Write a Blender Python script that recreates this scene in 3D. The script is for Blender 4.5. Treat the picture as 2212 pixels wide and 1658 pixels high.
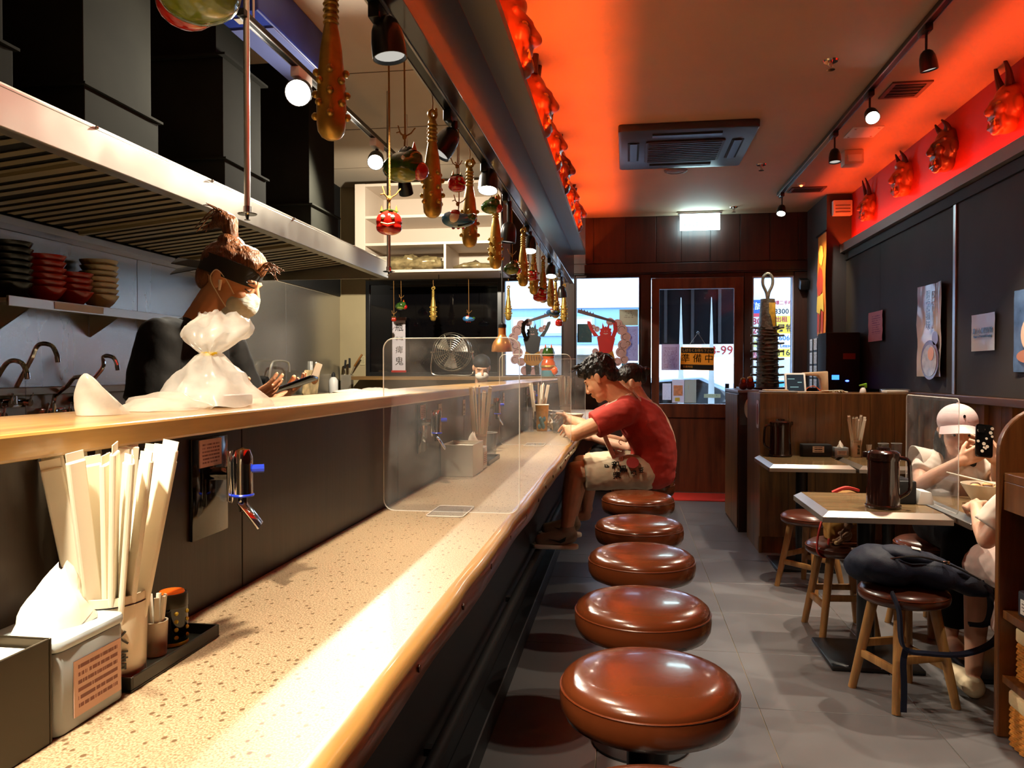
import bpy, bmesh, math, random
from mathutils import Vector, Matrix, Quaternion, noise
random.seed(7)
for _o in list(bpy.data.objects):
    bpy.data.objects.remove(_o)
SC = bpy.context.scene
COL = SC.collection
PI = math.pi

# ------------------------------------------------------------------ camera
_cd = bpy.data.cameras.new('camera')
_cd.sensor_width = 36.0
_cd.lens = 36.0 * 1680.0 / 2212.0
_cd.clip_start = 0.03
CAM = bpy.data.objects.new('camera', _cd)
COL.objects.link(CAM)
CAM.location = (0, 0, 1.28)
CAM.rotation_euler = (math.radians(90 - 0.877), 0, math.radians(8.43))
SC.camera = CAM

# ------------------------------------------------------------------ world: bright overcast sky over the street
_w = bpy.data.worlds.new('sky')
SC.world = _w
_w.use_nodes = True
_bg = _w.node_tree.nodes['Background']
_bg.inputs[0].default_value = (0.62, 0.80, 1.0, 1)
_bg.inputs[1].default_value = 8.0

SC.view_settings.view_transform = 'Standard'
SC.view_settings.look = 'None'
SC.view_settings.exposure = 0.0
SC.view_settings.gamma = 1.0
SC.view_settings.use_curve_mapping = False
SC.cycles.use_denoising = True
SC.cycles.max_bounces = 5
SC.cycles.diffuse_bounces = 3
SC.cycles.glossy_bounces = 3
SC.cycles.transparent_max_bounces = 12
SC.cycles.use_adaptive_sampling = True
SC.cycles.adaptive_threshold = 0.045
SC.cycles.sample_clamp_indirect = 6.0
SC.cycles.caustics_reflective = False
SC.cycles.caustics_refractive = False

WARM = (1.0, 0.83, 0.60)
COOL = (0.93, 0.96, 1.0)
E_COUNTER = 66.0     # counter track spots
E_ROOM = 125.0
E_KITCHEN = 260.0
E_LED = 300.0

# ------------------------------------------------------------------ materials
def C(r, g, b):
    def f(c):
        c /= 255.0
        return c / 12.92 if c <= 0.04045 else ((c + 0.055) / 1.055) ** 2.4
    return (f(r), f(g), f(b), 1.0)

_mats = {}
def mat(name, col=(128, 128, 128), rough=0.5, metal=0.0, spec=0.5, vary=0.0, vscale=6.0, bump=0.0, bscale=40.0,
        emit=0.0, ecol=None, coat=0.0, stretch=(1, 1, 1), rvary=0.0, sss=0.0, sheen=0.0):
    if name in _mats:
        return _mats[name]
    m = bpy.data.materials.new(name)
    m.use_nodes = True
    nt = m.node_tree
    b = nt.nodes['Principled BSDF']
    c = C(*col)
    b.inputs['Base Color'].default_value = c
    b.inputs['Roughness'].default_value = rough
    b.inputs['Metallic'].default_value = metal
    b.inputs['Specular IOR Level'].default_value = spec
    b.inputs['Coat Weight'].default_value = coat
    b.inputs['Coat Roughness'].default_value = 0.08
    if sheen:
        b.inputs['Sheen Weight'].default_value = sheen
    if sss:
        b.inputs['Subsurface Weight'].default_value = sss
        b.inputs['Subsurface Radius'].default_value = (0.012, 0.005, 0.003)
        b.inputs['Subsurface Scale'].default_value = 1.0
    if emit:
        b.inputs['Emission Color'].default_value = C(*(ecol or col))
        b.inputs['Emission Strength'].default_value = emit
    if vary or bump or rvary:
        tc = nt.nodes.new('ShaderNodeTexCoord')
        mp = nt.nodes.new('ShaderNodeMapping')
        mp.inputs['Scale'].default_value = stretch
        nt.links.new(tc.outputs['Object'], mp.inputs[0])
    if vary or rvary:
        n = nt.nodes.new('ShaderNodeTexNoise')
        n.inputs['Scale'].default_value = vscale
        n.inputs['Detail'].default_value = 5
        nt.links.new(mp.outputs[0], n.inputs['Vector'])
    if vary:
        r = nt.nodes.new('ShaderNodeValToRGB')
        r.color_ramp.elements[0].position = 0.3
        r.color_ramp.elements[1].position = 0.7
        r.color_ramp.elements[0].color = tuple(max(0, v * (1 - vary)) for v in c[:3]) + (1,)
        r.color_ramp.elements[1].color = tuple(min(1, v * (1 + vary)) for v in c[:3]) + (1,)
        nt.links.new(n.outputs[0], r.inputs[0])
        nt.links.new(r.outputs[0], b.inputs['Base Color'])
    if rvary:
        mr = nt.nodes.new('ShaderNodeMapRange')
        mr.inputs['To Min'].default_value = max(0.02, rough - rvary)
        mr.inputs['To Max'].default_value = min(1, rough + rvary)
        nt.links.new(n.outputs[0], mr.inputs[0])
        nt.links.new(mr.outputs[0], b.inputs['Roughness'])
    if bump:
        n2 = nt.nodes.new('ShaderNodeTexNoise')
        n2.inputs['Scale'].default_value = bscale
        n2.inputs['Detail'].default_value = 4
        nt.links.new(mp.outputs[0], n2.inputs['Vector'])
        bp = nt.nodes.new('ShaderNodeBump')
        bp.inputs['Strength'].default_value = bump
        bp.inputs['Distance'].default_value = 0.01
        nt.links.new(n2.outputs[0], bp.inputs['Height'])
        nt.links.new(bp.outputs[0], b.inputs['Normal'])
    _mats[name] = m
    return m

def wood(name, dark, light, axis='Z', scale=9.0, rough=0.4, coat=0.2, spec=0.5):
    if name in _mats:
        return _mats[name]
    m = mat(name, light, rough=rough, coat=coat, spec=spec)
    nt = m.node_tree
    b = nt.nodes['Principled BSDF']
    tc = nt.nodes.new('ShaderNodeTexCoord')
    mp = nt.nodes.new('ShaderNodeMapping')
    s = {'X': (0.07, 1, 1), 'Y': (1, 0.07, 1), 'Z': (1, 1, 0.07)}[axis]
    mp.inputs['Scale'].default_value = s
    nt.links.new(tc.outputs['Object'], mp.inputs[0])
    n = nt.nodes.new('ShaderNodeTexNoise')
    n.inputs['Scale'].default_value = scale * 3
    n.inputs['Detail'].default_value = 8
    n.inputs['Roughness'].default_value = 0.65
    nt.links.new(mp.outputs[0], n.inputs['Vector'])
    r = nt.nodes.new('ShaderNodeValToRGB')
    r.color_ramp.elements[0].position = 0.32
    r.color_ramp.elements[1].position = 0.68
    r.color_ramp.elements[0].color = C(*dark)
    r.color_ramp.elements[1].color = C(*light)
    nt.links.new(n.outputs[0], r.inputs[0])
    nt.links.new(r.outputs[0], b.inputs['Base Color'])
    bp = nt.nodes.new('ShaderNodeBump')
    bp.inputs['Strength'].default_value = 0.12
    bp.inputs['Distance'].default_value = 0.004
    nt.links.new(n.outputs[0], bp.inputs['Height'])
    nt.links.new(bp.outputs[0], b.inputs['Normal'])
    return m

def clear(name, tint=(255, 255, 255), gloss=0.10, haze=0.0, hazecol=(220, 225, 230), rough=0.02, scratch=0.0):
    """thin clear sheet: straight-through transparency, fresnel gloss and a little surface haze"""
    if name in _mats:
        return _mats[name]
    m = bpy.data.materials.new(name)
    m.use_nodes = True
    nt = m.node_tree
    for n in list(nt.nodes):
        nt.nodes.remove(n)
    out = nt.nodes.new('ShaderNodeOutputMaterial')
    tr = nt.nodes.new('ShaderNodeBsdfTransparent')
    tr.inputs[0].default_value = C(*tint)
    gl = nt.nodes.new('ShaderNodeBsdfGlossy')
    gl.inputs['Roughness'].default_value = rough
    fr = nt.nodes.new('ShaderNodeFresnel')
    fr.inputs[0].default_value = 1.45
    ma = nt.nodes.new('ShaderNodeMath')
    ma.operation = 'MULTIPLY'
    ma.inputs[1].default_value = gloss * 10
    ma.use_clamp = True
    nt.links.new(fr.outputs[0], ma.inputs[0])
    mn = nt.nodes.new('ShaderNodeMath')
    mn.operation = 'MINIMUM'
    mn.inputs[1].default_value = 0.16
    nt.links.new(ma.outputs[0], mn.inputs[0])
    mx = nt.nodes.new('ShaderNodeMixShader')
    nt.links.new(mn.outputs[0], mx.inputs[0])
    nt.links.new(tr.outputs[0], mx.inputs[1])
    nt.links.new(gl.outputs[0], mx.inputs[2])
    last = mx
    if haze:
        df = nt.nodes.new('ShaderNodeBsdfDiffuse')
        df.inputs[0].default_value = C(*hazecol)
        m2 = nt.nodes.new('ShaderNodeMixShader')
        m2.inputs[0].default_value = haze
        if scratch:
            tc = nt.nodes.new('ShaderNodeTexCoord')
            n = nt.nodes.new('ShaderNodeTexNoise')
            n.inputs['Scale'].default_value = 7
            n.inputs['Detail'].default_value = 6
            nt.links.new(tc.outputs['Object'], n.inputs['Vector'])
            mr = nt.nodes.new('ShaderNodeMapRange')
            mr.inputs['From Min'].default_value = 0.35
            mr.inputs['From Max'].default_value = 0.75
            mr.inputs['To Min'].default_value = haze * 0.5
            mr.inputs['To Max'].default_value = haze + scratch
            nt.links.new(n.outputs[0], mr.inputs[0])
            nt.links.new(mr.outputs[0], m2.inputs[0])
        nt.links.new(mx.outputs[0], m2.inputs[1])
        nt.links.new(df.outputs[0], m2.inputs[2])
        last = m2
    nt.links.new(last.outputs[0], out.inputs[0])
    _mats[name] = m
    return m

def printed(name, paper, ink, axes='YZ', pitch=0.02, fill=0.55, rough=0.6, u=(0, 1), v=(0, 1), thin=0.0):
    """paper with rows of fine print; u, v are the printed span in generated coordinates"""
    if name in _mats:
        return _mats[name]
    m = mat(name, paper, rough=rough)
    nt = m.node_tree
    b = nt.nodes['Principled BSDF']
    tc = nt.nodes.new('ShaderNodeTexCoord')
    sp = nt.nodes.new('ShaderNodeSeparateXYZ')
    nt.links.new(tc.outputs['Generated'], sp.inputs[0])
    A = {'X': 0, 'Y': 1, 'Z': 2}
    U, V = sp.outputs[A[axes[0]]], sp.outputs[A[axes[1]]]
    def mth(op, a, bb):
        n = nt.nodes.new('ShaderNodeMath')
        n.operation = op
        for i, q in enumerate((a, bb)):
            if q is None:
                continue
            if isinstance(q, (int, float)):
                n.inputs[i].default_value = q
            else:
                nt.links.new(q, n.inputs[i])
        return n.outputs[0]
    row = mth('LESS_THAN', mth('FRACT', mth('DIVIDE', V, pitch), None), 0.5)
    nz = nt.nodes.new('ShaderNodeTexNoise')
    nz.inputs['Scale'].default_value = 1.0
    nz.inputs['Detail'].default_value = 0
    cb = nt.nodes.new('ShaderNodeCombineXYZ')
    nt.links.new(mth('MULTIPLY', U, 46.0), cb.inputs[0])
    nt.links.new(mth('MULTIPLY', mth('FLOOR', mth('DIVIDE', V, pitch), None), 7.3), cb.inputs[1])
    nt.links.new(cb.outputs[0], nz.inputs['Vector'])
    w = mth('LESS_THAN', nz.outputs[0], fill)
    k = mth('MULTIPLY', row, w)
    for q, lo, hi in ((U, *u), (V, *v)):
        k = mth('MULTIPLY', k, mth('GREATER_THAN', q, lo))
        k = mth('MULTIPLY', k, mth('LESS_THAN', q, hi))
    mx = nt.nodes.new('ShaderNodeMix')
    mx.data_type = 'RGBA'
    nt.links.new(k, mx.inputs[0])
    mx.inputs[6].default_value = C(*paper)
    mx.inputs[7].default_value = C(*ink)
    nt.links.new(mx.outputs[2], b.inputs['Base Color'])
    if thin:
        backlit(m, thin, mx.outputs[2])
    return m

def backlit(m, k, src=None):
    """thin paper, vinyl or plastic that lets daylight through"""
    nt = m.node_tree; b = nt.nodes['Principled BSDF']
    if any(n.type == 'BSDF_TRANSLUCENT' for n in nt.nodes):
        return m
    t = nt.nodes.new('ShaderNodeBsdfTranslucent')
    if src is not None: nt.links.new(src, t.inputs[0])
    else: t.inputs[0].default_value = b.inputs['Base Color'].default_value
    x = nt.nodes.new('ShaderNodeMixShader'); x.inputs[0].default_value = k
    nt.links.new(b.outputs[0], x.inputs[1]); nt.links.new(t.outputs[0], x.inputs[2])
    nt.links.new(x.outputs[0], nt.nodes['Material Output'].inputs[0])
    return m

def glow(name, col, strength):
    if name in _mats:
        return _mats[name]
    m = bpy.data.materials.new(name)
    m.use_nodes = True
    nt = m.node_tree
    nt.nodes.remove(nt.nodes['Principled BSDF'])
    e = nt.nodes.new('ShaderNodeEmission')
    e.inputs[0].default_value = (*col, 1)
    e.inputs[1].default_value = strength
    if 'led' not in name and 'exit_light' not in name:
        m.cycles.emission_sampling = 'NONE'
    nt.links.new(e.outputs[0], nt.nodes['Material Output'].inputs[0])
    _mats[name] = m
    return m

# ------------------------------------------------------------------ geometry helpers
def frame(d, up=(0, 0, 1)):
    """3x3 matrix whose columns are x = d, y = left, z = up-ish"""
    d = Vector(d).normalized()
    y = Vector(up).cross(d)
    if y.length < 1e-5:
        y = Vector((0, 1, 0)).cross(d)
    y.normalize()
    return Matrix((d, y, d.cross(y))).transposed()

class MB:
    def __init__(self):
        self.v = []; self.f = []; self.mi = []; self.m = 0
    def add(self, vs, fs, M=None, c=None):
        k = len(self.v)
        for p in vs:
            p = Vector(p)
            if M is not None:
                p = M @ p
            if c is not None:
                p = p + Vector(c)
            self.v.append(p)
        for f in fs:
            self.f.append([i + k for i in f]); self.mi.append(self.m)
        return self
    def box(self, x0, x1, y0, y1, z0, z1, M=None, c=None):
        return self.add([(x0, y0, z0), (x1, y0, z0), (x1, y1, z0), (x0, y1, z0), (x0, y0, z1), (x1, y0, z1), (x1, y1, z1), (x0, y1, z1)],
                        [(0, 3, 2, 1), (4, 5, 6, 7), (0, 1, 5, 4), (1, 2, 6, 5), (2, 3, 7, 6), (3, 0, 4, 7)], M, c)
    def boxc(self, c, s, M=None):
        a, b, d = s[0] / 2, s[1] / 2, s[2] / 2
        return self.box(-a, a, -b, b, -d, d, M, c)
    def beam(self, p0, p1, w, h, up=(0, 0, 1)):
        p0, p1 = Vector(p0), Vector(p1)
        F = frame(p1 - p0, up); L = (p1 - p0).length
        return self.box(0, L, -w / 2, w / 2, -h / 2, h / 2, F, p0)
    def cyl(self, p0, p1, r0, r1=None, n=16, caps=True):
        r1 = r0 if r1 is None else r1
        p0, p1 = Vector(p0), Vector(p1)
        F = frame(p1 - p0)
        vs = []
        for p, r in ((p0, r0), (p1, r1)):
            for i in range(n):
                a = 2 * PI * i / n
                vs.append(p + F @ Vector((0, r * math.cos(a), r * math.sin(a))))
        fs = [(i, (i + 1) % n, n + (i + 1) % n, n + i) for i in range(n)]
        if caps:
            fs += [tuple(reversed(range(n))), tuple(range(n, 2 * n))]
        return self.add(vs, fs)
    def lathe(self, prof, c=(0, 0, 0), n=28, M=None, sx=1, sy=1, close=False):
        vs = []; fs = []; rings = []
        for r, z in prof:
            if r < 1e-6:
                rings.append([len(vs)]); vs.append((0, 0, z))
            else:
                rings.append(list(range(len(vs), len(vs) + n)))
                for i in range(n):
                    a = 2 * PI * i / n
                    vs.append((r * math.cos(a) * sx, r * math.sin(a) * sy, z))
        seq = list(zip(rings, rings[1:]))
        if close:
            seq.append((rings[-1], rings[0]))
        for A, B in seq:
            for i in range(n):
                j = (i + 1) % n
                if len(A) == 1 and len(B) == 1: continue
                if len(A) == 1: fs.append((A[0], B[j], B[i]))
                elif len(B) == 1: fs.append((A[i], A[j], B[0]))
                else: fs.append((A[i], A[j], B[j], B[i]))
        return self.add(vs, fs, M, c)
    def ell(self, c, r, M=None, n=16, m=10):
        prof = [(math.sin(PI * i / m), -math.cos(PI * i / m)) for i in range(m + 1)]
        prof[0] = (0, -1); prof[-1] = (0, 1)
        S = Matrix.Diagonal(Vector(r))
        return self.lathe(prof, c, n, (M @ S) if M is not None else S)
    def cap(self, p0, p1, r0, r1=None, n=14):
        r1 = r0 if r1 is None else r1
        self.ell(p0, (r0,) * 3, None, n, 8); self.ell(p1, (r1,) * 3, None, n, 8)
        if (Vector(p1) - Vector(p0)).length > 1e-5:
            self.cyl(p0, p1, r0, r1, n)
        return self
    def chain(self, pts, rs, n=14):
        for (a, b, r, s) in zip(pts, pts[1:], rs, rs[1:]):
            self.cap(a, b, r, s, n)
        return self
    def tube(self, pts, r, n=8, closed=False, caps=True):
        pts = [Vector(p) for p in pts]; N = len(pts)
        rs = r if isinstance(r, (list, tuple)) else [r] * N
        vs = []; up = None
        for i, p in enumerate(pts):
            if closed: t = pts[(i + 1) % N] - pts[i - 1]
            else: t = pts[min(i + 1, N - 1)] - pts[max(i - 1, 0)]
            t.normalize()
            if up is None:
                up = Vector((0, 0, 1)) if abs(t.z) < 0.9 else Vector((0, 1, 0))
            s = up.cross(t).normalized(); u = t.cross(s); up = u
            for k in range(n):
                a = 2 * PI * k / n
                vs.append(p + (s * math.cos(a) + u * math.sin(a)) * rs[i])
        fs = []
        for i in range(N if closed else N - 1):
            for k in range(n):
                a, b = i * n, ((i + 1) % N) * n
                fs.append((a + k, a + (k + 1) % n, b + (k + 1) % n, b + k))
        if caps and not closed:
            fs += [tuple(reversed(range(n))), tuple(range((N - 1) * n, N * n))]
        return self.add(vs, fs)
    def torus(self, c, R, r, axis=(0, 0, 1), n=28, k=8, sx=1.0, sy=1.0):
        F = frame(axis)
        pts = [Vector(c) + F @ Vector((0, R * math.cos(2 * PI * i / n) * sx, R * math.sin(2 * PI * i / n) * sy)) for i in range(n)]
        return self.tube(pts, r, k, closed=True)
    def prism(self, poly, d0, d1, axis='Z', M=None, c=None):
        """extrude a polygon given in the plane normal to axis"""
        n = len(poly)
        def w(a, b, d):
            return {'Z': (a, b, d), 'Y': (a, d, b), 'X': (d, a, b)}[axis]
        vs = [w(a, b, d0) for a, b in poly] + [w(a, b, d1) for a, b in poly]
        fs = [tuple(range(n)), tuple(reversed(range(n, 2 * n)))] + [(i, n + i, n + (i + 1) % n, (i + 1) % n) for i in range(n)]
        return self.add(vs, fs, M, c)
    def loft(self, rings, closed_ends=True):
        n = len(rings[0]); vs = [p for r in rings for p in r]; fs = []
        for i in range(len(rings) - 1):
            for k in range(n):
                fs.append((i * n + k, i * n + (k + 1) % n, (i + 1) * n + (k + 1) % n, (i + 1) * n + k))
        if closed_ends:
            fs += [tuple(reversed(range(n))), tuple(range((len(rings) - 1) * n, len(rings) * n))]
        return self.add(vs, fs)
    def sheet(self, rows, thick=0.0):
        """grid of points -> surface, with a back side when thick"""
        R, K = len(rows), len(rows[0])
        P = [[Vector(p) for p in r] for r in rows]
        N = []
        for i in range(R):
            for k in range(K):
                a = P[min(i + 1, R - 1)][k] - P[max(i - 1, 0)][k]
                b = P[i][min(k + 1, K - 1)] - P[i][max(k - 1, 0)]
                N.append(a.cross(b).normalized())
        vs = [p for r in P for p in r]
        fs = [(i * K + k, i * K + k + 1, (i + 1) * K + k + 1, (i + 1) * K + k) for i in range(R - 1) for k in range(K - 1)]
        if thick:
            o = len(vs)
            vs = vs + [p + N[i] * thick for i, p in enumerate(vs)]
            fs = [tuple(reversed(f)) for f in fs] + [tuple(i + o for i in f) for f in fs]
            edge = [(0, k) for k in range(K)] + [(i, K - 1) for i in range(1, R)] + [(R - 1, k) for k in range(K - 2, -1, -1)] + [(i, 0) for i in range(R - 2, 0, -1)]
            ids = [i * K + k for i, k in edge]
            for a, b in zip(ids, ids[1:] + ids[:1]):
                fs.append((a, b, b + o, a + o))
        return self.add(vs, fs)
    def mesh(self, name, bevel=0.0, smooth=35, seg=2, flip=True):
        me = bpy.data.meshes.new(name)
        bm = bmesh.new()
        vv = [bm.verts.new(p) for p in self.v]
        for f, mi in zip(self.f, self.mi):
            try:
                q = bm.faces.new([vv[i] for i in f]); q.material_index = mi
            except ValueError:
                pass
        if flip:
            bmesh.ops.recalc_face_normals(bm, faces=bm.faces)
        if bevel:
            es = [e for e in bm.edges if len(e.link_faces) == 2 and e.calc_face_angle(0) > math.radians(30)]
            bmesh.ops.bevel(bm, geom=es, offset=bevel, segments=seg, profile=0.5, affect='EDGES', clamp_overlap=True)
        bm.to_mesh(me); bm.free()
        if smooth:
            me.shade_smooth()
            me.set_sharp_from_angle(angle=math.radians(smooth))
        return me
    def build(self, name, m, parent=None, bevel=0.0, smooth=35, loc=None, rot=None, seg=2, W=False, flip=True):
        return link(name, self.mesh(name, bevel, smooth, seg, flip), m, parent, loc, rot, W)
    def grow(self, name, m, parent=None, voxel=0.006, it=4, W=False, wrinkle=0.0, wscale=14.0, loc=None, fac=0.5, ratio=None, wdir=None):
        """fuse the overlapping pieces into one continuous skin"""
        me = self.mesh('tmp', 0, 0)
        o = bpy.data.objects.new('tmp', me); COL.objects.link(o)
        r = o.modifiers.new('r', 'REMESH'); r.mode = 'VOXEL'; r.voxel_size = voxel
        s = o.modifiers.new('s', 'SMOOTH'); s.iterations = it; s.factor = fac
        if ratio:
            d = o.modifiers.new('d', 'DECIMATE'); d.ratio = ratio
        dg = bpy.context.evaluated_depsgraph_get()
        out = bpy.data.meshes.new_from_object(o.evaluated_get(dg))
        bpy.data.objects.remove(o); bpy.data.meshes.remove(me)
        out.name = name
        if wrinkle:
            ns = [v.normal.copy() for v in out.vertices]
            for v, n in zip(out.vertices, ns):
                q = v.co.copy()
                if wdir: q = Vector((q.x * wdir[0], q.y * wdir[1], q.z * wdir[2]))
                k = noise.noise(q * wscale) + 0.5 * noise.noise(q * wscale * 2.3)
                v.co += n * (wrinkle * k)
        out.shade_smooth()
        return link(name, out, m, parent, loc, None, W)

def link(name, me, m, parent=None, loc=None, rot=None, W=False):
    o = bpy.data.objects.new(name, me)
    COL.objects.link(o)
    me.materials.clear()
    for q in (m if isinstance(m, (list, tuple)) else [m]):
        me.materials.append(q)
    if parent is not None:
        o.parent = parent
        if W:
            o.matrix_parent_inverse = Matrix.Translation(parent.location).inverted()
    if loc is not None: o.location = loc
    if rot is not None: o.rotation_euler = rot
    return o

def tag(o, label, cat, group=None):
    o['label'] = label; o['category'] = cat
    if group: o['group'] = group
    return o

def thing(name, label, cat, loc=(0, 0, 0), rot=(0, 0, 0), group=None):
    o = bpy.data.objects.new(name, None); COL.objects.link(o)
    o.empty_display_size = 0.05
    o.location = loc; o.rotation_euler = rot
    return tag(o, label, cat, group)

def struct(o):
    o['kind'] = 'structure'
    return o

def stuff(o):
    o['kind'] = 'stuff'
    return o

def dup(root, loc=None, rot=None, label=None, group=None, scale=None):
    def cp(o, par):
        c = o.copy(); COL.objects.link(c)
        if par is not None:
            c.parent = par
        for ch in list(o.children):
            cp(ch, c)
        return c
    r = cp(root, None)
    if loc is not None: r.location = loc
    if rot is not None: r.rotation_euler = rot
    if scale is not None: r.scale = (scale,) * 3
    if label: r['label'] = label
    if group: r['group'] = group
    return r

def text(name, s, size, m, parent=None, loc=(0, 0, 0), rot=(0, 0, 0), depth=0.0006, W=False, sx=1.0, bold=0.0):
    cu = bpy.data.curves.new(name, 'FONT')
    cu.body = s; cu.size = size; cu.extrude = depth; cu.align_x = 'CENTER'; cu.align_y = 'CENTER'
    cu.resolution_u = 2; cu.offset = bold
    o = bpy.data.objects.new('tmp', cu); COL.objects.link(o)
    dg = bpy.context.evaluated_depsgraph_get()
    me = bpy.data.meshes.new_from_object(o.evaluated_get(dg))
    bpy.data.objects.remove(o)
    if sx != 1.0:
        for v in me.vertices: v.co.x *= sx
    me.name = name
    return link(name, me, m, parent, loc, rot, W)

def light(name, kind, loc, energy, col, parent=None, target=None, size=0.05, angle=60, blend=0.5, W=False):
    l = bpy.data.lights.new(name, kind)
    l.energy = energy; l.color = col
    if kind == 'SPOT':
        l.spot_size = math.radians(angle); l.spot_blend = blend; l.shadow_soft_size = size
    elif kind == 'POINT':
        l.shadow_soft_size = size
    o = bpy.data.objects.new(name, l); COL.objects.link(o)
    if parent is not None:
        o.parent = parent
        if W: o.matrix_parent_inverse = Matrix.Translation(parent.location).inverted()
    o.location = loc
    if target is not None:
        o.rotation_euler = (Vector(target) - Vector(loc)).to_track_quat('-Z', 'Y').to_euler()
    return o

def arc(c, r, a0, a1, n=8):
    return [(c[0] + r * math.cos(a0 + (a1 - a0) * i / n), c[1] + r * math.sin(a0 + (a1 - a0) * i / n)) for i in range(n + 1)]

def rrect(w, h, r, n=5, c=(0, 0)):
    x, y = w / 2 - r, h / 2 - r
    p = []
    for (sx, sy, a) in ((1, 1, 0), (-1, 1, PI / 2), (-1, -1, PI), (1, -1, 1.5 * PI)):
        p += arc((c[0] + sx * x, c[1] + sy * y), r, a, a + PI / 2, n)
    return p

def smooth_path(pts, n=6):
    """Catmull-Rom through the points"""
    P = [Vector(p) for p in pts]; out = []
    for i in range(len(P) - 1):
        a, b, c, d = P[max(i - 1, 0)], P[i], P[i + 1], P[min(i + 2, len(P) - 1)]
        for k in range(n):
            t = k / n
            out.append(0.5 * ((2 * b) + (c - a) * t + (2 * a - 5 * b + 4 * c - d) * t * t + (3 * b - a - 3 * c + d) * t ** 3))
    out.append(P[-1])
    return out
# ================================================================== shared materials
m_ceil = mat('ceiling_paint', (184, 160, 132), 0.75, vary=0.05, vscale=2, bump=0.05, bscale=60)
m_kceil = mat('kitchen_ceiling_paint', (206, 190, 168), 0.7, vary=0.04, vscale=2)
m_red = mat('red_wall_paint', (168, 38, 30), 0.55, bump=0.05, bscale=50)
m_board = mat('dark_wall_board', (50, 45, 40), 0.6, spec=0.15, vary=0.15, vscale=3, bump=0.03, bscale=30)
m_alu = mat('brushed_aluminium', (170, 168, 170), 0.35, metal=0.9)
m_greyp = mat('grey_paint', (122, 118, 114), 0.5)
m_dkgrey = mat('dark_grey_paint', (60, 58, 60), 0.5)
m_fascia = wood('dark_fascia_wood', (34, 12, 12), (52, 20, 18), 'Y', 6, 0.28, 0.4)
m_dwood = wood('dark_red_brown_wood', (32, 14, 10), (60, 30, 20), 'Z', 6, 0.45, 0.1)
m_door = wood('door_wood', (62, 26, 12), (106, 50, 24), 'Z', 5, 0.4, 0.2)
m_wood = wood('desk_wood', (70, 46, 18), (138, 94, 42), 'Z', 7, 0.45, 0.15)
m_steel = mat('stainless_steel', (196, 192, 182), 0.26, metal=0.9, rvary=0.05, vscale=3, bump=0.08, bscale=2.2, stretch=(1, 1, 0.35))
m_steelb = mat('brushed_steel', (206, 200, 186), 0.34, metal=0.85, rvary=0.08, vscale=9)
m_chrome = mat('chrome', (225, 225, 225), 0.08, metal=1.0)
m_black = mat('black_metal', (16, 16, 18), 0.32)
m_blackm = mat('matt_black', (14, 14, 15), 0.7)
m_blackg = mat('black_gloss', (10, 10, 11), 0.08, spec=0.6)
m_white = mat('white_plastic', (232, 230, 224), 0.4)
m_paper = mat('white_paper', (236, 228, 210), 0.8)
m_tile = mat('grey_floor_tile', (100, 97, 98), 0.33, vary=0.10, vscale=3, bump=0.04, bscale=8, rvary=0.08)
m_grout = mat('floor_grout', (168, 156, 134), 0.8)
m_glass = clear('window_glass', (246, 250, 255), 0.07, 0.012, (235, 240, 245))
m_acryl = clear('clear_acrylic', (252, 253, 255), 0.08, 0.032, (232, 232, 232), 0.04, 0.06)
m_tumbler = clear('clear_tumbler', (240, 244, 248), 0.16, 0.05, (235, 240, 245))

# ================================================================== floor
fl = MB().box(-3.4, 2.25, -2.6, 8.55, -0.06, -0.004).build('floor', m_grout, None, 0, 0)
struct(fl)
_xs = [-0.70, -0.10, 0.50, 1.10, 1.70, 2.05]
_ys = [-0.55 + 0.6 * k for k in range(15)] + [8.40]
_tm = {}
for a, b in zip(_xs, _xs[1:]):
    for c, d in zip(_ys, _ys[1:]):
        k = (round(b - a, 3), round(d - c, 3))
        if k not in _tm:
            w, h = (b - a) / 2 - 0.0015, (d - c) / 2 - 0.0015
            _tm[k] = MB().box(-w, w, -h, h, -0.004, 0).mesh('floor_tile', 0.0008, 0, 1)
        link('floor_tile', _tm[k], m_tile, fl, ((a + b) / 2, (c + d) / 2, 0))

# ================================================================== ceilings
ce = MB().box(-0.555, 2.2, -2.6, 8.45, 2.93, 3.0).box(-0.6, -0.555, -2.6, -1.2, 2.93, 3.42).box(-0.6, -0.555, 8.12, 8.45, 2.93, 3.42).build('ceiling', m_ceil, None, 0, 0); struct(ce)
kc = MB().box(-3.35, -0.555, -2.7, 8.45, 3.35, 3.42).build('ceiling', m_kceil, None, 0, 0); struct(kc)
for y in (1.6, 2.8, 4.0, 5.2, 6.4, 7.6):                  # joints between the kitchen ceiling boards
    MB().box(-3.2, -0.6, y, y + 0.008, 3.347, 3.352).build('joint_strip', mat('joint', (120, 104, 84), 0.8), kc, 0, 0)

# ================================================================== back wall (street front)
WY = 8.40
OPEN = [(-2.90, -1.36, 1.235, 2.30), (-1.335, -0.69, 1.235, 2.285), (-0.555, 0.134, 1.24, 2.30), (0.25, 1.20, -1, 2.275), (1.286, 1.70, 1.05, 2.275)]
def wall_grid(name, x0, x1, m):
    xs = sorted({x0, x1} | {v for o in OPEN for v in o[:2] if x0 < v < x1})
    zs = sorted({0.0, 3.42} | {v for o in OPEN for v in o[2:] if 0 < v < 3.42})
    b = MB()
    for a, c in zip(xs, xs[1:]):
        col = []
        for d, e in zip(zs, zs[1:]):
            cx, cz = (a + c) / 2, (d + e) / 2
            if any(o[0] < cx < o[1] and o[2] < cz < o[3] for o in OPEN):
                continue
            if col and col[-1][1] == d: col[-1][1] = e
            else: col.append([d, e])
        for d, e in col:
            b.box(a, c, WY, WY + 0.16, d, e)
    return struct(b.build(name, m, None, 0, 0))
wbk = wall_grid('wall_back', -1.345, 2.2, m_dwood)
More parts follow.
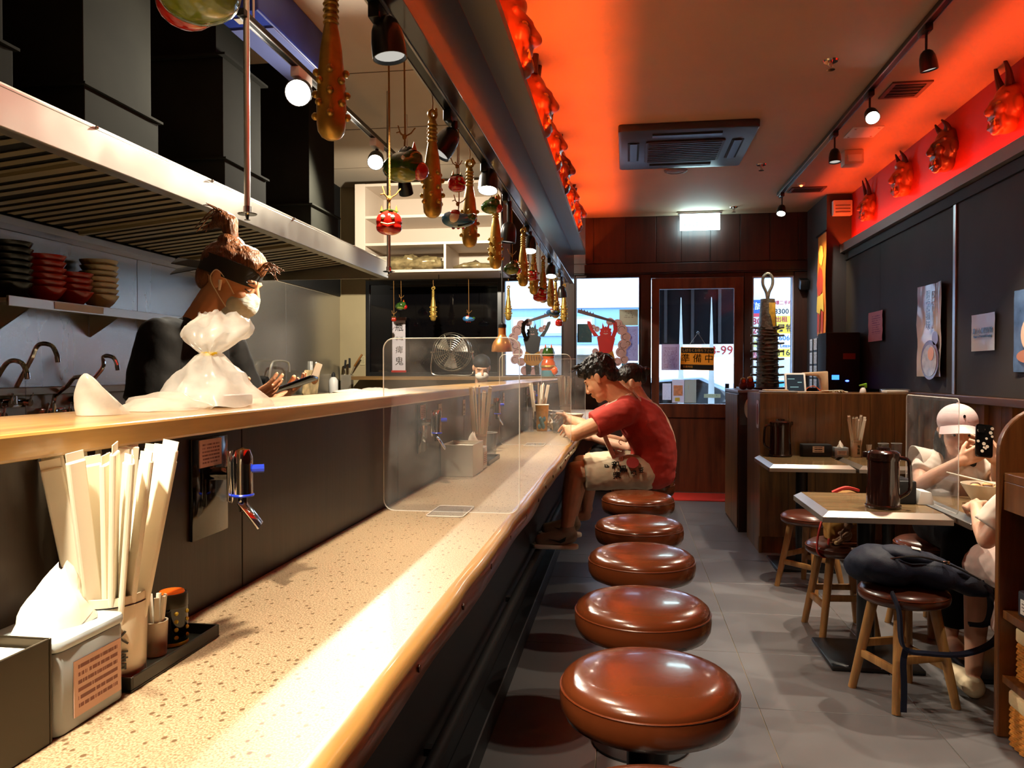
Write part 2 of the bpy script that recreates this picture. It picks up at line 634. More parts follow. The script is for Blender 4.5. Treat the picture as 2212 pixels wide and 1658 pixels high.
wbk2 = wall_grid('wall_back', -3.35, -1.345, mat('cream_wall_paint', (176, 160, 122), 0.6, vary=0.06, vscale=3))
_bx = [-0.66, -0.36, -0.02, 0.30, 0.56, 0.86, 1.16, 1.46, 1.74, 2.04]
for a, b in zip(_bx, _bx[1:]):                             # vertical boards over the door and windows
    MB().box(a + 0.003, b - 0.003, WY - 0.014, WY + 0.01, 2.44, 2.925).build('board', m_dwood, wbk, 0.002, 0)
MB().box(-0.66, 2.04, WY - 0.03, WY + 0.01, 2.335, 2.43).build('lintel', m_dwood, wbk, 0.003, 0)
MB().box(-0.66, 2.04, WY - 0.033, WY, 2.318, 2.332).build('lintel_strip', m_black, wbk, 0, 0)
for a, b in ((-0.685, -0.56), (0.14, 0.245), (1.205, 1.28), (1.705, 1.85)):
    MB().box(a, b, WY - 0.02, WY + 0.01, 0.0, 2.315).build('post_board', m_dwood, wbk, 0.003, 0)
for a, b in ((-0.555, -0.2), (-0.195, 0.134)):
    MB().box(a, b, WY - 0.014, WY + 0.01, 0.0, 1.235).build('board', m_dwood, wbk, 0.003, 0)

def window(n, x0, x1, z0, z1, fm, pm, fw=0.022, y=WY):
    w = MB()
    w.box(x0, x0 + fw, y - 0.012, y + 0.05, z0, z1); w.box(x1 - fw, x1, y - 0.012, y + 0.05, z0, z1)
    w.box(x0 + fw, x1 - fw, y - 0.012, y + 0.05, z1 - fw, z1); w.box(x0 + fw, x1 - fw, y - 0.012, y + 0.05, z0, z0 + fw)
    o = struct(w.build('window_%d' % n, fm, None, 0.002, 0))
    MB().box(x0 + fw, x1 - fw, y + 0.012, y + 0.018, z0 + fw, z1 - fw).build('pane', pm, o, 0, 0)
    return o
m_wframe = mat('window_frame', (40, 26, 30), 0.4)
m_wframeb = mat('pale_window_frame', (170, 180, 200), 0.4, metal=0.3)
m_dglass = clear('dark_window_film', (10, 10, 13), 0.09, 0.0)
window(1, -2.90, -1.36, 1.235, 2.30, m_black, mat('blackened_glass', (9, 8, 10), 0.06, spec=0.7), 0.045)
window(2, -1.335, -0.69, 1.235, 2.285, m_wframe, m_glass, 0.014)
window(3, -0.555, 0.134, 1.24, 2.30, m_wframe, m_glass, 0.014)
window(4, 1.286, 1.70, 1.05, 2.275, m_wframeb, m_glass, 0.014)
# sill along the kitchen window
MB().box(-2.95, -0.62, 8.05, WY, 1.195, 1.235).build('window_sill', wood('sill_wood', (96, 70, 36), (150, 112, 62), 'X', 5, 0.45), wbk2, 0.004, 0)

# door
dr = MB()
dr.box(0.255, 0.335, WY - 0.03, WY + 0.04, 0.01, 2.27); dr.box(1.105, 1.195, WY - 0.03, WY + 0.04, 0.01, 2.27)
dr.box(0.335, 1.105, WY - 0.03, WY + 0.04, 2.155, 2.27); dr.box(0.335, 1.105, WY - 0.03, WY + 0.04, 0.80, 0.945)
door = struct(dr.build('door_1', m_door, None, 0.003, 0))
MB().box(0.335, 1.105, WY - 0.012, WY + 0.03, 0.01, 0.80).build('kick_panel', m_door, door, 0.003, 0)
MB().box(0.335, 1.105, WY + 0.003, WY + 0.009, 0.945, 2.155).build('pane', m_glass, door, 0, 0)
_b = MB(); _b.box(1.098, 1.106, WY - 0.034, WY - 0.028, 0.945, 2.155); _b.build('glazing_bead', m_alu, door, 0, 0)
_b = MB(); _b.box(1.015, 1.055, WY - 0.02, WY + 0.003, 0.99, 1.16); _b.build('lock_case', m_black, door, 0.004, 0)
MB().box(0.25, 1.2, WY - 0.05, WY + 0.05, -0.003, 0.012).build('threshold', m_alu, door, 0, 0)

# ================================================================== left wall (steel clad kitchen)
wl = struct(MB().box(-3.35, -3.205, -2.7, 8.45, 0, 3.36).build('wall_left', mat('kitchen_wall_paint', (170, 158, 130), 0.6), None, 0, 0))
_yy = [0.4, 1.5, 2.6, 3.55, 4.72, 5.85, 6.98, 8.38]
for a, b in zip(_yy, _yy[1:]):
    MB().box(-3.206, -3.198, a + 0.002, b - 0.002, 0.85, 2.12).build('steel_panel', m_steel, wl, 0.0015, 0)
wf = struct(MB().box(-3.35, 2.2, -2.75, -2.6, 0, 3.42).build('wall_front', mat('rear_wall', (92, 80, 70), 0.7), None, 0, 0))

# ================================================================== bulkhead above the counter
bulk = struct(MB().box(-0.60, -0.555, -1.2, 8.12, 2.50, 3.35).build('wall_inner', m_red, None, 0, 0))
fas = struct(MB().box(-0.60, -0.551, -1.2, 8.12, 2.20, 2.50).build('trim_1', m_fascia, None, 0.002, 0))
tr = MB(); tr.box(-0.551, -0.432, -1.2, 8.13, 2.50, 2.512); tr.box(-0.440, -0.432, -1.2, 8.13, 2.512, 2.541)
tro = struct(tr.build('trim_2', m_greyp, None, 0, 0))
m_led = glow('red_led', (1.0, 0.115, 0.014), E_LED)
m_led2 = glow('red_led_wall', (1.0, 0.075, 0.012), E_LED * 0.65)
MB().box(-0.470, -0.462, -1.0, 8.05, 2.513, 2.519).build('led_strip', m_led, tro, 0, 0)

# ================================================================== right wall
wr = struct(MB().box(2.05, 2.2, -2.6, 8.4, 0, 2.45).build('wall_right', m_board, None, 0, 0))
wr2 = struct(MB().box(2.05, 2.2, -2.6, 7.6, 2.451, 2.93).build('wall_right', m_red, None, 0, 0))
for a, b in ((2.3, 3.68), (3.72, 5.13), (5.17, 6.60), (6.60, 7.58)):
    MB().box(2.0, 2.05, a, b, 1.142, 2.31).build('wall_panel', m_board, wr, 0.002, 0)
MB().box(1.985, 2.05, 2.3, 7.58, 2.31, 2.38).build('shaded_header_rail', m_blackm, wr, 0.002, 0)  # frame in the ledge's shadow; that shade is painted as matt black
for y in (3.70, 5.15):
    MB().box(1.99, 2.05, y - 0.02, y + 0.02, 1.142, 2.31).build('panel_strip', m_alu, wr, 0.003, 0)
_b = MB(); _b.box(1.95, 2.05, -1.5, 7.6, 2.385, 2.42); _b.box(1.95, 1.96, -1.5, 7.6, 2.42, 2.460)
led = struct(_b.build('trim_3', m_greyp, None, 0, 0))
MB().box(1.980, 1.988, -1.4, 7.55, 2.421, 2.427).build('led_strip', m_led2, led, 0, 0)
rail = struct(MB().box(1.93, 2.05, 2.3, 5.78, 1.10, 1.142).build('trim_4', wood('rail_wood', (54, 30, 18), (86, 52, 30), 'Y', 5, 0.4), None, 0.003, 0))
m_wains = wood('wainscot_wood', (88, 52, 20), (140, 90, 40), 'Z', 6, 0.45)
for k in range(11):
    y = 2.3 + 0.32 * k
    MB().box(2.0, 2.05, y, y + 0.316, 0.0, 1.10).build('wainscot_board', m_wains, wr, 0.002, 0)
    MB().box(1.972, 2.0, y + 0.14, y + 0.175, 0.0, 1.10).build('batten', m_wains, wr, 0.002, 0)
pil = struct(MB().box(1.83, 2.06, 7.6, 8.4, 0, 2.93).build('wall_corner', m_dkgrey, None, 0, 0))
mat_floor = None
# ================================================================== ceiling fittings
ac = thing('air_conditioner', 'dark square cassette air conditioner set in the dining ceiling', 'air conditioner', (0.395, 5.76, 2.93))
m_acp = mat('dark_ac_plastic', (56, 58, 66), 0.35)
_b = MB(); _b.prism(rrect(0.92, 1.0, 0.03), -0.05, 0.0, 'Z'); _b.build('panel', m_acp, ac, 0.008)
_g = MB().prism(rrect(0.54, 0.52, 0.02), -0.062, -0.05, 'Z').build('grille', mat('ac_grille', (44, 30, 26), 0.5), ac, 0.003)
for k in range(11):
    MB().box(-0.25, 0.25, -0.23 + k * 0.046, -0.222 + k * 0.046, -0.067, -0.062).build('grille_bar', m_acp, _g, 0, 0)
for sx, sy in ((0, 1), (0, -1), (1, 0), (-1, 0)):
    if sx == 0: bb = (-0.23, 0.23, sy * 0.385 - 0.04, sy * 0.385 + 0.04)
    else: bb = (sx * 0.355 - 0.04, sx * 0.355 + 0.04, -0.23, 0.23)
    s = MB().box(*bb, -0.054, -0.049).build('outlet', m_blackm, ac, 0, 0)
    q = MB().boxc(((bb[0] + bb[1]) / 2, (bb[2] + bb[3]) / 2, -0.058), (0.46, 0.05, 0.005) if sx == 0 else (0.05, 0.46, 0.005))
    q.build('louver', m_acp, s, 0.001, 0)

sp = thing('ceiling_speaker', 'round grey speaker plate in the ceiling beyond the air conditioner', 'speaker', (0.39, 6.52, 2.93))
MB().lathe([(0, -0.012), (0.085, -0.012), (0.095, -0.006), (0.095, 0)]).build('cover', mat('speaker_cover', (120, 100, 84), 0.6), sp)
MB().torus((0, 0, -0.012), 0.07, 0.003, (0, 0, 1)).build('rim_ring', m_greyp, sp)

def sprinkler(x, y, label):
    t = thing('sprinkler', label, 'sprinkler', (x, y, 2.93), group='ceiling sprinklers')
    MB().lathe([(0, -0.008), (0.035, -0.008), (0.04, 0)], n=18).build('rose', m_chrome, t)
    MB().cyl((0, 0, -0.008), (0, 0, -0.045), 0.009, 0.006, 10).build('nozzle', m_chrome, t)
    MB().lathe([(0, -0.05), (0.022, -0.05), (0.022, -0.047), (0, -0.047)], n=12).build('deflector', m_chrome, t)
    _b = MB()
    for s in (-1, 1): _b.tube([(s * 0.008, 0, -0.012), (s * 0.014, 0, -0.03), (s * 0.003, 0, -0.047)], 0.002, 5)
    _b.build('frame_arm', m_chrome, t)
sprinkler(1.063, 4.35, 'chrome sprinkler head in the ceiling nearest the camera')
sprinkler(1.05, 6.43, 'chrome sprinkler head in the ceiling right of the air conditioner')
sprinkler(1.05, 8.05, 'chrome sprinkler head in the ceiling right of the exit sign')

# exit sign
ex = thing('exit_sign', 'lit white exit sign box hanging under the ceiling near the door', 'exit sign', (0.735, 8.22, 2.915))
MB().box(-0.22, 0.22, -0.03, 0.03, -0.012, 0.012).build('mount', m_alu, ex, 0.003)
MB().box(-0.20, 0.20, -0.015, 0.015, -0.175, -0.012).build('lit_panel', glow('exit_light', (0.62, 0.95, 1.0), 20.0), ex, 0.003)
m_exg = glow('exit_print', (0.30, 0.75, 0.62), 1.2)
text('exit_lettering', 'EXIT 出口', 0.075, m_exg, ex, (0, -0.016, -0.125), (PI / 2, 0, 0))

def vent(x, y, w, h, label):
    t = thing('ceiling_vent', label, 'vent', (x, y, 2.93), group='dark ceiling vents')
    _b = MB(); _b.box(-w / 2, w / 2, -h / 2, -h / 2 + 0.025, -0.01, 0); _b.box(-w / 2, w / 2, h / 2 - 0.025, h / 2, -0.01, 0)
    _b.box(-w / 2, -w / 2 + 0.025, -h / 2 + 0.025, h / 2 - 0.025, -0.01, 0); _b.box(w / 2 - 0.025, w / 2, -h / 2 + 0.025, h / 2 - 0.025, -0.01, 0)
    _b.build('frame', mat('vent_frame', (96, 66, 58), 0.5), t, 0, 0)
    MB().box(-w / 2 + 0.025, w / 2 - 0.025, -h / 2 + 0.025, h / 2 - 0.025, -0.003, -0.001).build('backing', m_blackm, t, 0, 0)
    k = int(h / 0.045)
    for i in range(1, k):
        MB().box(-w / 2 + 0.025, w / 2 - 0.025, -h / 2 + i * h / k - 0.004, -h / 2 + i * h / k + 0.004, -0.009, -0.002).build('slat', m_dkgrey, t, 0, 0)
vent(1.60, 4.85, 0.22, 0.26, 'dark ceiling vent beside the lit dining spotlight')
vent(1.60, 7.36, 0.30, 0.20, 'dark ceiling vent at the far end of the dining track')
al = thing('alarm_beacon', 'small glowing red indicator on the ceiling by the dining track', 'alarm light', (1.50, 7.12, 2.93))
MB().lathe([(0, -0.02), (0.03, -0.02), (0.038, 0)], n=18).build('base', m_white, al)
MB().ell((0, 0, -0.022), (0.012, 0.012, 0.01)).build('indicator', glow('beacon_red', (1.0, 0.12, 0.03), 14), al)
pl = thing('access_plate', 'pale square plate with screws on the ceiling over the red wall', 'plate', (1.60, 5.66, 2.93))
MB().box(-0.1, 0.1, -0.12, 0.12, -0.008, 0).build('plate', m_white, pl, 0.002)
for sx in (-1, 1):
    for sy in (-1, 1):
        MB().cyl((sx * 0.075, sy * 0.09, -0.011), (sx * 0.075, sy * 0.09, -0.007), 0.008, n=10).build('screw', m_chrome, pl)
wb = thing('emergency_light', 'pale box light under the ceiling between track and red wall', 'emergency light', (1.66, 6.15, 2.93))
MB().box(-0.07, 0.07, -0.06, 0.06, -0.11, 0).build('housing', mat('beige_plastic', (196, 176, 160), 0.5), wb, 0.012)
MB().box(-0.05, 0.05, -0.064, -0.058, -0.09, -0.04).build('lens', m_white, wb, 0.002)

# ================================================================== track lighting
def spot_head(t, base, tip_dir, lit, energy, col, target, scale=1.0, ang=62):
    """a bullet lamp head: base is the joint, tip_dir where it points"""
    d = Vector(tip_dir).normalized()
    F = frame(d)
    R = F @ Matrix(((0, 0, 1), (0, 1, 0), (-1, 0, 0)))       # lathe z -> direction
    s = scale
    prof = [(0, -0.002), (0.016, 0), (0.030, 0.012), (0.039, 0.035), (0.043, 0.065), (0.044, 0.105), (0.041, 0.105), (0.039, 0.09), (0, 0.09)]
    MB().lathe([(r * s, z * s) for r, z in prof], base, 24, R).build('lamp_head', m_black, t, W=True)
    c = Vector(base) + d * 0.094 * s
    MB().lathe([(0, 0), (0.038 * s, 0), (0.038 * s, 0.003)], c, 20, R).build('lens', glow('spot_lens_lit', (1.0, 0.93, 0.8), 60.0) if lit else glow('spot_lens_dim', (1.0, 0.94, 0.84), 0.55), t, W=True)
    if energy:
        light('spot_beam', 'SPOT', Vector(base) + d * 0.125 * s, energy, col, t, target, 0.03, ang, 0.6, W=True)

def rail_track(name, label, x, z, y0, y1, group=None):
    t = thing(name, label, 'track', (x, (y0 + y1) / 2, z))
    L = (y1 - y0) / 2
    MB().box(-0.018, 0.018, -L, L, -0.012, 0.018).build('rail', m_black, t, 0.002, 0)
    for s in (-1, 1):
        MB().box(s * 0.018 - 0.003, s * 0.018 + 0.003, -L, L, -0.016, -0.011).build('rail_edge', m_alu, t, 0, 0)
    for s in (-1, 1):
        MB().box(-0.02, 0.02, s * L - 0.03, s * L + 0.03, -0.014, 0.02).build('end_cap', m_black, t, 0.003, 0)
    return t
rail_track('light_track', 'long black lamp track along the kitchen side of the dark fascia', -0.625, 2.215, 0.3, 8.0)
rail_track('light_track', 'black lamp track on the dining ceiling near the red wall', 1.38, 2.91, 2.0, 7.45)
kt = rail_track('light_track', 'short lamp track high over the kitchen behind the hanging clubs', -1.76, 2.93, 3.4, 6.2)
for y in (3.5, 6.1):
    MB().cyl((0, y - 4.8, 0.018), (0, y - 4.8, 0.42), 0.006, n=8).build('hanger_rod', m_white, kt)

def counter_lamp(y, label, tip=(0.12, 0.0, -1), lit=False, e=1.0, drop=0.07, tgt=None):
    t = thing('track_lamp', label, 'spotlight', (-0.625, y, 2.2), group='black spotlights over the counter')
    b = Vector((-0.61, y, 2.2 - drop))
    MB().box(-0.64, -0.61, y - 0.05, y + 0.05, 2.16, 2.2).build('adapter', m_black, t, 0.004, W=True)
    MB().cyl((-0.61, y, 2.17), b, 0.012, n=10).build('stem', m_black, t, W=True)
    spot_head(t, b, tip, lit, E_COUNTER * e, WARM, tgt or (-0.56, y + 0.03, 0.9), 1.0, 84)
counter_lamp(0.38, 'black spotlight at the very start of the counter track', e=2.6, tgt=(-0.56, 0.95, 0.98))
counter_lamp(1.05, 'black spotlight over the near end of the counter beside the large green ornament', e=1.4)
counter_lamp(1.92, 'large black spotlight beside the nearest golden club', e=1.2, drop=0.02)
counter_lamp(2.72, 'tilted black spotlight between the second and third golden clubs', (-0.5, -0.2, -0.8), False, 2.6, 0.06, (-1.25, 2.35, 1.35))
counter_lamp(3.42, 'lit black spotlight above the brightly shining golden club', (0.0, -0.3, -1), True, 1.0, 0.02)
counter_lamp(4.02, 'black spotlight behind the brightly lit golden club', (-0.1, 0, -1), False, 0.9, 0.14)
counter_lamp(4.90, 'lit black spotlight next to the fifth golden club', (0.0, -0.3, -1), True, 0.9, 0.06)
counter_lamp(6.30, 'lit black spotlight among the far cluster of clubs', (0.0, -0.35, -1), True, 0.9, 0.05)
counter_lamp(7.25, 'farthest black spotlight at the end of the counter track', (0.1, 0, -1), False, 0.8, 0.12)

def dining_lamp(y, label, tip, lit, tgt, e=1.0):
    t = thing('track_lamp', label, 'spotlight', (1.38, y, 2.9), group='black spotlights on the dining track')
    MB().box(1.362, 1.398, y - 0.05, y + 0.05, 2.865, 2.9).build('adapter', m_black, t, 0.004, W=True)
    b = Vector((1.385, y, 2.79))
    MB().cyl((1.385, y, 2.87), b, 0.006, n=8).build('stem', m_black, t, W=True)
    spot_head(t, b, tip, lit, E_ROOM * e, (1.0, 0.86, 0.66), tgt, 0.9, 75)
dining_lamp(2.4, 'black spotlight on the dining track nearest the camera', (0.1, 0.3, -1), False, (1.0, 2.9, 0), 0.9)
dining_lamp(3.92, 'black spotlight on the dining track above the table with the jug', (0.2, 0.1, -1), False, (1.55, 3.95, 0.8), 1.7)
dining_lamp(4.78, 'lit spotlight on the dining track shining towards the camera', (-0.05, -0.8, -0.7), True, (1.2, 3.6, 0.3), 0.9)
dining_lamp(5.55, 'black spotlight on the dining track below the pale ceiling plate', (0.0, -0.1, -1), False, (1.3, 5.25, 0.7), 1.15)
dining_lamp(7.36, 'lit spotlight at the far end of the dining track', (-0.2, -0.5, -1), True, (1.75, 7.8, 1.9), 0.5)

def kitchen_lamp(y, label, tip, lit, tgt, e=1.0, s=1.3):
    t = thing('kitchen_lamp', label, 'spotlight', (-1.76, y, 2.91), group='kitchen spotlights')
    MB().box(-1.785, -1.735, y - 0.09, y + 0.09, 2.86, 2.915).build('driver_box', m_white, t, 0.005, W=True)
    b = Vector((-1.76, y, 2.82))
    MB().cyl((-1.76, y, 2.87), b, 0.012, n=8).build('stem', m_black, t, W=True)
    spot_head(t, b, tip, lit, E_KITCHEN * e, (1.0, 0.9, 0.72), tgt, s, 150)
kitchen_lamp(4.05, 'glaring kitchen spotlight aimed straight at the camera', (0.3, -1.0, -0.5), True, (-1.2, 2.5, 2.0), 0.7, 1.6)
kitchen_lamp(5.34, 'lit kitchen spotlight behind the green hanging ornament', (0.2, -0.9, -0.7), True, (-1.6, 4.4, 2.1), 1.0)
kitchen_lamp(6.0, 'added far kitchen fill spotlight above the white cabinet', (0.0, 0.6, -0.8), False, (-2.3, 7.6, 1.4), 1.2)  # added fill lamp to brighten the back of the kitchen

# ================================================================== hanging ornaments over the counter
m_gold = mat('gold_paint', (176, 142, 66), 0.36, metal=0.6, vary=0.25, vscale=30, bump=0.12, bscale=60)
m_rope = mat('straw_rope', (150, 104, 46), 0.9, bump=0.5, bscale=200)
def make_club():
    t = thing('golden_club', 'x', 'club', (0, 0, 0), group='golden studded clubs hung along the counter')
    prof = [(0, -0.36), (0.012, -0.359), (0.022, -0.353), (0.029, -0.342), (0.0315, -0.325), (0.032, -0.28), (0.0295, -0.22), (0.024, -0.165), (0.0175, -0.125), (0.0135, -0.105)]
    MB().lathe(prof + [(0.0135, -0.04), (0.011, -0.035), (0, -0.035)], n=20).build('shaft', m_gold, t)
    for k in range(5):
        MB().torus((0, 0, -0.105 + k * 0.0135), 0.0135, 0.0045, (0, 0, 1), 16, 6).build('grip_ring', m_gold, t)
    MB().torus((0, 0, -0.017), 0.013, 0.0065, (0, 1, 0), 18, 8).build('eyelet', m_gold, t)
    for a in range(8):
        an = a * PI / 4 + PI / 8 * 0
        for k in range(3 if a % 2 == 0 else 2):
            z = (-0.31 + k * 0.048) if a % 2 == 0 else (-0.286 + k * 0.048)
            r = 0.0315 - max(0, (z + 0.28)) * 0.045
            MB().ell((math.cos(an) * (r + 0.003), math.sin(an) * (r + 0.003), z), (0.0085,) * 3, None, 8, 6).build('stud', m_gold, t)
    MB().tube([(0, 0, -0.005), (0.002, 0, 0.02), (-0.001, 0, 0.05), (0, 0, 0.075)], 0.0022, 6).build('hanging_cord', m_rope, t)
    _b = MB()
    for k in range(3):
        _b.ell((0.012 + 0.004 * k, 0.004 * (k - 1), 0.0 - 0.006 * k), (0.006, 0.005, 0.008), None, 8, 6)
    _b.grow('gold_bell', m_gold, t, 0.0018, 2)
    return t
club0 = make_club()
CL = [(-0.645, 1.642, 2.150, 0.3, 'nearest and largest-looking golden studded club hanging over the counter'),
      (-0.645, 2.54, 2.155, 0.9, 'dull golden club hanging between the green ornament and the tilted lamp'),
      (-0.645, 3.16, 2.155, 0.2, 'golden club hanging just behind the blue hanging ornament'),
      (-0.645, 3.80, 2.150, 0.0, 'brightly lit golden club with big side studs'),
      (-0.64, 4.79, 2.17, 0.5, 'slim golden club hanging right of the brightly lit one'),
      (-0.64, 5.35, 2.175, 0.1, 'golden club hanging above the red strawberry-like ornament'),
      (-0.64, 5.95, 2.17, 0.7, 'golden club half hidden behind the larger red ornament'),
      (-0.64, 6.55, 2.19, 0.2, 'golden club in the far cluster below the lit lamp'),
      (-0.64, 7.0, 2.125, 0.6, 'low golden club in the far cluster before the left street window'),
      (-0.60, 7.45, 2.12, 0.4, 'last golden club of the row beside the window post'),
      (-2.02, 7.98, 2.175, 0.3, 'small golden club hanging before the dark kitchen window'),
      (-1.22, 7.98, 2.175, 0.8, 'golden club hanging at the left edge of the street window')]
for i, (x, y, z, rz, lb) in enumerate(CL):
    if i == 0:
        o = club0; o.location = (x, y, z); o.rotation_euler = (0, 0, rz); o['label'] = lb
    else:
        o = dup(club0, (x, y, z), (0, 0, rz), lb)

hr = thing('hanging_rail', 'thin black rail under the white cabinet holding ornaments', 'rail', (-1.96, 7.98, 2.252))
MB().cyl((-0.80, 0, 0), (0.80, 0, 0), 0.005, n=8).build('rod', m_black, hr)
for _x in (-0.75, 0.0, 0.66):
    MB().cyl((_x, 0, 0), (_x, 0, 0.05), 0.004, n=8).build('bracket', m_black, hr)
m_green = mat('green_glaze', (46, 78, 26), 0.12, vary=0.5, vscale=22, coat=0.5)
m_dgreen = mat('dark_green_glaze', (22, 34, 20), 0.15, coat=0.5)
m_redg = mat('red_glaze', (176, 28, 20), 0.12, vary=0.2, vscale=40, coat=0.5)
m_blueg = mat('blue_glaze', (52, 108, 160), 0.15, vary=0.3, vscale=25, coat=0.5)
m_whiteg = mat('white_glaze', (228, 222, 214), 0.15, coat=0.5)
m_orange = mat('orange_glaze', (222, 92, 24), 0.2, coat=0.4)
m_eye = mat('eye_black', (12, 10, 10), 0.2)
def ornament(kind, loc, s, label, up=0.25, rz=0.0, tilt=0.0):
    t = thing('hanging_ornament', label, 'ornament', loc, (tilt, 0, rz), 'glazed ornaments hung on straw cords')
    def L(b, n, m, par=t, **k): return b.build(n, m, par, **k)
    if kind == 'green':
        b = MB()
        b.ell((0, 0, 0), (0.056 * s, 0.048 * s, 0.040 * s)); b.ell((0.018 * s, 0, 0.022 * s), (0.034 * s, 0.034 * s, 0.026 * s)); b.ell((-0.03 * s, 0, -0.006 * s), (0.032 * s, 0.036 * s, 0.03 * s))
        b.grow('body', m_green, t, 0.004 * s, 5)
        L(MB().ell((0.042 * s, 0, -0.012 * s), (0.026 * s, 0.034 * s, 0.026 * s)), 'red_mouth', m_redg)
        L(MB().ell((-0.004 * s, 0, -0.016 * s), (0.050 * s, 0.044 * s, 0.028 * s)), 'belly', mat('pale_green_glaze', (104, 124, 46), 0.15, coat=0.4))
        L(MB().lathe([(0, 0.058 * s), (0.014 * s, 0.052 * s), (0.026 * s, 0.038 * s), (0.03 * s, 0.026 * s)], (0.008 * s, 0, 0), 14), 'crown', m_dgreen)
        for q in (-1, 1): L(MB().lathe([(0, 0.066 * s), (0.008 * s, 0.04 * s)], (0.028 * s, q * 0.016 * s, 0), 8), 'horn', m_orange)
        for q in (-1, 1): L(MB().ell((0.0, q * 0.046 * s, 0.012 * s), (0.006 * s,) * 3, None, 8, 6), 'eye', m_whiteg)
        top = 0.055 * s
    elif kind == 'red':
        b = MB()
        b.ell((0, 0, 0), (0.036 * s, 0.034 * s, 0.031 * s)); b.ell((0, 0, -0.016 * s), (0.036 * s, 0.033 * s, 0.02 * s))
        b.grow('body', m_redg, t, 0.003 * s, 4)
        for q in range(5):
            a = q * 2 * PI / 5
            L(MB().beam((0.006 * s * math.cos(a), 0.006 * s * math.sin(a), 0.032 * s), (0.024 * s * math.cos(a), 0.024 * s * math.sin(a), 0.025 * s), 0.012 * s, 0.004 * s), 'leaf', m_green)
        for q in (-1, 1):
            L(MB().ell((q * 0.013 * s, -0.031 * s, 0.008 * s), (0.006 * s, 0.004 * s, 0.006 * s), None, 8, 6), 'eye', m_whiteg)
            L(MB().lathe([(0, 0.05 * s), (0.006 * s, 0.03 * s)], (q * 0.02 * s, 0, -0.004 * s), 8), 'horn', m_gold)
        L(MB().tube([(-0.018 * s, -0.032 * s, -0.008 * s), (0, -0.036 * s, -0.013 * s), (0.018 * s, -0.032 * s, -0.008 * s)], 0.0022 * s, 6), 'grin', m_gold)
        top = 0.035 * s
    else:
        b = MB()
        b.ell((0, 0, 0), (0.06 * s, 0.034 * s, 0.026 * s)); b.ell((-0.028 * s, 0, 0.006 * s), (0.034 * s, 0.032 * s, 0.026 * s))
        b.grow('body', m_blueg, t, 0.003 * s, 4)
        L(MB().ell((-0.014 * s, -0.004 * s, 0.012 * s), (0.026 * s, 0.032 * s, 0.02 * s)), 'white_back', m_whiteg)
        L(MB().ell((0.048 * s, 0, 0.012 * s), (0.018 * s, 0.02 * s, 0.014 * s)), 'green_tail', m_green)
        L(MB().ell((-0.01 * s, 0, 0.03 * s), (0.018 * s, 0.016 * s, 0.01 * s)), 'red_cap', m_redg)
        L(MB().beam((0.0, -0.034 * s, -0.01 * s), (0.05 * s, -0.022 * s, 0.0), 0.004 * s, 0.004 * s), 'stripe', m_dgreen)
        for q in range(3): L(MB().ell(((-0.02 + q * 0.018) * s, 0.0, -0.026 * s), (0.007 * s, 0.012 * s, 0.006 * s), None, 8, 6), 'foot', m_redg)
        top = 0.034 * s
    R = Matrix.Rotation(-tilt, 3, 'X')
    up = (2.2 if loc[0] > -1 else 2.252) - loc[2] - top
    c = MB()
    c.tube([Vector((0, 0, top - 0.004)), R @ Vector((0.002, 0, top + 0.03)), R @ Vector((0, 0, top + up))], 0.0024, 6)
    L(c, 'cord', m_rope)
    k = MB()
    for a in (0.4, 2.2, 4.0):
        k.tube([R @ Vector((0, 0, top + 0.028)), R @ Vector((0.02 * math.cos(a), 0.012 * math.sin(a), top + 0.04)), R @ Vector((0.034 * math.cos(a), 0.02 * math.sin(a), top + 0.05 + 0.02 * math.sin(a)))], 0.0026, 6)
    k.ell((0, 0, top + 0.028), (0.007, 0.007, 0.009), None, 8, 6)
    k.grow('knot', m_rope, t, 0.0022, 1)
    return t
ornament('green', (-0.642, 1.10, 1.868), 1.35, 'large green and red glazed ornament cut off by the top of the picture', 0.25, 2.4)
ornament('green', (-0.645, 2.21, 1.88), 1.05, 'green glazed ornament with a red underside beside the second club', 0.27, 0.2)
ornament('red', (-0.642, 2.05, 1.688), 1.0, 'red grinning round ornament with green leaves before the white cabinet', 0.42, 0.2)
ornament('red', (-0.63, 2.85, 1.985), 0.95, 'red round ornament hanging behind the second golden club', 0.18, 0.9)
ornament('blue', (-0.635, 2.90, 1.855), 1.05, 'tilted blue and white glazed ornament before the third club', 0.3, 0.1, 0.5)
ornament('green', (-0.635, 3.62, 2.06), 0.8, 'green ornament with red mouth left of the brightly lit club', 0.1, 0.1)
ornament('green', (-0.64, 4.32, 1.86), 0.8, 'dark green and orange ornament hanging below the fifth club', 0.3, 0.6)
ornament('red', (-0.635, 5.20, 1.93), 1.05, 'red strawberry-like ornament before the left street window', 0.24, 0.1)
ornament('red', (-0.62, 5.55, 1.835), 1.45, 'bigger red ornament with flat base in the far cluster', 0.3, 0.5)
ornament('blue', (-0.64, 6.75, 1.79), 1.0, 'pale ornament with a green belly in the far cluster', 0.4, 0.4)
ornament('red', (-0.60, 6.9, 1.72), 1.0, 'small red ornament lowest in the far cluster', 0.46, 0.8)
ornament('green', (-2.37, 7.98, 1.98), 1.0, 'green ornament hanging before the dark kitchen window', 0.22, 0.3)
ornament('red', (-2.45, 7.98, 1.84), 0.75, 'small red ball ornament before the dark kitchen window', 0.35, 0.3)
ornament('blue', (-1.64, 7.98, 1.83), 1.05, 'blue and white ornament hanging before the dark kitchen window', 0.36, 0.1)

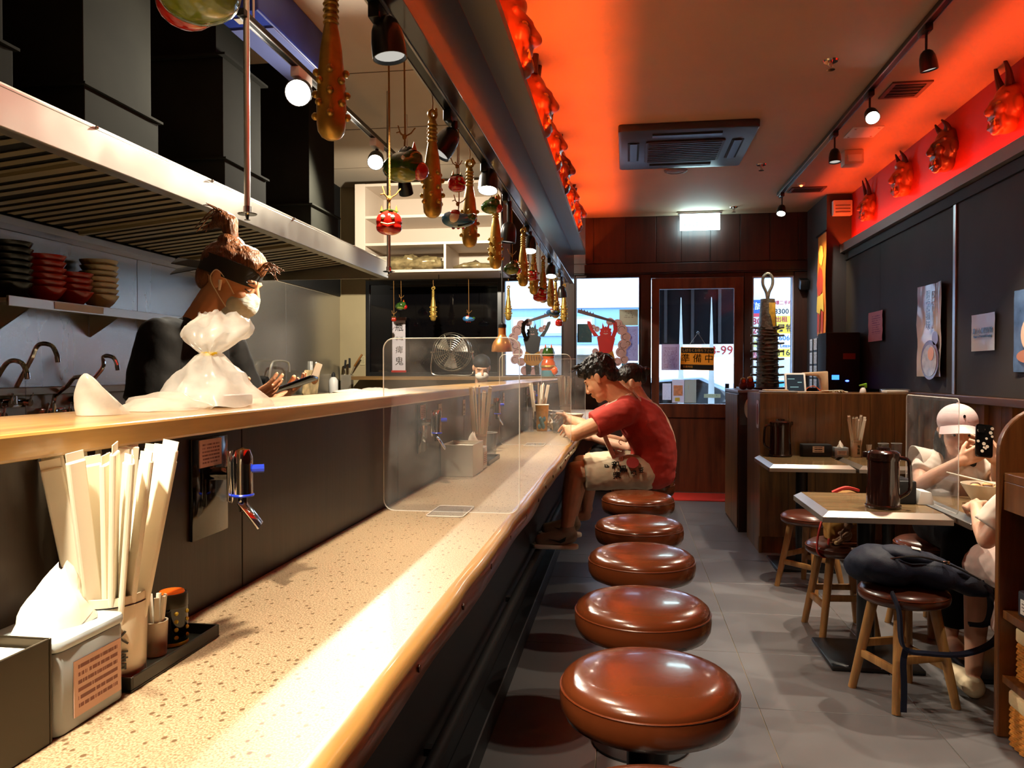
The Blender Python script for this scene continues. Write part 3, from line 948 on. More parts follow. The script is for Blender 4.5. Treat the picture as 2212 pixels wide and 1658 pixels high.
# ================================================================== carved masks
m_mask = mat('red_lacquer_mask', (150, 72, 36), 0.42, vary=0.15, vscale=18, coat=0.25)
m_maskdk = mat('dark_lacquer_mask', (80, 36, 24), 0.3, coat=0.25)
m_horn = mat('dark_horn', (52, 14, 12), 0.35)
m_tusk = mat('ivory_tusk', (206, 160, 80), 0.35)
def make_mask(kind):
    """mask facing local -Y, hanging on a wall at y = 0, chin at z = 0"""
    t = thing('demon_mask', 'x', 'mask', (0, 0, 0))
    b = MB()
    b.ell((0, 0.0, 0.155), (0.100, 0.085, 0.125)); b.ell((0, -0.02, 0.06), (0.078, 0.07, 0.058))
    b.ell((0, -0.065, 0.018), (0.04, 0.03, 0.022))
    for s in (-1, 1):
        b.ell((s * 0.05, -0.068, 0.128), (0.036, 0.03, 0.030))
        b.cap((s * 0.012, -0.088, 0.172), (s * 0.076, -0.052, 0.196), 0.016, 0.013)
        b.ell((s * 0.016, -0.104, 0.118), (0.016, 0.018, 0.014))
        b.ell((s * 0.102, 0.0, 0.14), (0.016, 0.026, 0.045))
        b.cap((s * 0.058, -0.062, 0.085), (s * 0.05, -0.055, 0.03), 0.014, 0.014)
    b.cap((0, -0.088, 0.17), (0, -0.112, 0.122), 0.014, 0.02)
    b.cap((-0.045, -0.082, 0.095), (0.045, -0.082, 0.095), 0.014, 0.014)
    b.cap((-0.036, -0.088, 0.038), (0.036, -0.088, 0.038), 0.013, 0.013)
    if kind == 2: b.ell((0, -0.03, 0.24), (0.07, 0.05, 0.04))
    b.grow('face', m_maskdk if kind == 1 else m_mask, t, 0.006, 3)
    MB().ell((0, -0.055, 0.067), (0.046, 0.03, 0.019)).build('mouth', m_eye, t)
    for s in (-1, 1):
        MB().ell((s * 0.042, -0.074, 0.158), (0.018, 0.014, 0.012), None, 12, 8).build('eye', m_tusk, t)
        MB().lathe([(0.009, 0), (0.006, 0.018), (0, 0.036)], (s * 0.036, -0.092, 0.04), 8).build('tusk', m_tusk, t)
        hl = (0.16, 0.06, 0.09)[kind]
        pts = smooth_path([(s * 0.045, -0.02, 0.255), (s * 0.062, -0.035, 0.255 + hl * 0.45), (s * 0.05, -0.06, 0.255 + hl)], 5)
        n = len(pts)
        MB().tube(pts, [0.024 * (1 - i / n) + 0.002 for i in range(n)], 10).build('horn', m_horn, t)
    for k in range(5):
        MB().box(-0.03 + k * 0.0125, -0.02 + k * 0.0125, -0.09, -0.078, 0.074, 0.085).build('tooth', m_tusk, t, 0.002)
    return t
MK = [make_mask(0), make_mask(1), make_mask(2)]
used = set()
def place_mask(kind, loc, rz, label, group, s=1.0):
    o = MK[kind] if kind not in used else dup(MK[kind])
    used.add(kind)
    o.location = loc; o.rotation_euler = (0.12 * 0, 0, rz); o.scale = (s,) * 3
    o['label'] = label; o['group'] = group
G1, G2 = 'masks on the bulkhead over the counter', 'masks on the red right wall'
place_mask(2, (-0.52, 3.28, 2.525), PI / 2, 'mask on the counter bulkhead nearest the camera, cut off above', G1, 1.25)
place_mask(0, (-0.52, 4.12, 2.525), PI / 2, 'long-horned mask on the counter bulkhead, second from the camera', G1, 1.25)
place_mask(0, (-0.52, 4.82, 2.525), PI / 2, 'long-horned mask on the counter bulkhead, third from the camera', G1, 1.19)
place_mask(1, (-0.52, 5.45, 2.525), PI / 2, 'short-horned dark mask on the counter bulkhead, fourth from the camera', G1, 1.25)
place_mask(0, (-0.52, 6.2, 2.525), PI / 2, 'horned mask on the counter bulkhead, second from its far end', G1, 1.12)
place_mask(2, (-0.52, 6.95, 2.525), PI / 2, 'farthest mask on the counter bulkhead above the window', G1, 1.25)
place_mask(0, (2.03, 4.55, 2.56), -PI / 2, 'big long-horned mask on the red wall nearest the camera', G2, 0.98)
place_mask(1, (2.03, 5.36, 2.56), -PI / 2, 'dark mask on the red wall, second from the camera', G2, 1.02)
place_mask(2, (2.03, 6.13, 2.575), -PI / 2, 'small-horned mask on the red wall, third from the camera', G2, 0.95)
place_mask(0, (2.03, 6.98, 2.56), -PI / 2, 'long-horned mask at the far corner of the red wall', G2, 0.85)
# ================================================================== kitchen: hood and ducts
HX, HY0, HY1 = -1.93, 0.9, 6.10
hood = thing('exhaust_hood', 'long stainless steel exhaust hood over the kitchen with slatted filters', 'hood', (-2.56, 3.5, 2.04))
MB().box(HX, HX + 0.012, HY0, HY1, 2.04, 2.165).build('front_fascia', m_steelb, hood, 0.003, 0, W=True)
_b = MB().prism([(HX + 0.012, 2.165), (HX + 0.012, 2.172), (HX - 0.10, 2.215), (HX - 0.10, 2.205)], HY0, HY1, 'Y'); _b.build('top_lip', m_steelb, hood, 0, 0, W=True)
MB().box(-3.19, HX - 0.09, HY0, HY1, 2.205, 2.225).build('roof_sheet', m_steelb, hood, 0, 0, W=True)
MB().box(-3.19, HX, HY1, HY1 + 0.012, 2.04, 2.215).build('end_sheet', m_steelb, hood, 0.002, 0, W=True)
MB().box(HX - 0.05, HX, HY0, HY1, 2.04, 2.052).build('bottom_flange', m_steelb, hood, 0, 0, W=True)
MB().box(-3.19, -3.06, HY0, HY1, 2.02, 2.06).build('drip_tray', m_steelb, hood, 0.003, 0, W=True)
MB().add([(-3.06, HY0, 2.075), (HX - 0.06, HY0, 2.185), (HX - 0.06, HY1, 2.185), (-3.06, HY1, 2.075)], [(0, 1, 2, 3)]).build('filter_backing', m_blackm, hood, 0, 0, W=True)
m_baffle = mat('baffle_steel', (176, 162, 130), 0.4, metal=0.35)
_sl = MB().prism([(-0.024, 0), (-0.014, 0.016), (0.014, 0.016), (0.024, 0)], -0.52, 0.52, 'X').mesh('baffle_slat', 0, 0)
_y = HY0 + 0.05; _k = 0
while _y < HY1 - 0.04:
    o = link('baffle_slat', _sl, m_baffle, hood, None, None)
    o.location = (-2.53 + 2.56, _y - 3.5, 2.122 - 2.04); o.rotation_euler = (0, -math.atan2(0.11, 1.07), 0)
    _y += 0.088 if _k % 6 else 0.12
    _k += 1
for y in (1.9, 2.95, 4.0, 5.05):
    MB().boxc((-2.53, y, 2.116), (1.06, 0.03, 0.02), Matrix.Rotation(-math.atan2(0.11, 1.07), 3, 'Y')).build('filter_frame', m_baffle, hood, 0, 0, W=True)
for y in (2.6, 3.4, 4.3, 5.3):
    MB().ell((HX + 0.013, y, 2.172), (0.007, 0.007, 0.007), None, 8, 6).build('bolt', m_chrome, hood, W=True)
MB().cyl((-2.95, 5.75, 2.03), (-2.95, 5.75, 1.96), 0.06, 0.05, 14).build('hood_lamp', m_black, hood, W=True)

m_duct = mat('dark_galvanised', (30, 30, 25), 0.9, spec=0.05, metal=0.0, vary=0.2, vscale=4)
m_ductk = mat('black_wall_paint', (14, 15, 16), 0.6)
MB().box(-3.203, -3.19, 0.4, 8.38, 2.13, 3.35).build('upper_panel', m_ductk, wl, 0, 0)
def duct(y0, y1, x0, x1, zt, label, neck=None):
    t = thing('duct', label, 'duct', ((x0 + x1) / 2, (y0 + y1) / 2, 2.226), group='square exhaust ducts on the hood')
    MB().box(x0 - 0.02, x1 + 0.02, y0 - 0.02, y1 + 0.02, 2.226, 2.395).build('collar', m_duct, t, 0.003, 0, W=True)
    MB().box(x0, x1, y0, y1, 2.395, zt).build('shaft', m_duct, t, 0.004, 0, W=True)
    MB().box(x0 - 0.035, x1 + 0.035, y0 - 0.035, y1 + 0.035, 2.39, 2.40).build('flange', m_duct, t, 0, 0, W=True)
    if neck:
        MB().box(x0 - 0.03, x1 + 0.03, y0 - 0.03, y1 + 0.03, zt, zt + 0.012).build('flange', m_duct, t, 0, 0, W=True)
        MB().box(x0 + 0.02, x1 - 0.06, y0 + 0.04, y1 - 0.04, zt + 0.012, 3.35).build('neck', m_duct, t, 0.004, 0, W=True)
    MB().box(x0 + 0.06, x0 + 0.12, y0 - 0.002, y0, 2.45, 2.51).build('sticker', mat('sticker_beige', (190, 170, 130), 0.7), t, 0, 0, W=True)
duct(1.92, 2.40, -2.62, -2.12, 3.35, 'dark square duct on the hood at the picture’s left edge')
duct(2.77, 3.21, -2.66, -2.10, 3.35, 'dark square duct on the hood with a small pale sticker, nearest in full view')
duct(3.83, 4.26, -2.62, -2.10, 2.93, 'stepped dark duct on the hood behind the sprinkler pipe', True)
duct(4.95, 5.40, -2.62, -2.10, 3.35, 'far dark duct on the hood beneath the glaring lamp')

def pipe_drop(x, y, z, label):
    t = thing('sprinkler_pipe', label, 'pipe', (x, y, z), group='sprinkler drop pipes before the hood')
    MB().cyl((0, 0, 0.05), (0, 0, 3.35 - z), 0.014, n=14).build('pipe', m_steelb, t)
    MB().cyl((0, 0, 0.03), (0, 0, 0.06), 0.019, n=12).build('coupling', m_chrome, t)
    MB().lathe([(0, 0.022), (0.042, 0.022), (0.045, 0.026), (0, 0.028)], n=20).build('escutcheon', m_chrome, t)
    MB().cyl((0, 0, 0.0), (0, 0, 0.024), 0.006, 0.01, 10).build('nozzle', m_chrome, t)
    MB().lathe([(0, -0.004), (0.014, -0.004), (0.014, -0.001), (0, -0.001)], n=10).build('deflector', m_chrome, t)
pipe_drop(-1.75, 3.41, 1.99, 'steel sprinkler pipe dropping in front of the hood above the cook')
pipe_drop(-1.75, 5.58, 2.0, 'steel sprinkler pipe at the far end of the hood below the red ornament')

bl = thing('blue_duct_box', 'blue film-covered box under the kitchen ceiling behind the glaring lamp', 'box', (-1.97, 4.2, 3.1))
m_bluef = mat('blue_film', (44, 66, 170), 0.3, vary=0.2, vscale=6)
MB().box(-0.13, 0.13, -0.5, 0.5, 0.0, 0.25).build('casing', m_bluef, bl, 0.012, 0)
MB().box(-0.12, 0.12, -0.30, 0.48, -0.006, 0.0).build('pale_panel', mat('pale_blue_film', (120, 132, 196), 0.3), bl, 0.002, 0)
MB().box(-0.04, 0.03, -0.42, -0.36, -0.004, 0.0).build('sticker', m_paper, bl, 0, 0)

# ================================================================== white open cabinet at the back
m_cab = mat('cream_laminate', (206, 190, 172), 0.5)
cab = thing('wall_cabinet', 'white open wall cabinet above the dark kitchen window', 'cabinet', (-2.02, 8.06, 2.30))
X0, X1, Y0, Y1, Z0, Z1 = -2.79, -1.26, 7.74, 8.385, 2.302, 3.22
MB().box(X0, X0 + 0.11, Y0, Y1, Z0, Z1).build('side_panel', m_cab, cab, 0.003, 0, W=True)
MB().box(X1 - 0.03, X1, Y0, Y1, Z0, Z1).build('side_panel', m_cab, cab, 0.003, 0, W=True)
MB().box(X0 + 0.11, X1 - 0.03, Y1 - 0.02, Y1, Z0, Z1).build('back_panel', m_cab, cab, 0, 0, W=True)
for z in (Z0, 2.58, 2.86, Z1 - 0.03):
    MB().box(X0 + 0.11, X1 - 0.03, Y0 + (0 if z < 3 else 0.0), Y1 - 0.02, z, z + 0.028).build('shelf', m_cab, cab, 0.002, 0, W=True)
MB().box(-1.85, -1.825, Y0, Y1 - 0.02, Z0 + 0.028, 2.58).build('divider', m_cab, cab, 0.002, 0, W=True)
m_foil = mat('crumpled_wrap', (150, 132, 92), 0.25, metal=0.4, vary=0.5, vscale=14)
def crumple(name, label, cat, loc, r, m, sc=(1, 1, 1), seed=0.0, amp=0.35, fr=9.0, thin=False):
    b = MB(); b.ell((0, 0, r[2]), r, None, 40, 26)
    me = b.mesh(name, 0, 0)
    for v in me.vertices:
        q = v.co * fr + Vector((seed, seed * 2, 0))
        k = noise.noise(q) + 0.6 * noise.noise(q * 2.3)
        n = (v.co - Vector((0, 0, r[2]))).normalized()
        v.co += n * k * amp * min(r)
        if v.co.z < 0: v.co.z = 0.0
    me.shade_smooth(); me.set_sharp_from_angle(angle=math.radians(38))
    return tag(link(name, me, m, None, loc), label, cat)
crumple('plastic_wrap', 'crumpled brown wrap filling the bottom left shelf of the white cabinet', 'wrap', (-2.25, 7.95, 2.331), (0.38, 0.15, 0.085), m_foil, seed=1, amp=0.7)
crumple('plastic_wrap', 'flat heap of crumpled wrap on the bottom right cabinet shelf', 'wrap', (-1.56, 7.95, 2.331), (0.23, 0.14, 0.04), m_foil, seed=5, amp=0.9)

# ================================================================== bowl shelf
shelf = thing('wall_shelf', 'steel wall shelf carrying stacks of bowls', 'shelf', (-3.07, 4.15, 1.62))
MB().box(-0.125, 0.125, -0.80, 0.85, 0.0, 0.02).build('board', m_steelb, shelf, 0.002, 0)
MB().box(0.113, 0.128, -0.80, 0.85, -0.02, 0.03).build('front_lip', m_steelb, shelf, 0.002, 0)
MB().box(0.129, 0.131, -0.50, -0.12, -0.012, 0.026).build('label_strip', m_paper, shelf, 0, 0)
for y in (-0.6, 0.1, 0.75):
    MB().prism([(-0.125, 0), (0.09, 0), (-0.125, -0.13)], y, y + 0.012, 'Y').build('bracket', m_steelb, shelf, 0, 0)
def bowl_mesh():
    return MB().lathe([(0, 0.004), (0.036, 0.004), (0.036, 0.0), (0.042, 0.0), (0.045, 0.012), (0.072, 0.036), (0.092, 0.064), (0.103, 0.083), (0.104, 0.086), (0.100, 0.086), (0.088, 0.064), (0.066, 0.036), (0.04, 0.016), (0, 0.014)], n=36).mesh('soup_bowl', 0, 50)
_bm = bowl_mesh()
for col, mm, y, n, nm in (('black', mat('black_lacquer', (26, 24, 22), 0.25), 3.50, 7, 'the black stack'), ('red', mat('red_lacquer', (178, 34, 14), 0.2), 3.735, 6, 'the taller red stack'),
                          ('red', mat('red_lacquer'), 3.945, 4, 'the shorter red stack'), ('cream', mat('cream_melamine', (216, 200, 164), 0.3), 4.165, 7, 'the cream stack')):
    for k in range(n):
        me = _bm.copy()
        o = link('soup_bowl', me, mm, None, (-3.065 + random.uniform(-0.003, 0.003), y, 1.642 + k * 0.034))
        pos = 'bottom' if k == 0 else 'top' if k == n - 1 else ['second', 'third', 'fourth', 'fifth', 'sixth'][k - 1] + ' from the bottom'
        tag(o, '%s bowl, %s in %s on the wall shelf' % (col, pos, nm), 'bowl', 'stacked noodle bowls')

# ================================================================== sink bench and taps
m_bench = mat('bench_steel', (170, 160, 136), 0.35, metal=0.9, rvary=0.1, vscale=6)
bench = thing('sink_bench', 'steel sink bench along the kitchen wall below the bowl shelf', 'bench', (-2.85, 3.7, 0.0))
MB().box(-3.19, -2.5, 2.4, 5.1, 0.86, 0.90).build('top', m_bench, bench, 0.004, 0, W=True)
MB().box(-3.19, -3.15, 2.4, 5.1, 0.90, 1.20).build('splashback', m_bench, bench, 0.004, 0, W=True)
MB().box(-3.19, -3.08, 2.4, 5.1, 1.16, 1.20).build('splash_ledge', m_bench, bench, 0.004, 0, W=True)
MB().box(-2.53, -2.5, 2.4, 5.1, 0.1, 0.86).build('front_panel', m_bench, bench, 0, 0, W=True)
for y in (2.42, 5.06):
    MB().box(-3.17, -2.53, y, y + 0.03, 0.0, 0.86).build('leg_panel', m_bench, bench, 0, 0, W=True)
def faucet(y, h, reach, rz, label, z=1.10):
    t = thing('kitchen_tap', label, 'tap', (-3.15, y, z), (0, 0, rz), 'kitchen swing taps over the sinks')
    MB().box(0.0, 0.035, -0.09, 0.09, -0.025, 0.025).build('valve_body', m_chrome, t, 0.012)
    for s in (-1, 1):
        MB().cyl((0.03, s * 0.075, 0), (0.065, s * 0.075, 0), 0.016, 0.02, 12).build('handle', m_chrome, t)
        MB().beam((0.06, s * 0.075, 0), (0.075, s * 0.075, 0.055), 0.012, 0.008, (0, 1, 0)).build('lever', m_chrome, t, 0.002)
    MB().cyl((0.03, 0, -0.005), (0.03, 0, 0.05), 0.016, 0.013, 12).build('riser', m_chrome, t)
    pts = smooth_path([(0.03, 0, 0.045), (0.045, 0, 0.09), (0.12, 0, h * 0.75), (reach * 0.62, 0, h), (reach * 0.88, 0, h * 0.985), (reach, 0, h * 0.80)], 6)
    MB().tube(pts, 0.0115, 10).build('spout', m_chrome, t)
    MB().cyl(pts[-1], pts[-1] + Vector((0.004, 0, -0.03)), 0.014, 0.013, 12).build('aerator', m_chrome, t)
faucet(3.40, 0.27, 0.30, -0.15, 'nearest chrome kitchen tap with a tall bright spout', 1.06)
faucet(3.58, 0.30, 0.26, 0.1, 'second chrome kitchen tap from the left, its spout bent highest', 1.12)
faucet(3.86, 0.19, 0.28, -0.1, 'third chrome kitchen tap with a low long spout', 1.06)
faucet(4.12, 0.25, 0.20, 0.25, 'fourth chrome kitchen tap nearest the cook', 1.12)
ws = MB(); ws.cyl((-2.864, 3.358, 1.24), (-2.862, 3.358, 0.90), 0.003, 0.002, 8)
tag(ws.build('water_jet', m_tumbler, None), 'thin jet of water running from the nearest kitchen tap', 'water')
pt = thing('prep_table', 'steel preparation table at the back of the kitchen', 'table', (-2.8, 7.0, 0))
MB().box(-3.19, -2.35, 5.2, 8.0, 1.02, 1.06).build('top', m_bench, pt, 0.004, 0, W=True)
MB().box(-2.40, -2.37, 5.2, 8.0, 0.1, 1.02).build('front_panel', m_bench, pt, 0, 0, W=True)
for y in (5.22, 7.95):
    MB().box(-3.17, -2.4, y, y + 0.03, 0, 1.02).build('leg_panel', m_bench, pt, 0, 0, W=True)

# things on the preparation table and the far wall
cb = thing('chopping_board', 'stained cream chopping board leaning at the back of the kitchen', 'board', (-3.10, 7.30, 1.061), (0, 0.12, 0.0))
MB().prism(rrect(0.36, 0.24, 0.02, c=(0, 0.12)), -0.008, 0.008, 'X').build('board', mat('stained_board', (206, 178, 128), 0.6, vary=0.6, vscale=9), cb, 0.002)
MB().ell((0.009, 0.06, 0.15), (0.003, 0.09, 0.05)).build('stain', mat('brown_stain', (150, 88, 34), 0.7, vary=0.5, vscale=20), cb)
bt = thing('squeeze_bottle', 'white squeeze bottle behind the chopping board', 'bottle', (-3.02, 7.72, 1.061))
MB().lathe([(0, 0), (0.045, 0), (0.048, 0.01), (0.048, 0.13), (0.03, 0.16), (0.014, 0.17), (0.014, 0.19), (0, 0.19)], n=20).build('body', m_white, bt)
MB().lathe([(0.02, 0.17), (0.02, 0.195), (0.006, 0.22), (0, 0.22)], n=14).build('cap', m_blackm, bt)
sw = thing('wall_switch', 'white switch strip on the steel wall above the bottle', 'switch', (-3.196, 7.55, 1.32))
MB().box(0, 0.012, -0.03, 0.03, -0.07, 0.07).build('plate', m_white, sw, 0.003)
MB().box(0.012, 0.02, -0.012, 0.012, -0.03, 0.03).build('rocker', m_white, sw, 0.003)
kh = thing('knife_holder', 'steel knife holder by the kitchen back wall', 'knife holder', (-3.08, 8.28, 1.061))
b = MB()
for bb in ((-0.06, 0.06, -0.04, -0.037), (-0.06, 0.06, 0.037, 0.04), (-0.06, -0.057, -0.037, 0.037), (0.057, 0.06, -0.037, 0.037)): b.box(*bb, 0, 0.19)
b.box(-0.057, 0.057, -0.037, 0.037, 0, 0.004); b.build('case', m_steelb, kh, 0.001, 0)
for k, (x, h, a, nm) in enumerate(((-0.035, 0.16, 0.02, 'short dark-handled'), (-0.005, 0.22, 0.18, 'amber-handled leaning'), (0.03, 0.18, 0.0, 'tall dark-handled'))):
    kn = thing('kitchen_knife', nm + ' knife standing in the steel holder on the back wall', 'knife', (-3.08 + x, 8.28, 1.255), group='knives in the steel holder')
    MB().beam((0, 0, -0.12), (a * 0.5, 0, h * 0.4), 0.004, 0.03, (0, 1, 0)).build('blade', m_chrome, kn)
    MB().beam((a * 0.5, 0, h * 0.4), (a, 0, h), 0.018, 0.026, (0, 1, 0)).build('knife_handle', m_blackm if k != 1 else mat('amber_handle', (140, 90, 30), 0.5), kn, 0.004)
tag(MB().box(-2.965, -2.915, 8.392, 8.399, 1.36, 1.46).build('wall_note', printed('note_paper', (206, 194, 150), (120, 108, 80), 'XZ', 0.12, 0.6, u=(0.1, 0.9), v=(0.1, 0.9)), None, 0, 0), 'small cream note on the cream wall beside the dark window', 'note')
crumple('kitchen_towel', 'crumpled white towel on the preparation table right of the board', 'towel', (-2.52, 6.95, 1.061), (0.20, 0.14, 0.03), m_paper, seed=3, amp=0.6)
crumple('kitchen_towel', 'bunched white towel at the far end of the preparation table', 'towel', (-2.52, 7.6, 1.061), (0.15, 0.13, 0.032), m_paper, seed=8, amp=0.7)
hk = thing('gas_tap', 'black wall valve with a thin bent pipe behind the cook’s hands', 'valve', (-3.19, 6.45, 1.20))
MB().cyl((0, 0, 0), (0.06, 0, 0), 0.05, 0.04, 16).build('valve', m_black, hk)
MB().tube(smooth_path([(0.05, 0.05, 0.02), (0.06, 0.08, 0.14), (0.06, 0.16, 0.18), (0.06, 0.42, 0.17), (0.06, 0.45, 0.08)], 5), 0.009, 8).build('pipe', m_steelb, hk)

# menu scroll hung in the dark window, wire fan, copper heat lamp
sc = thing('hanging_scroll', 'narrow white hanging scroll with black characters before the dark window', 'scroll', (-2.50, 8.33, 1.30))
MB().box(-0.075, 0.075, 0, 0.004, 0.0, 0.55).build('sheet', mat('scroll_paper', (206, 198, 202), 0.7), sc, 0, 0)
MB().box(-0.085, 0.085, -0.008, 0.012, 0.55, 0.585).build('top_rod', m_door, sc, 0.003, 0)
MB().box(-0.085, 0.085, -0.008, 0.012, -0.025, 0.0).build('bottom_rod', m_redg, sc, 0.003, 0)
for k, (s, sz) in enumerate((('瓶', 0.10), ('辛味', 0.05), ('痺', 0.09), ('鬼', 0.10))):
    text('character', s, sz, m_eye, sc, (0.005, -0.001, 0.47 - k * 0.125), (PI / 2, 0, 0))
fan = thing('wire_fan', 'round chrome wire fan standing on the kitchen window sill', 'fan', (-1.865, 8.20, 1.236))
m_wire = mat('chrome_wire', (214, 208, 190), 0.18, metal=1.0)
for s in (-1, 1):
    cg = MB().torus((0, s * 0.05, 0.262), 0.205, 0.005, (0, 1, 0), 36, 6).build('rim', m_wire, fan)
for k in range(1, 9):
    R = 0.205 * k / 9
    MB().torus((0, -0.05 - 0.035 * math.cos(R / 0.205 * PI / 2), 0.262), R, 0.0022, (0, 1, 0), 30, 5).build('cage_ring', m_wire, fan)
for k in range(16):
    a = 2 * PI * k / 16
    pts = [(math.cos(a) * r, -0.05 - 0.035 * math.cos(r / 0.205 * PI / 2), 0.262 + math.sin(a) * r) for r in (0.02, 0.07, 0.12, 0.17, 0.205)]
    MB().tube(pts + [(math.cos(a) * 0.205, 0.05, 0.262 + math.sin(a) * 0.205)], 0.0022, 5).build('cage_wire', m_wire, fan)
for k in range(3):
    a = 2 * PI * k / 3 + 0.4
    rows = [[(math.cos(a + d) * r, 0.0 + d * 0.05, 0.262 + math.sin(a + d) * r) for d in (-0.42, -0.14, 0.14, 0.42)] for r in (0.03, 0.08, 0.13, 0.175)]
    MB().sheet(rows, 0.003).build('blade', m_steelb, fan)
MB().lathe([(0, -0.05), (0.04, -0.045), (0.045, 0.0), (0.045, 0.08), (0.03, 0.10), (0, 0.10)], (0, 0, 0.262), 20, Matrix.Rotation(-PI / 2, 3, 'X')).build('motor', m_chrome, fan)
MB().tube(smooth_path([(-0.215, 0, 0.262), (-0.235, 0, 0.10), (-0.20, 0, 0.015), (0, 0.0, 0.010), (0.20, 0, 0.015), (0.235, 0, 0.10), (0.215, 0, 0.262)], 6), 0.008, 8).build('stand', m_wire, fan)
for s in (-1, 1):
    MB().cyl((s * 0.2, 0, 0.262), (s * 0.24, 0, 0.262), 0.014, n=12).build('knob', m_chrome, fan)
m_copper = mat('brushed_copper', (224, 146, 76), 0.3, metal=0.8, rvary=0.06, vscale=12, stretch=(1, 1, 0.05))
pn = thing('heat_lamp', 'copper bell heat lamp hanging on a black cord over the pass', 'lamp', (-1.063, 6.6, 1.455))
MB().lathe([(0.092, 0.0), (0.093, 0.006), (0.088, 0.05), (0.076, 0.085), (0.05, 0.118), (0.036, 0.135), (0.033, 0.15), (0.033, 0.21), (0.028, 0.215), (0.03, 0.15), (0.046, 0.118), (0.072, 0.085), (0.085, 0.05), (0.089, 0.0)], n=32, close=True).build('shade', m_copper, pn)
MB().lathe([(0, 0.245), (0.02, 0.24), (0.036, 0.232), (0.036, 0.205), (0, 0.2)], n=20).build('cap', m_black, pn)
MB().tube([(0, 0, 0.24), (0, 0, 0.26), (0, 0, 0.9), (0, 0, 1.895)], [0.012, 0.006, 0.006, 0.006], 8).build('cord', m_black, pn)
MB().ell((0, 0, 0.08), (0.04, 0.04, 0.05)).build('bulb', glow('heat_bulb', (1.0, 0.62, 0.3), 6), pn)
og = thing('counter_figurine', 'orange and green glazed figurine standing at the end of the ledge', 'figurine', (-0.78, 7.75, 1.236))
_b = MB(); _b.ell((0, 0, 0.10), (0.075, 0.06, 0.10)); _b.ell((0, 0, 0.20), (0.06, 0.055, 0.05)); _b.ell((0.06, -0.03, 0.06), (0.04, 0.04, 0.045)); _b.grow('body', m_orange, og, 0.007, 4)
MB().lathe([(0.062, 0.205), (0.064, 0.235), (0.045, 0.285), (0.0, 0.30)], n=18).build('green_hat', m_green, og)
for s in (-1, 1): MB().lathe([(0.012, 0.28), (0, 0.33)], (s * 0.03, 0, 0), 8).build('horn', m_orange, og)
MB().lathe([(0.07, 0.0), (0.075, 0.03), (0.07, 0.06), (0.0, 0.07), (0, 0)], n=18).build('base', mat('teal_glaze', (70, 120, 130), 0.3), og)
MB().torus((0, 0, 0.1), 0.07, 0.012, (0, 0, 1)).build('gold_belt', m_gold, og)
# ================================================================== counter
m_top = mat('speckled_counter', (176, 150, 112), 0.4, spec=0.22)
def _speck():
    nt = m_top.node_tree; b = nt.nodes['Principled BSDF']
    tc = nt.nodes.new('ShaderNodeTexCoord')
    mp = nt.nodes.new('ShaderNodeMapping'); mp.inputs['Scale'].default_value = (1.0, 0.75, 1)
    nt.links.new(tc.outputs['Object'], mp.inputs[0])
    n1 = nt.nodes.new('ShaderNodeTexNoise'); n1.inputs['Scale'].default_value = 420; n1.inputs['Detail'].default_value = 3
    n2 = nt.nodes.new('ShaderNodeTexVoronoi'); n2.inputs['Scale'].default_value = 58; n2.inputs['Randomness'].default_value = 0.7
    n3 = nt.nodes.new('ShaderNodeTexNoise'); n3.inputs['Scale'].default_value = 5; n3.inputs['Detail'].default_value = 4
    for n in (n1, n2, n3): nt.links.new(mp.outputs[0], n.inputs['Vector'])
    r1 = nt.nodes.new('ShaderNodeValToRGB'); e = r1.color_ramp.elements
    e[0].position = 0.36; e[0].color = C(122, 104, 80); e[1].position = 0.64; e[1].color = C(176, 156, 128)
    nt.links.new(n1.outputs[0], r1.inputs[0])
    r2 = nt.nodes.new('ShaderNodeValToRGB'); e = r2.color_ramp.elements
    e[0].position = 0.13; e[0].color = (0, 0, 0, 1); e[1].position = 0.20; e[1].color = (1, 1, 1, 1)
    nt.links.new(n2.outputs[0], r2.inputs[0])
    mx = nt.nodes.new('ShaderNodeMix'); mx.data_type = 'RGBA'
    nt.links.new(r2.outputs[0], mx.inputs[0]); mx.inputs[6].default_value = C(96, 76, 54); nt.links.new(r1.outputs[0], mx.inputs[7])
    r3 = nt.nodes.new('ShaderNodeMapRange'); r3.inputs['To Min'].default_value = 0.82; r3.inputs['To Max'].default_value = 1.1
    nt.links.new(n3.outputs[0], r3.inputs[0])
    m2 = nt.nodes.new('ShaderNodeMix'); m2.data_type = 'RGBA'; m2.blend_type = 'MULTIPLY'; m2.inputs[0].default_value = 1
    nt.links.new(mx.outputs[2], m2.inputs[6]); nt.links.new(r3.outputs[0], m2.inputs[7])
    nt.links.new(m2.outputs[2], b.inputs['Base Color'])
_speck()
m_edge = wood('live_edge_wood', (116, 84, 40), (176, 136, 74), 'Y', 5, 0.3, 0.3)
m_panel = wood('dark_laminate', (30, 18, 11), (46, 29, 18), 'Z', 7, 0.38, 0.05, 0.3)
m_under = mat('under_counter_black', (18, 18, 22), 0.5)
CY0, CY1 = -0.6, 7.9
ct = thing('bar_counter', 'long wooden bar counter with a live front edge along the left side', 'counter', (-0.5, 3.6, 0))
MB().box(-0.672, -0.31, CY0, CY1, 0.83, 0.90).build('top', m_top, ct, 0.0, 0, W=True)
rings = []
N = 150
for i in range(N + 1):
    y = CY0 + (CY1 - CY0) * i / N
    w = 0.007 * noise.noise(Vector((0.3, y * 2.2, 0))) + 0.003 * noise.noise(Vector((1.3, y * 9, 0)))
    w2 = 0.012 * noise.noise(Vector((5.3, y * 2.6, 0)))
    rings.append([(-0.31, y, 0.83), (-0.31, y, 0.9006), (-0.296 + w, y, 0.9006), (-0.286 + w, y, 0.893), (-0.283 + w, y, 0.870 + w2), (-0.290 + w2, y, 0.838 + 0.4 * w2), (-0.30 + w2, y, 0.83)])
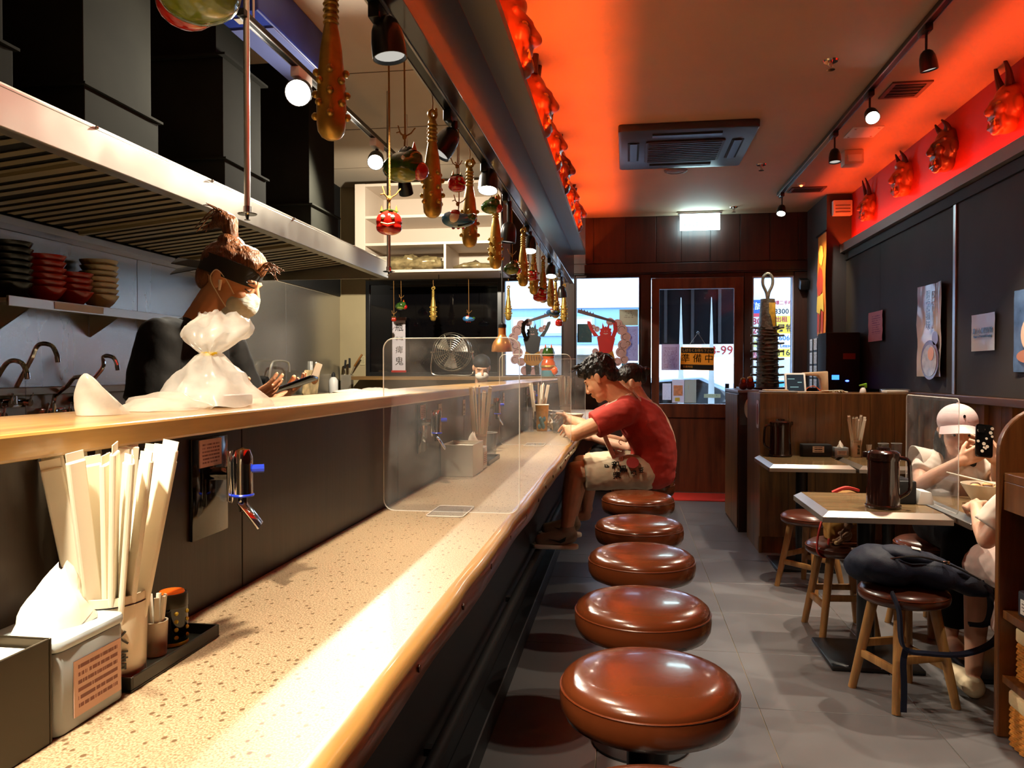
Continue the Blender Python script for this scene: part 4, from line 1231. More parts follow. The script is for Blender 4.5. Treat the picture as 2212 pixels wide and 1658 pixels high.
MB().loft(rings).build('live_edge', m_edge, ct, 0, 50, W=True)
k = 0
for i in range(24):
    y = 0.75 + i * 0.285
    w = 0.007 * noise.noise(Vector((0.3, y * 2.2, 0)))
    MB().cyl((-0.30, y, 0.872), (-0.281 + w, y, 0.872), 0.0062, 0.0055, 10).build('edge_plug', mat('dark_plug', (50, 26, 12), 0.4), ct, W=True)
m_pan = []
for i in range(9):
    y = CY0 + i * 0.945
    MB().box(-0.70, -0.674, y, y + 0.942, 0.90, 1.184).build('upstand_panel', m_panel, ct, 0.001, 0, W=True)
MB().box(-0.70, -0.53, CY0, CY1, 0.0, 0.83).build('front_panel', m_under, ct, 0, 0, W=True)
MB().box(-0.53, -0.47, CY0, CY1, 0.0, 0.10).build('plinth', m_under, ct, 0.003, 0, W=True)
MB().box(-0.472, -0.468, CY0, CY1, 0.096, 0.101).build('plinth_strip', m_alu, ct, 0, 0, W=True)
MB().cyl((-0.495, 1.5, 0.275), (-0.495, CY1, 0.275), 0.018, n=12).build('foot_rail', m_blackm, ct, W=True)
for y in (2.0, 3.4, 4.9, 6.4):
    MB().beam((-0.53, y, 0.275), (-0.495, y, 0.275), 0.03, 0.02).build('rail_bracket', m_blackm, ct, W=True)
m_ledge = wood('ledge_wood', (138, 100, 48), (190, 148, 82), 'Y', 5, 0.28, 0.35)
lg = thing('pass_ledge', 'raised wooden pass ledge between the counter and the kitchen', 'ledge', (-0.77, 3.6, 1.184))
MB().box(-0.91, -0.64, CY0, CY1, 1.184, 1.215).build('board', m_ledge, lg, 0.004, 0, W=True)
MB().box(-0.90, -0.702, CY0, CY1, 0.0, 1.184).build('ledge_wall', m_panel, lg, 0, 0, W=True)

# ================================================================== bar stools
m_leather = mat('brown_leather', (86, 40, 18), 0.22, vary=0.12, vscale=9, bump=0.02, bscale=120, coat=0.35)
m_thread = mat('leather_piping', (96, 42, 16), 0.35)
def make_stool():
    t = thing('bar_stool', 'x', 'stool', (0, 0, 0), group='round brown leather stools along the counter')
    R = 0.182
    top = [(0, 0.670), (R * 0.45, 0.669), (R * 0.75, 0.664), (R * 0.9, 0.656), (R * 0.97, 0.646), (R * 0.995, 0.634)]
    MB().lathe(top + [(R * 0.99, 0.632), (0, 0.632)], n=48).build('seat_cushion', m_leather, t, 0, 60)
    MB().lathe([(R * 0.995, 0.633), (R * 1.01, 0.617), (R * 1.0, 0.594), (R * 0.95, 0.575), (R * 0.85, 0.567), (0, 0.567)], n=48).build('seat_side', m_leather, t, 0, 60)
    MB().torus((0, 0, 0.633), R * 0.997, 0.0022, (0, 0, 1), 48, 6).build('piping', m_thread, t)
    MB().cyl((0, 0, 0.02), (0, 0, 0.55), 0.042, n=20).build('post', m_black, t)
    MB().lathe([(0.12, 0.57), (0.11, 0.557), (0.05, 0.542), (0, 0.542), (0, 0.57)], n=24).build('seat_plate', m_black, t)
    MB().lathe([(0, 0.0), (0.17, 0.0), (0.17, 0.008), (0.06, 0.022), (0.042, 0.03), (0, 0.03)], n=32).build('base_plate', m_black, t)
    MB().cyl((-0.045, 0, 0.527), (-0.085, 0.01, 0.517), 0.006, n=8).build('lever', m_chrome, t)
    return t
st0 = make_stool()
SL = [(0.05, 1.085, 'brown leather bar stool nearest the camera, only its rim showing at the bottom'),
      (0.045, 1.62, 'largest fully visible brown leather bar stool in the foreground'),
      (0.042, 2.135, 'brown leather bar stool directly behind the largest one'),
      (0.05, 2.715, 'third fully visible brown leather bar stool in the row'),
      (0.05, 3.28, 'fourth fully visible brown leather bar stool in the row'),
      (0.055, 3.98, 'empty brown leather bar stool right in front of the man in red'),
      (0.09, 4.56, 'brown leather bar stool on which the man in red sits'),
      (0.13, 5.12, 'brown leather bar stool under the guest behind the man in red')]
for i, (x, y, lb) in enumerate(SL):
    if i == 0: st0.location = (x, y, 0); st0['label'] = lb
    else: dup(st0, (x, y, 0), (0, 0, 0.4 * i), lb)

# ================================================================== clear dividers on the counter
def divider(y, x0, x1, z1, label):
    t = thing('acrylic_divider', label, 'divider', ((x0 + x1) / 2, y, 0.9005), group='clear dividers on the counter')
    w, h = x1 - x0, z1 - 0.9005
    MB().prism(rrect(w, h, 0.03, c=(0, h / 2)), -0.002, 0.002, 'Y').build('sheet', m_acryl, t, 0, 0)
    e = [(a, 0, b) for a, b in rrect(w, h, 0.03, c=(0, h / 2))]
    MB().tube(e, 0.0016, 5, closed=True).build('polished_edge', clear('acrylic_edge', (255, 255, 255), 0.2, 0.5, (250, 245, 235)), t)
    MB().prism(rrect(0.10, 0.16, 0.012, c=(0.0, 0)), 0.0, 0.003, 'Z').build('foot', m_acryl, t, 0, 0)
    MB().tube([(a, b, 0.003) for a, b in rrect(0.10, 0.16, 0.012)], 0.0012, 5, closed=True).build('foot_edge', clear('acrylic_edge'), t)
divider(2.06, -0.662, -0.285, 1.372, 'large clear acrylic divider standing across the counter nearest the camera')
divider(4.02, -0.662, -0.288, 1.372, 'clear acrylic divider on the counter before the yellow cup')
divider(5.45, -0.60, -0.29, 1.372, 'farthest clear acrylic divider on the counter in front of the guests')

# ================================================================== water taps on the upstand
m_blue = mat('blue_plastic', (30, 60, 200), 0.3)
m_pink = printed('pink_label', (206, 160, 146), (110, 60, 56), 'YZ', 0.13, 0.6, u=(0.1, 0.9), v=(0.12, 0.9))
def tap(y, label):
    t = thing('water_tap', label, 'tap', (-0.674, y, 1.10), group='self-service water taps on the counter upstand')
    MB().box(0, 0.006, -0.055, 0.055, -0.085, 0.075).build('back_plate', m_blackg, t, 0.002)
    MB().box(0.006, 0.008, -0.036, 0.030, 0.028, 0.072).build('label_card', m_pink, t)
    MB().cyl((0.006, 0.03, 0.012), (0.04, 0.03, 0.012), 0.011, n=12).build('inlet', m_chrome, t)
    MB().cyl((0.045, 0.03, -0.022), (0.045, 0.03, 0.028), 0.0165, n=18).build('body', m_chrome, t)
    MB().lathe([(0.0165, 0.028), (0.0165, 0.04), (0.012, 0.052), (0, 0.056)], (0.045, 0.03, 0), 18).build('cap', m_chrome, t)
    MB().torus((0.045, 0.03, -0.023), 0.0165, 0.0025, (0, 0, 1), 20, 6).build('blue_ring', m_blue, t)
    MB().cyl((0.058, 0.035, 0.02), (0.075, 0.045, 0.02), 0.007, n=10).build('blue_knob', m_blue, t)
    MB().prism([(-0.008, 0.052), (0.008, 0.052), (0.008, -0.03), (0.003, -0.035), (-0.008, -0.03)], -0.004, 0.0, 'X', None, (0.034, 0.012, 0)).build('lever_arm', m_chrome, t, 0.001)
    _b = MB(); _b.beam((0.045, 0.02, -0.03), (0.072, 0.038, -0.075), 0.004, 0.026, (0, 1, 0)); _b.build('lever_paddle', m_chrome, t, 0.0015)
    MB().cyl((0.045, 0.03, -0.026), (0.045, 0.03, -0.05), 0.007, n=10).build('spout', m_chrome, t)
tap(1.175, 'nearest chrome water tap with blue ring on its black plate above the counter')
tap(2.50, 'second chrome water tap, seen through the large clear divider')
tap(3.72, 'third chrome water tap along the counter upstand')
tap(5.22, 'farthest chrome water tap, left of the yellow cup')
for y, lb in ((2.73, 'small paper sticker on the upstand right of the second water tap'), (3.15, 'narrow paper sticker on the upstand left of the third water tap'), (4.2, 'paper sticker on the upstand beyond the third water tap')):
    tag(MB().box(-0.673, -0.672, y, y + 0.05, 1.10, 1.165).build('upstand_sticker', printed('upstand_label', (196, 178, 150), (90, 60, 50), 'YZ', 0.3, 0.6, u=(0.2, 0.8), v=(0.1, 0.9)), None, 0, 0), lb, 'sticker')

# ================================================================== near condiment set
m_dkbox = mat('dark_steel_box', (58, 52, 40), 0.3, metal=0.6)
nb = thing('napkin_box', 'dark steel napkin box at the left front corner of the counter', 'napkin box', (-0.627, 0.615, 0.9005))
b = MB(); h = 0.108
for bb in ((-0.045, 0.045, -0.10, -0.096), (-0.045, 0.045, 0.096, 0.10), (-0.045, -0.041, -0.096, 0.096), (0.041, 0.045, -0.096, 0.096)):
    b.box(*bb, 0, h)
b.box(-0.041, 0.041, -0.096, 0.096, 0, 0.004)
b.build('case', m_dkbox, nb, 0.0015, 0)
for k in range(4):
    MB().box(-0.038, 0.038, -0.092, 0.092, 0.004 + k * 0.024, 0.027 + k * 0.024).build('napkin_stack', m_paper, nb, 0.003)
tb = thing('tissue_box', 'pale blue-grey tissue box with a paper label and a tissue sticking out', 'tissue box', (-0.628, 0.775, 0.9005))
m_tbx = mat('smoky_blue_plastic', (150, 158, 160), 0.25)
MB().prism(rrect(0.094, 0.112, 0.012), 0, 0.088, 'Z').build('case', m_tbx, tb, 0.003)
MB().prism(rrect(0.098, 0.116, 0.014), 0.088, 0.10, 'Z').build('lid', mat('pale_blue_lid', (176, 190, 196), 0.25), tb, 0.004)
MB().box(0.0475, 0.0485, -0.032, 0.045, 0.012, 0.072).build('paper_label', printed('tissue_label', (214, 178, 158), (130, 84, 74), 'YZ', 0.14, 0.65, u=(0.08, 0.92), v=(0.1, 0.92)), tb, 0, 0)
def tissue(par, z, s, m=m_paper):
    b = MB(); rows = []
    for i in range(9):
        u = i / 8; row = []
        for k in range(15):
            v = k / 14 * 2 * PI
            r = (0.034 * (1 - u) ** 0.8 + 0.004) * (1 + 0.22 * math.sin(3 * v + 5 * u))
            row.append((r * math.cos(v) * s * 0.75, (r * math.sin(v) * 1.25 + 0.012 * u) * s, z + (0.062 * u + 0.004 * math.sin(2 * v)) * s))
        rows.append(row)
    b.sheet(rows).build('tissue', m, par, 0, 80)
tissue(tb, 0.098, 1.05)
ty = thing('condiment_tray', 'low black tray beside the chopstick cup on the counter', 'tray', (-0.625, 0.938, 0.9005))
b = MB(); b.box(-0.046, 0.046, -0.1, 0.1, 0, 0.003)
for bb in ((-0.046, 0.046, -0.10, -0.097), (-0.046, 0.046, 0.097, 0.10), (-0.046, -0.043, -0.097, 0.097), (0.043, 0.046, -0.097, 0.097)): b.box(*bb, 0.003, 0.018)
b.build('tray', mat('dark_tray', (34, 34, 28), 0.4), ty, 0.001, 0)
m_ceram = mat('cream_ceramic', (222, 210, 186), 0.25, coat=0.3)
m_stick = mat('chopstick_paper', (242, 232, 210), 0.7)
def chop_cup(loc, r, h, n, L, label, mc=m_ceram, mark='水唐', spread=0.19, glab=None, rz=0.0, seed=1):
    rd = random.Random(seed)
    t = thing('chopstick_cup', label, 'cup', loc, (0, 0, rz))
    MB().lathe([(0, 0), (r * 0.9, 0), (r * 0.94, 0.004), (r, h - 0.004), (r, h), (r * 0.92, h), (r * 0.88, 0.01), (0, 0.008)], n=32).build('cup', mc, t)
    MB().torus((0, 0, h * 0.90), r * 1.0, r * 0.02, (0, 0, 1), 32, 6).build('band', m_eye, t)
    if mark:
        text('mark', '\n'.join(mark), r * 0.62, m_eye, t, (r * 0.99 * math.sin(0.25), -r * 0.99 * math.cos(0.25), h * 0.42), (PI / 2, 0, 0.25), 0.001)
    for k in range(n):
        a = 2 * PI * k / n + rd.uniform(-0.2, 0.2); q = rd.choice((1.0, 0.75, 0.45, 0.9))
        p0 = Vector((math.cos(a) * r * 0.45 * q, math.sin(a) * r * 0.45 * q, 0.012))
        d = Vector((math.cos(a) * spread * q, math.sin(a) * spread * q, 1)).normalized()
        l = L * rd.uniform(0.93, 1.03)
        F = frame(d, (math.cos(a + 1.2), math.sin(a + 1.2), 0))
        w = r * 0.26
        R = Matrix.Rotation(rz, 3, 'Z')
        t2 = thing('wrapped_chopsticks', 'paper-wrapped chopsticks standing in the ' + glab, 'chopsticks', Vector(loc) + R @ p0, (0, 0, rz), 'chopsticks in the ' + glab)
        sl = MB(); sl.box(0, l, -w, w, -w * 0.30, w * 0.30, F)
        sl.build('sleeve', m_stick, t2, w * 0.2, 0)
        fl = MB(); fl.box(l, l + w * 0.9, -w * 0.96, w * 0.96, -w * 0.05, w * 0.05, F)
        fl.build('sleeve_flap', m_stick, t2, 0, 0)
    return t
chop_cup((-0.628, 0.868, 0.904), 0.043, 0.108, 22, 0.272, 'cream cup packed with paper-wrapped chopsticks at the near end of the counter', glab='cream cup nearest the camera', rz=0.55)
tp = thing('toothpick_holder', 'small white holder of toothpicks between chopstick cup and spice can', 'holder', (-0.622, 0.952, 0.904))
MB().lathe([(0, 0), (0.014, 0), (0.016, 0.045), (0.0135, 0.045), (0.012, 0.004), (0, 0.004)], n=18).build('holder', m_ceram, tp)
for k in range(7):
    a = k * 0.9
    MB().beam((0.005 * math.cos(a), 0.005 * math.sin(a), 0.006), (0.013 * math.cos(a), 0.013 * math.sin(a), 0.078), 0.006, 0.003).build('paper_pick', m_paper, tp)
cn = thing('spice_can', 'small black spice can with yellow dots and an orange lid', 'can', (-0.625, 0.995, 0.904))
MB().lathe([(0, 0), (0.020, 0), (0.0205, 0.003), (0.0205, 0.064), (0, 0.064)], n=24).build('can', m_blackg, cn)
MB().lathe([(0.0208, 0.052), (0.0208, 0.068), (0.019, 0.071), (0, 0.071)], n=24).build('lid', m_dkbox, cn)
MB().lathe([(0.017, 0.071), (0.016, 0.073), (0, 0.073)], n=20).build('orange_disc', m_orange, cn)
MB().lathe([(0.0208, 0.0), (0.0214, 0.002), (0.0208, 0.005)], n=24).build('yellow_rim', mat('yellow_paint', (206, 182, 60), 0.4), cn)
for q in range(4):
    for s in (0, 1):
        a = -0.75 + s * 0.9
        MB().ell((0.0203 * math.cos(a), 0.0203 * math.sin(a), 0.012 + 0.011 * q), (0.003,) * 3, None, 8, 6).build('yellow_dot', mat('yellow_paint'), cn)

# ================================================================== middle set behind the large divider
sb = thing('steel_napkin_box', 'stainless steel napkin box behind the large clear divider', 'napkin box', (-0.612, 2.86, 0.9005))
b = MB()
for bb in ((-0.06, 0.06, -0.10, -0.097), (-0.06, 0.06, 0.097, 0.10), (-0.06, -0.057, -0.097, 0.097), (0.057, 0.06, -0.097, 0.097)): b.box(*bb, 0, 0.115)
b.box(-0.057, 0.057, -0.097, 0.097, 0, 0.004); b.build('case', m_steelb, sb, 0.001, 0)
MB().box(-0.054, 0.054, -0.094, 0.094, 0.004, 0.10).build('napkin_stack', m_paper, sb, 0.003)
t2 = thing('tissue_box', 'small steel tissue holder next to the steel napkin box', 'tissue box', (-0.605, 3.02, 0.9005))
MB().prism(rrect(0.10, 0.10, 0.01), 0, 0.085, 'Z').build('case', m_steelb, t2, 0.003)
tissue(t2, 0.085, 0.9)
MB().box(0.0505, 0.0512, -0.035, 0.035, 0.015, 0.065).build('paper_label', printed('tissue_label2', (214, 186, 160), (130, 90, 70), 'YZ', 0.15, 0.6, u=(0.1, 0.9), v=(0.1, 0.9)), t2, 0, 0)
ty2 = thing('condiment_tray', 'low dark tray beyond the steel napkin box', 'tray', (-0.605, 3.24, 0.9005))
b = MB(); b.box(-0.05, 0.05, -0.14, 0.14, 0, 0.003)
for bb in ((-0.05, 0.05, -0.14, -0.137), (-0.05, 0.05, 0.137, 0.14), (-0.05, -0.047, -0.137, 0.137), (0.047, 0.05, -0.137, 0.137)): b.box(*bb, 0.003, 0.018)
b.build('tray', mat('dark_tray'), ty2, 0.001, 0)
chop_cup((-0.612, 3.18, 0.904), 0.034, 0.12, 5, 0.30, 'white cup with bright wrapped chopsticks beyond the steel napkin box', m_ceram, '', 0.12, glab='white cup beyond the steel napkin box', seed=4)
def tumbler(loc, r, h, label, inv=False, liquid=None, m=m_tumbler):
    t = thing('tumbler', label, 'glass', loc)
    pr_ = [(0, 0), (r * 0.82, 0), (r * 0.84, 0.003), (r, h), (r * 0.95, h), (r * 0.79, 0.008), (0, 0.008)]
    if inv: pr_ = [(q, h - z) for q, z in pr_]
    MB().lathe(pr_, n=28).build('glass', m, t)
    MB().torus((0, 0, 0.002 if inv else h - 0.002), r * 0.975, 0.0016, (0, 0, 1), 28, 5).build('rim', clear('acrylic_edge'), t)
    if liquid:
        MB().lathe([(0, 0.009), (r * 0.78, 0.009), (r * 0.9, h * 0.6), (0, h * 0.6)], n=24).build('water', m_tumbler, t)
    return t
tumbler((-0.60, 3.33, 0.904), 0.042, 0.115, 'clear tumbler on the dark tray beyond the steel napkin box')

# ================================================================== far set near the guests
tumbler((-0.628, 4.92, 0.9005), 0.042, 0.155, 'upturned clear tumbler left of the yellow cup', inv=True)
yc = thing('yellow_cup', 'tall yellow paper cup with a blue-green pattern on the counter', 'cup', (-0.545, 5.0, 0.9005))
MB().lathe([(0, 0), (0.034, 0), (0.044, 0.165), (0.046, 0.168), (0.043, 0.17), (0.032, 0.006), (0, 0.006)], n=28).build('cup', mat('yellow_print', (238, 174, 14), 0.4, vary=0.2, vscale=40), yc)
MB().torus((0, 0, 0.168), 0.0445, 0.003, (0, 0, 1)).build('rim', m_paper, yc)
_b = MB()
for k in range(6):
    a = -1.9 + 0.17 * k
    _b.ell((0.036 * math.cos(a), 0.036 * math.sin(a), 0.03 + 0.016 * ((k * 3) % 4)), (0.012, 0.012, 0.018), None, 10, 8)
_b.grow('blue_pattern', mat('blue_print', (70, 130, 140), 0.4), yc, 0.003, 2)
chop_cup((-0.585, 5.14, 0.9005), 0.040, 0.12, 9, 0.29, 'cup of wrapped chopsticks behind the yellow cup', m_blackg, '', 0.2, glab='black cup behind the yellow cup', seed=9)
chop_cup((-0.46, 5.85, 0.9005), 0.044, 0.14, 11, 0.33, 'far cup of wrapped chopsticks beside the last clear divider', m_ceram, '', 0.1, glab='far cup beside the last divider', seed=12)
tumbler((-0.43, 4.86, 0.9005), 0.036, 0.14, 'clear glass of water in front of the man in red', liquid=True)
rb = thing('noodle_bowl', 'white noodle bowl on the counter in front of the man in red', 'bowl', (-0.40, 5.16, 0.9005))
MB().lathe([(0, 0.004), (0.045, 0.004), (0.045, 0.0), (0.05, 0.0), (0.085, 0.05), (0.115, 0.10), (0.116, 0.103), (0.111, 0.103), (0.08, 0.05), (0, 0.014)], n=36).build('bowl', m_ceram, rb)
MB().lathe([(0, 0.085), (0.10, 0.085), (0.10, 0.083), (0, 0.083)], n=28).build('soup', mat('soup', (150, 90, 40), 0.2, vary=0.4, vscale=30), rb)
for s in (0, 1):
    MB().cyl((0.07, -0.06 + 0.02 * s, 0.098), (-0.13, 0.03 + 0.03 * s, 0.125), 0.0035, 0.0025, 8).build('chopstick', m_stick, rb)
pb = thing('side_dish', 'shallow white dish on the counter beyond the water glass', 'dish', (-0.52, 5.40, 0.9005))
MB().lathe([(0, 0), (0.05, 0), (0.10, 0.03), (0.10, 0.034), (0.05, 0.006), (0, 0.006)], n=32, sx=0.8).build('dish', m_ceram, pb)
MB().ell((0, 0, 0.02), (0.05, 0.06, 0.018)).build('food', mat('pale_food', (220, 190, 140), 0.6, vary=0.3, vscale=40), pb)
crumple('paper_napkin', 'crumpled white napkin beside the yellow cup', 'napkin', (-0.475, 5.02, 0.9005), (0.035, 0.04, 0.035), m_paper, seed=11, amp=0.6, fr=30)

# ================================================================== plastic bags on the ledge
def _bagmat(m):
    nt = m.node_tree
    d = [n for n in nt.nodes if n.type == 'BSDF_DIFFUSE'][0]
    t = nt.nodes.new('ShaderNodeBsdfTranslucent'); t.inputs[0].default_value = C(250, 248, 244)
    x = nt.nodes.new('ShaderNodeMixShader'); x.inputs[0].default_value = 0.5
    to = d.outputs[0].links[0].to_socket
    nt.links.new(d.outputs[0], x.inputs[1]); nt.links.new(t.outputs[0], x.inputs[2]); nt.links.new(x.outputs[0], to)
    return m
m_bag = clear('thin_plastic_bag', (250, 250, 248), 0.09, 0.48, (250, 248, 242), 0.25, 0.3)
_bagmat(m_bag)
bg = thing('plastic_bag', 'tied translucent plastic bag with a yellow band standing on the ledge', 'bag', (-0.775, 1.36, 1.216))
rows = []
for i in range(30):
    u = i / 29
    if u < 0.52:
        q = u / 0.52
        r = 0.088 * (1 - q) ** 0.55 * (0.85 + 0.3 * (1 - q)) + 0.010
        z = 0.098 * q ** 0.9
        ox = 0.02 * (1 - q)
    else:
        q = (u - 0.52) / 0.48
        r = 0.010 + 0.058 * math.sin(min(1, q * 1.05) * PI * 0.86) ** 0.75
        z = 0.098 + 0.078 * q ** 0.85
        ox = -0.002 + 0.055 * q ** 0.7 * math.sin(q * PI * 0.75)
    row = []
    for k in range(49):
        a = 2 * PI * k / 48
        w = 1 + 0.09 * math.sin(7 * a + 3 * u) + 0.16 * noise.noise(Vector((math.cos(a) * 2.2, math.sin(a) * 2.2, u * 7)))
        row.append((r * w * math.cos(a) * 0.85, ox + r * w * math.sin(a) * 1.05, max(0.0, z + 0.010 * noise.noise(Vector((math.cos(a) * 3, math.sin(a) * 3, u * 9))))))
    rows.append(row)
MB().sheet(rows).build('bag_film', m_bag, bg, 0, 60)
MB().torus((0, -0.0, 0.098), 0.0125, 0.004, (0, 0, 1), 18, 6).build('yellow_band', mat('yellow_band', (236, 196, 30), 0.5), bg)
MB().box(-0.045, 0.045, -0.03, 0.085, 0.0, 0.022).build('food_tray', mat('brown_tray', (96, 44, 34), 0.4), bg, 0.006)
def slack_bag(loc, L, w, h, label, seed):
    b = MB(); rows = []
    for i in range(22):
        u = i / 21; row = []
        for k in range(19):
            v = k / 18 * PI
            hh = h * math.sin(u * PI) ** 0.6 * (0.7 + 0.6 * abs(noise.noise(Vector((u * 3 + seed, 0, 0)))))
            q = 1 + 0.18 * noise.noise(Vector((u * 6 + seed, v * 2, 0)))
            row.append((w * math.cos(v) * q * (0.3 + 0.7 * math.sin(u * PI)), L * (u - 0.5), max(0, hh * math.sin(v) * q)))
        rows.append(row)
    t = thing('plastic_bag', label, 'bag', loc)
    b.sheet(rows).build('bag_film', m_bag, t, 0, 60)
slack_bag((-0.79, 1.245, 1.216), 0.17, 0.075, 0.030, 'flat slack end of a translucent plastic bag lying on the ledge', 2.0)
b = MB(); rows = []
for i in range(16):
    u = i / 15; row = []
    for k in range(25):
        a = 2 * PI * k / 24
        r = 0.034 * (1 - u) ** 0.7 * (1 + 0.15 * math.sin(3 * a + 4 * u)) + 0.002
        row.append((r * math.cos(a), r * math.sin(a) + 0.016 - 0.034 * u, 0.062 * u))
    rows.append(row)
t = thing('plastic_bag', 'pointed tip of a plastic bag on the ledge near the taps', 'bag', (-0.79, 1.06, 1.216))
b.sheet(rows).build('bag_film', m_bag, t, 0, 60)
# ================================================================== cash desk
desk = thing('cash_desk', 'brown wooden cash desk standing behind the far tables', 'desk', (1.46, 6.0, 0))
_xb = [0.925, 1.12, 1.30, 1.47, 1.66, 1.82, 1.968]
for a, b in zip(_xb, _xb[1:]):
    MB().box(a + 0.0008, b - 0.0008, 5.67, 5.69, 0.12, 1.13).build('front_board', m_wood, desk, 0.001, 0, W=True)
MB().box(0.925, 1.968, 5.70, 5.72, 0.0, 0.12).build('toe_board', m_wood, desk, 0, 0, W=True)
MB().box(0.925, 0.945, 5.69, 6.25, 0.0, 1.13).build('side_board', m_wood, desk, 0.001, 0, W=True)
MB().box(0.93, 1.968, 5.672, 6.25, 1.105, 1.13).build('desk_top', m_wood, desk, 0.002, 0, W=True)
MB().box(1.0, 1.968, 6.23, 6.25, 0.0, 1.1).build('rear_board', m_wood, desk, 0, 0, W=True)
sidec = thing('side_cabinet', 'narrow dark wooden cabinet left of the cash desk near the door', 'cabinet', (0.97, 6.8, 0))
MB().box(0.88, 1.06, 6.40, 7.20, 0.0, 1.115).build('carcass', m_dwood, sidec, 0.003, 0, W=True)
MB().box(0.872, 1.07, 6.39, 7.21, 1.115, 1.135).build('top', m_alu, sidec, 0.003, 0, W=True)
MB().box(0.872, 0.879, 6.42, 7.18, 0.03, 1.10).build('door', m_wood, sidec, 0.002, 0, W=True)
br = thing('brochure_holder', 'clear leaflet holder hung on the narrow cabinet', 'holder', (0.955, 6.375, 0.86))
MB().box(-0.07, 0.07, -0.012, 0.012, 0, 0.24).build('pocket', m_acryl, br, 0.004)
MB().ell((0.0, 0.0, 0.13), (0.035, 0.006, 0.08)).build('leaflet', m_paper, br)
st = thing('desk_sticker', 'white sticker with an oval picture on the corner of the cash desk', 'sticker', (0.925, 5.76, 0.98))
MB().prism(rrect(0.10, 0.20, 0.02), -0.003, -0.001, 'X').build('backing', m_white, st, 0, 0)
MB().prism([(0.03 * math.cos(a), 0.075 * math.sin(a)) for a in [i * PI / 12 for i in range(24)]], -0.005, -0.003, 'X').build('oval_print', mat('oval_print', (150, 70, 52), 0.4), st, 0, 0)

# studded iron club statue
m_iron = mat('dark_iron', (92, 88, 78), 0.45, metal=0.5, vary=0.4, vscale=18, bump=0.6, bscale=45)
kb = thing('iron_club_statue', 'tall dark studded iron club with a ring handle standing before the narrow window', 'statue', (1.325, 7.72, 1.1365))
MB().lathe([(0, 0), (0.105, 0), (0.108, 0.01), (0.10, 0.10), (0.095, 0.45), (0.082, 0.60), (0.07, 0.78), (0.066, 0.84), (0, 0.84)], n=28).build('shaft', m_iron, kb)
for k in range(16):
    MB().torus((0, 0, 0.03 + 0.035 * k), 0.103 - 0.0006 * k, 0.006, (math.sin(k) * 0.1, math.cos(k) * 0.1, 1), 24, 5).build('ridge', m_iron, kb)
for r in range(8):
    for a in range(6):
        an = a * PI / 3 + (r % 2) * PI / 6 * 0
        d = Vector((math.cos(an), math.sin(an), 0))
        MB().cyl(d * 0.085 + Vector((0, 0, 0.04 + 0.075 * r)), d * 0.155 + Vector((0, 0, 0.045 + 0.075 * r)), 0.012, 0.009, 8).build('stud', m_iron, kb)
MB().box(0.0, 0.06, -0.075, -0.066, 0.36, 0.80).build('yellow_sign', mat('yellow_tag', (170, 130, 30), 0.5, vary=0.3, vscale=30), kb, 0.003)
pts = smooth_path([(0.0, 0, 0.82), (-0.012, 0, 0.90), (-0.044, 0, 0.98), (-0.04, 0, 1.05), (0, 0, 1.085), (0.04, 0, 1.05), (0.044, 0, 0.98), (0.012, 0, 0.90), (0.0, 0, 0.82)], 5)
MB().tube(pts, 0.014, 8).build('ring_handle', m_iron, kb)
pd = thing('statue_plinth', 'dark wooden plinth under the iron club statue', 'plinth', (1.40, 7.72, 0))
MB().box(-0.33, 0.33, -0.20, 0.20, 0, 1.11).build('body', m_dwood, pd, 0.003, 0)
MB().box(-0.335, 0.335, -0.205, 0.205, 1.11, 1.136).build('top', m_dwood, pd, 0.003, 0)

# things on the desk and cabinet
for i, (x, y, s, lb) in enumerate(((0.935, 6.55, 1.0, 'left dark red and gold doll on the narrow cabinet'), (1.0, 6.62, 1.1, 'right dark red and gold doll on the narrow cabinet'), (0.965, 6.75, 0.9, 'rear dark red doll on the narrow cabinet'))):
    t = thing('small_doll', lb, 'doll', (x, y, 1.1355), group='dolls on the narrow cabinet')
    b = MB(); b.ell((0, 0, 0.032 * s), (0.036 * s, 0.034 * s, 0.033 * s)); b.ell((0, 0, 0.07 * s), (0.026 * s,) * 3); b.grow('body', mat('maroon_cloth', (110, 30, 26), 0.6), t, 0.005, 3)
    MB().lathe([(0.022 * s, 0.08 * s), (0.018 * s, 0.095 * s), (0, 0.102 * s)], n=14).build('hat', m_gold, t)
    MB().ell((0, -0.024 * s, 0.07 * s), (0.014 * s, 0.006 * s, 0.014 * s)).build('face', m_orange, t)
tab = thing('tablet_stand', 'white-framed tablet standing on the cash desk', 'tablet', (1.205, 5.86, 1.131), (0, 0, 0.1))
R = Matrix.Rotation(-0.22, 3, 'X')
b = MB(); b.prism(rrect(0.15, 0.145, 0.012, c=(0, 0.0725)), -0.006, 0.006, 'Y', R); b.build('case', m_white, tab, 0.002)
b = MB(); b.prism(rrect(0.122, 0.12, 0.004, c=(0, 0.0725)), -0.0075, -0.006, 'Y', R); b.build('screen', glow('tablet_screen', (0.05, 0.06, 0.07), 0.6), tab, 0, 0)
for k, (x, z, w) in enumerate(((-0.03, 0.10, 0.05), (0.03, 0.075, 0.03), (-0.01, 0.04, 0.06))):
    b = MB(); b.boxc(R @ Vector((x, -0.009, z)), (w, 0.001, 0.006), R); b.build('screen_icon', glow('screen_icon', (0.3, 0.5, 0.5), 0.8), tab, 0, 0)
MB().prism([(0, 0), (0.09, 0), (0.02, 0.10)], -0.04, 0.04, 'X').build('rest', m_white, tab, 0, 0)
scn = thing('card_reader_stand', 'beige bent stand on the cash desk right of the tablet', 'stand', (1.37, 5.95, 1.131))
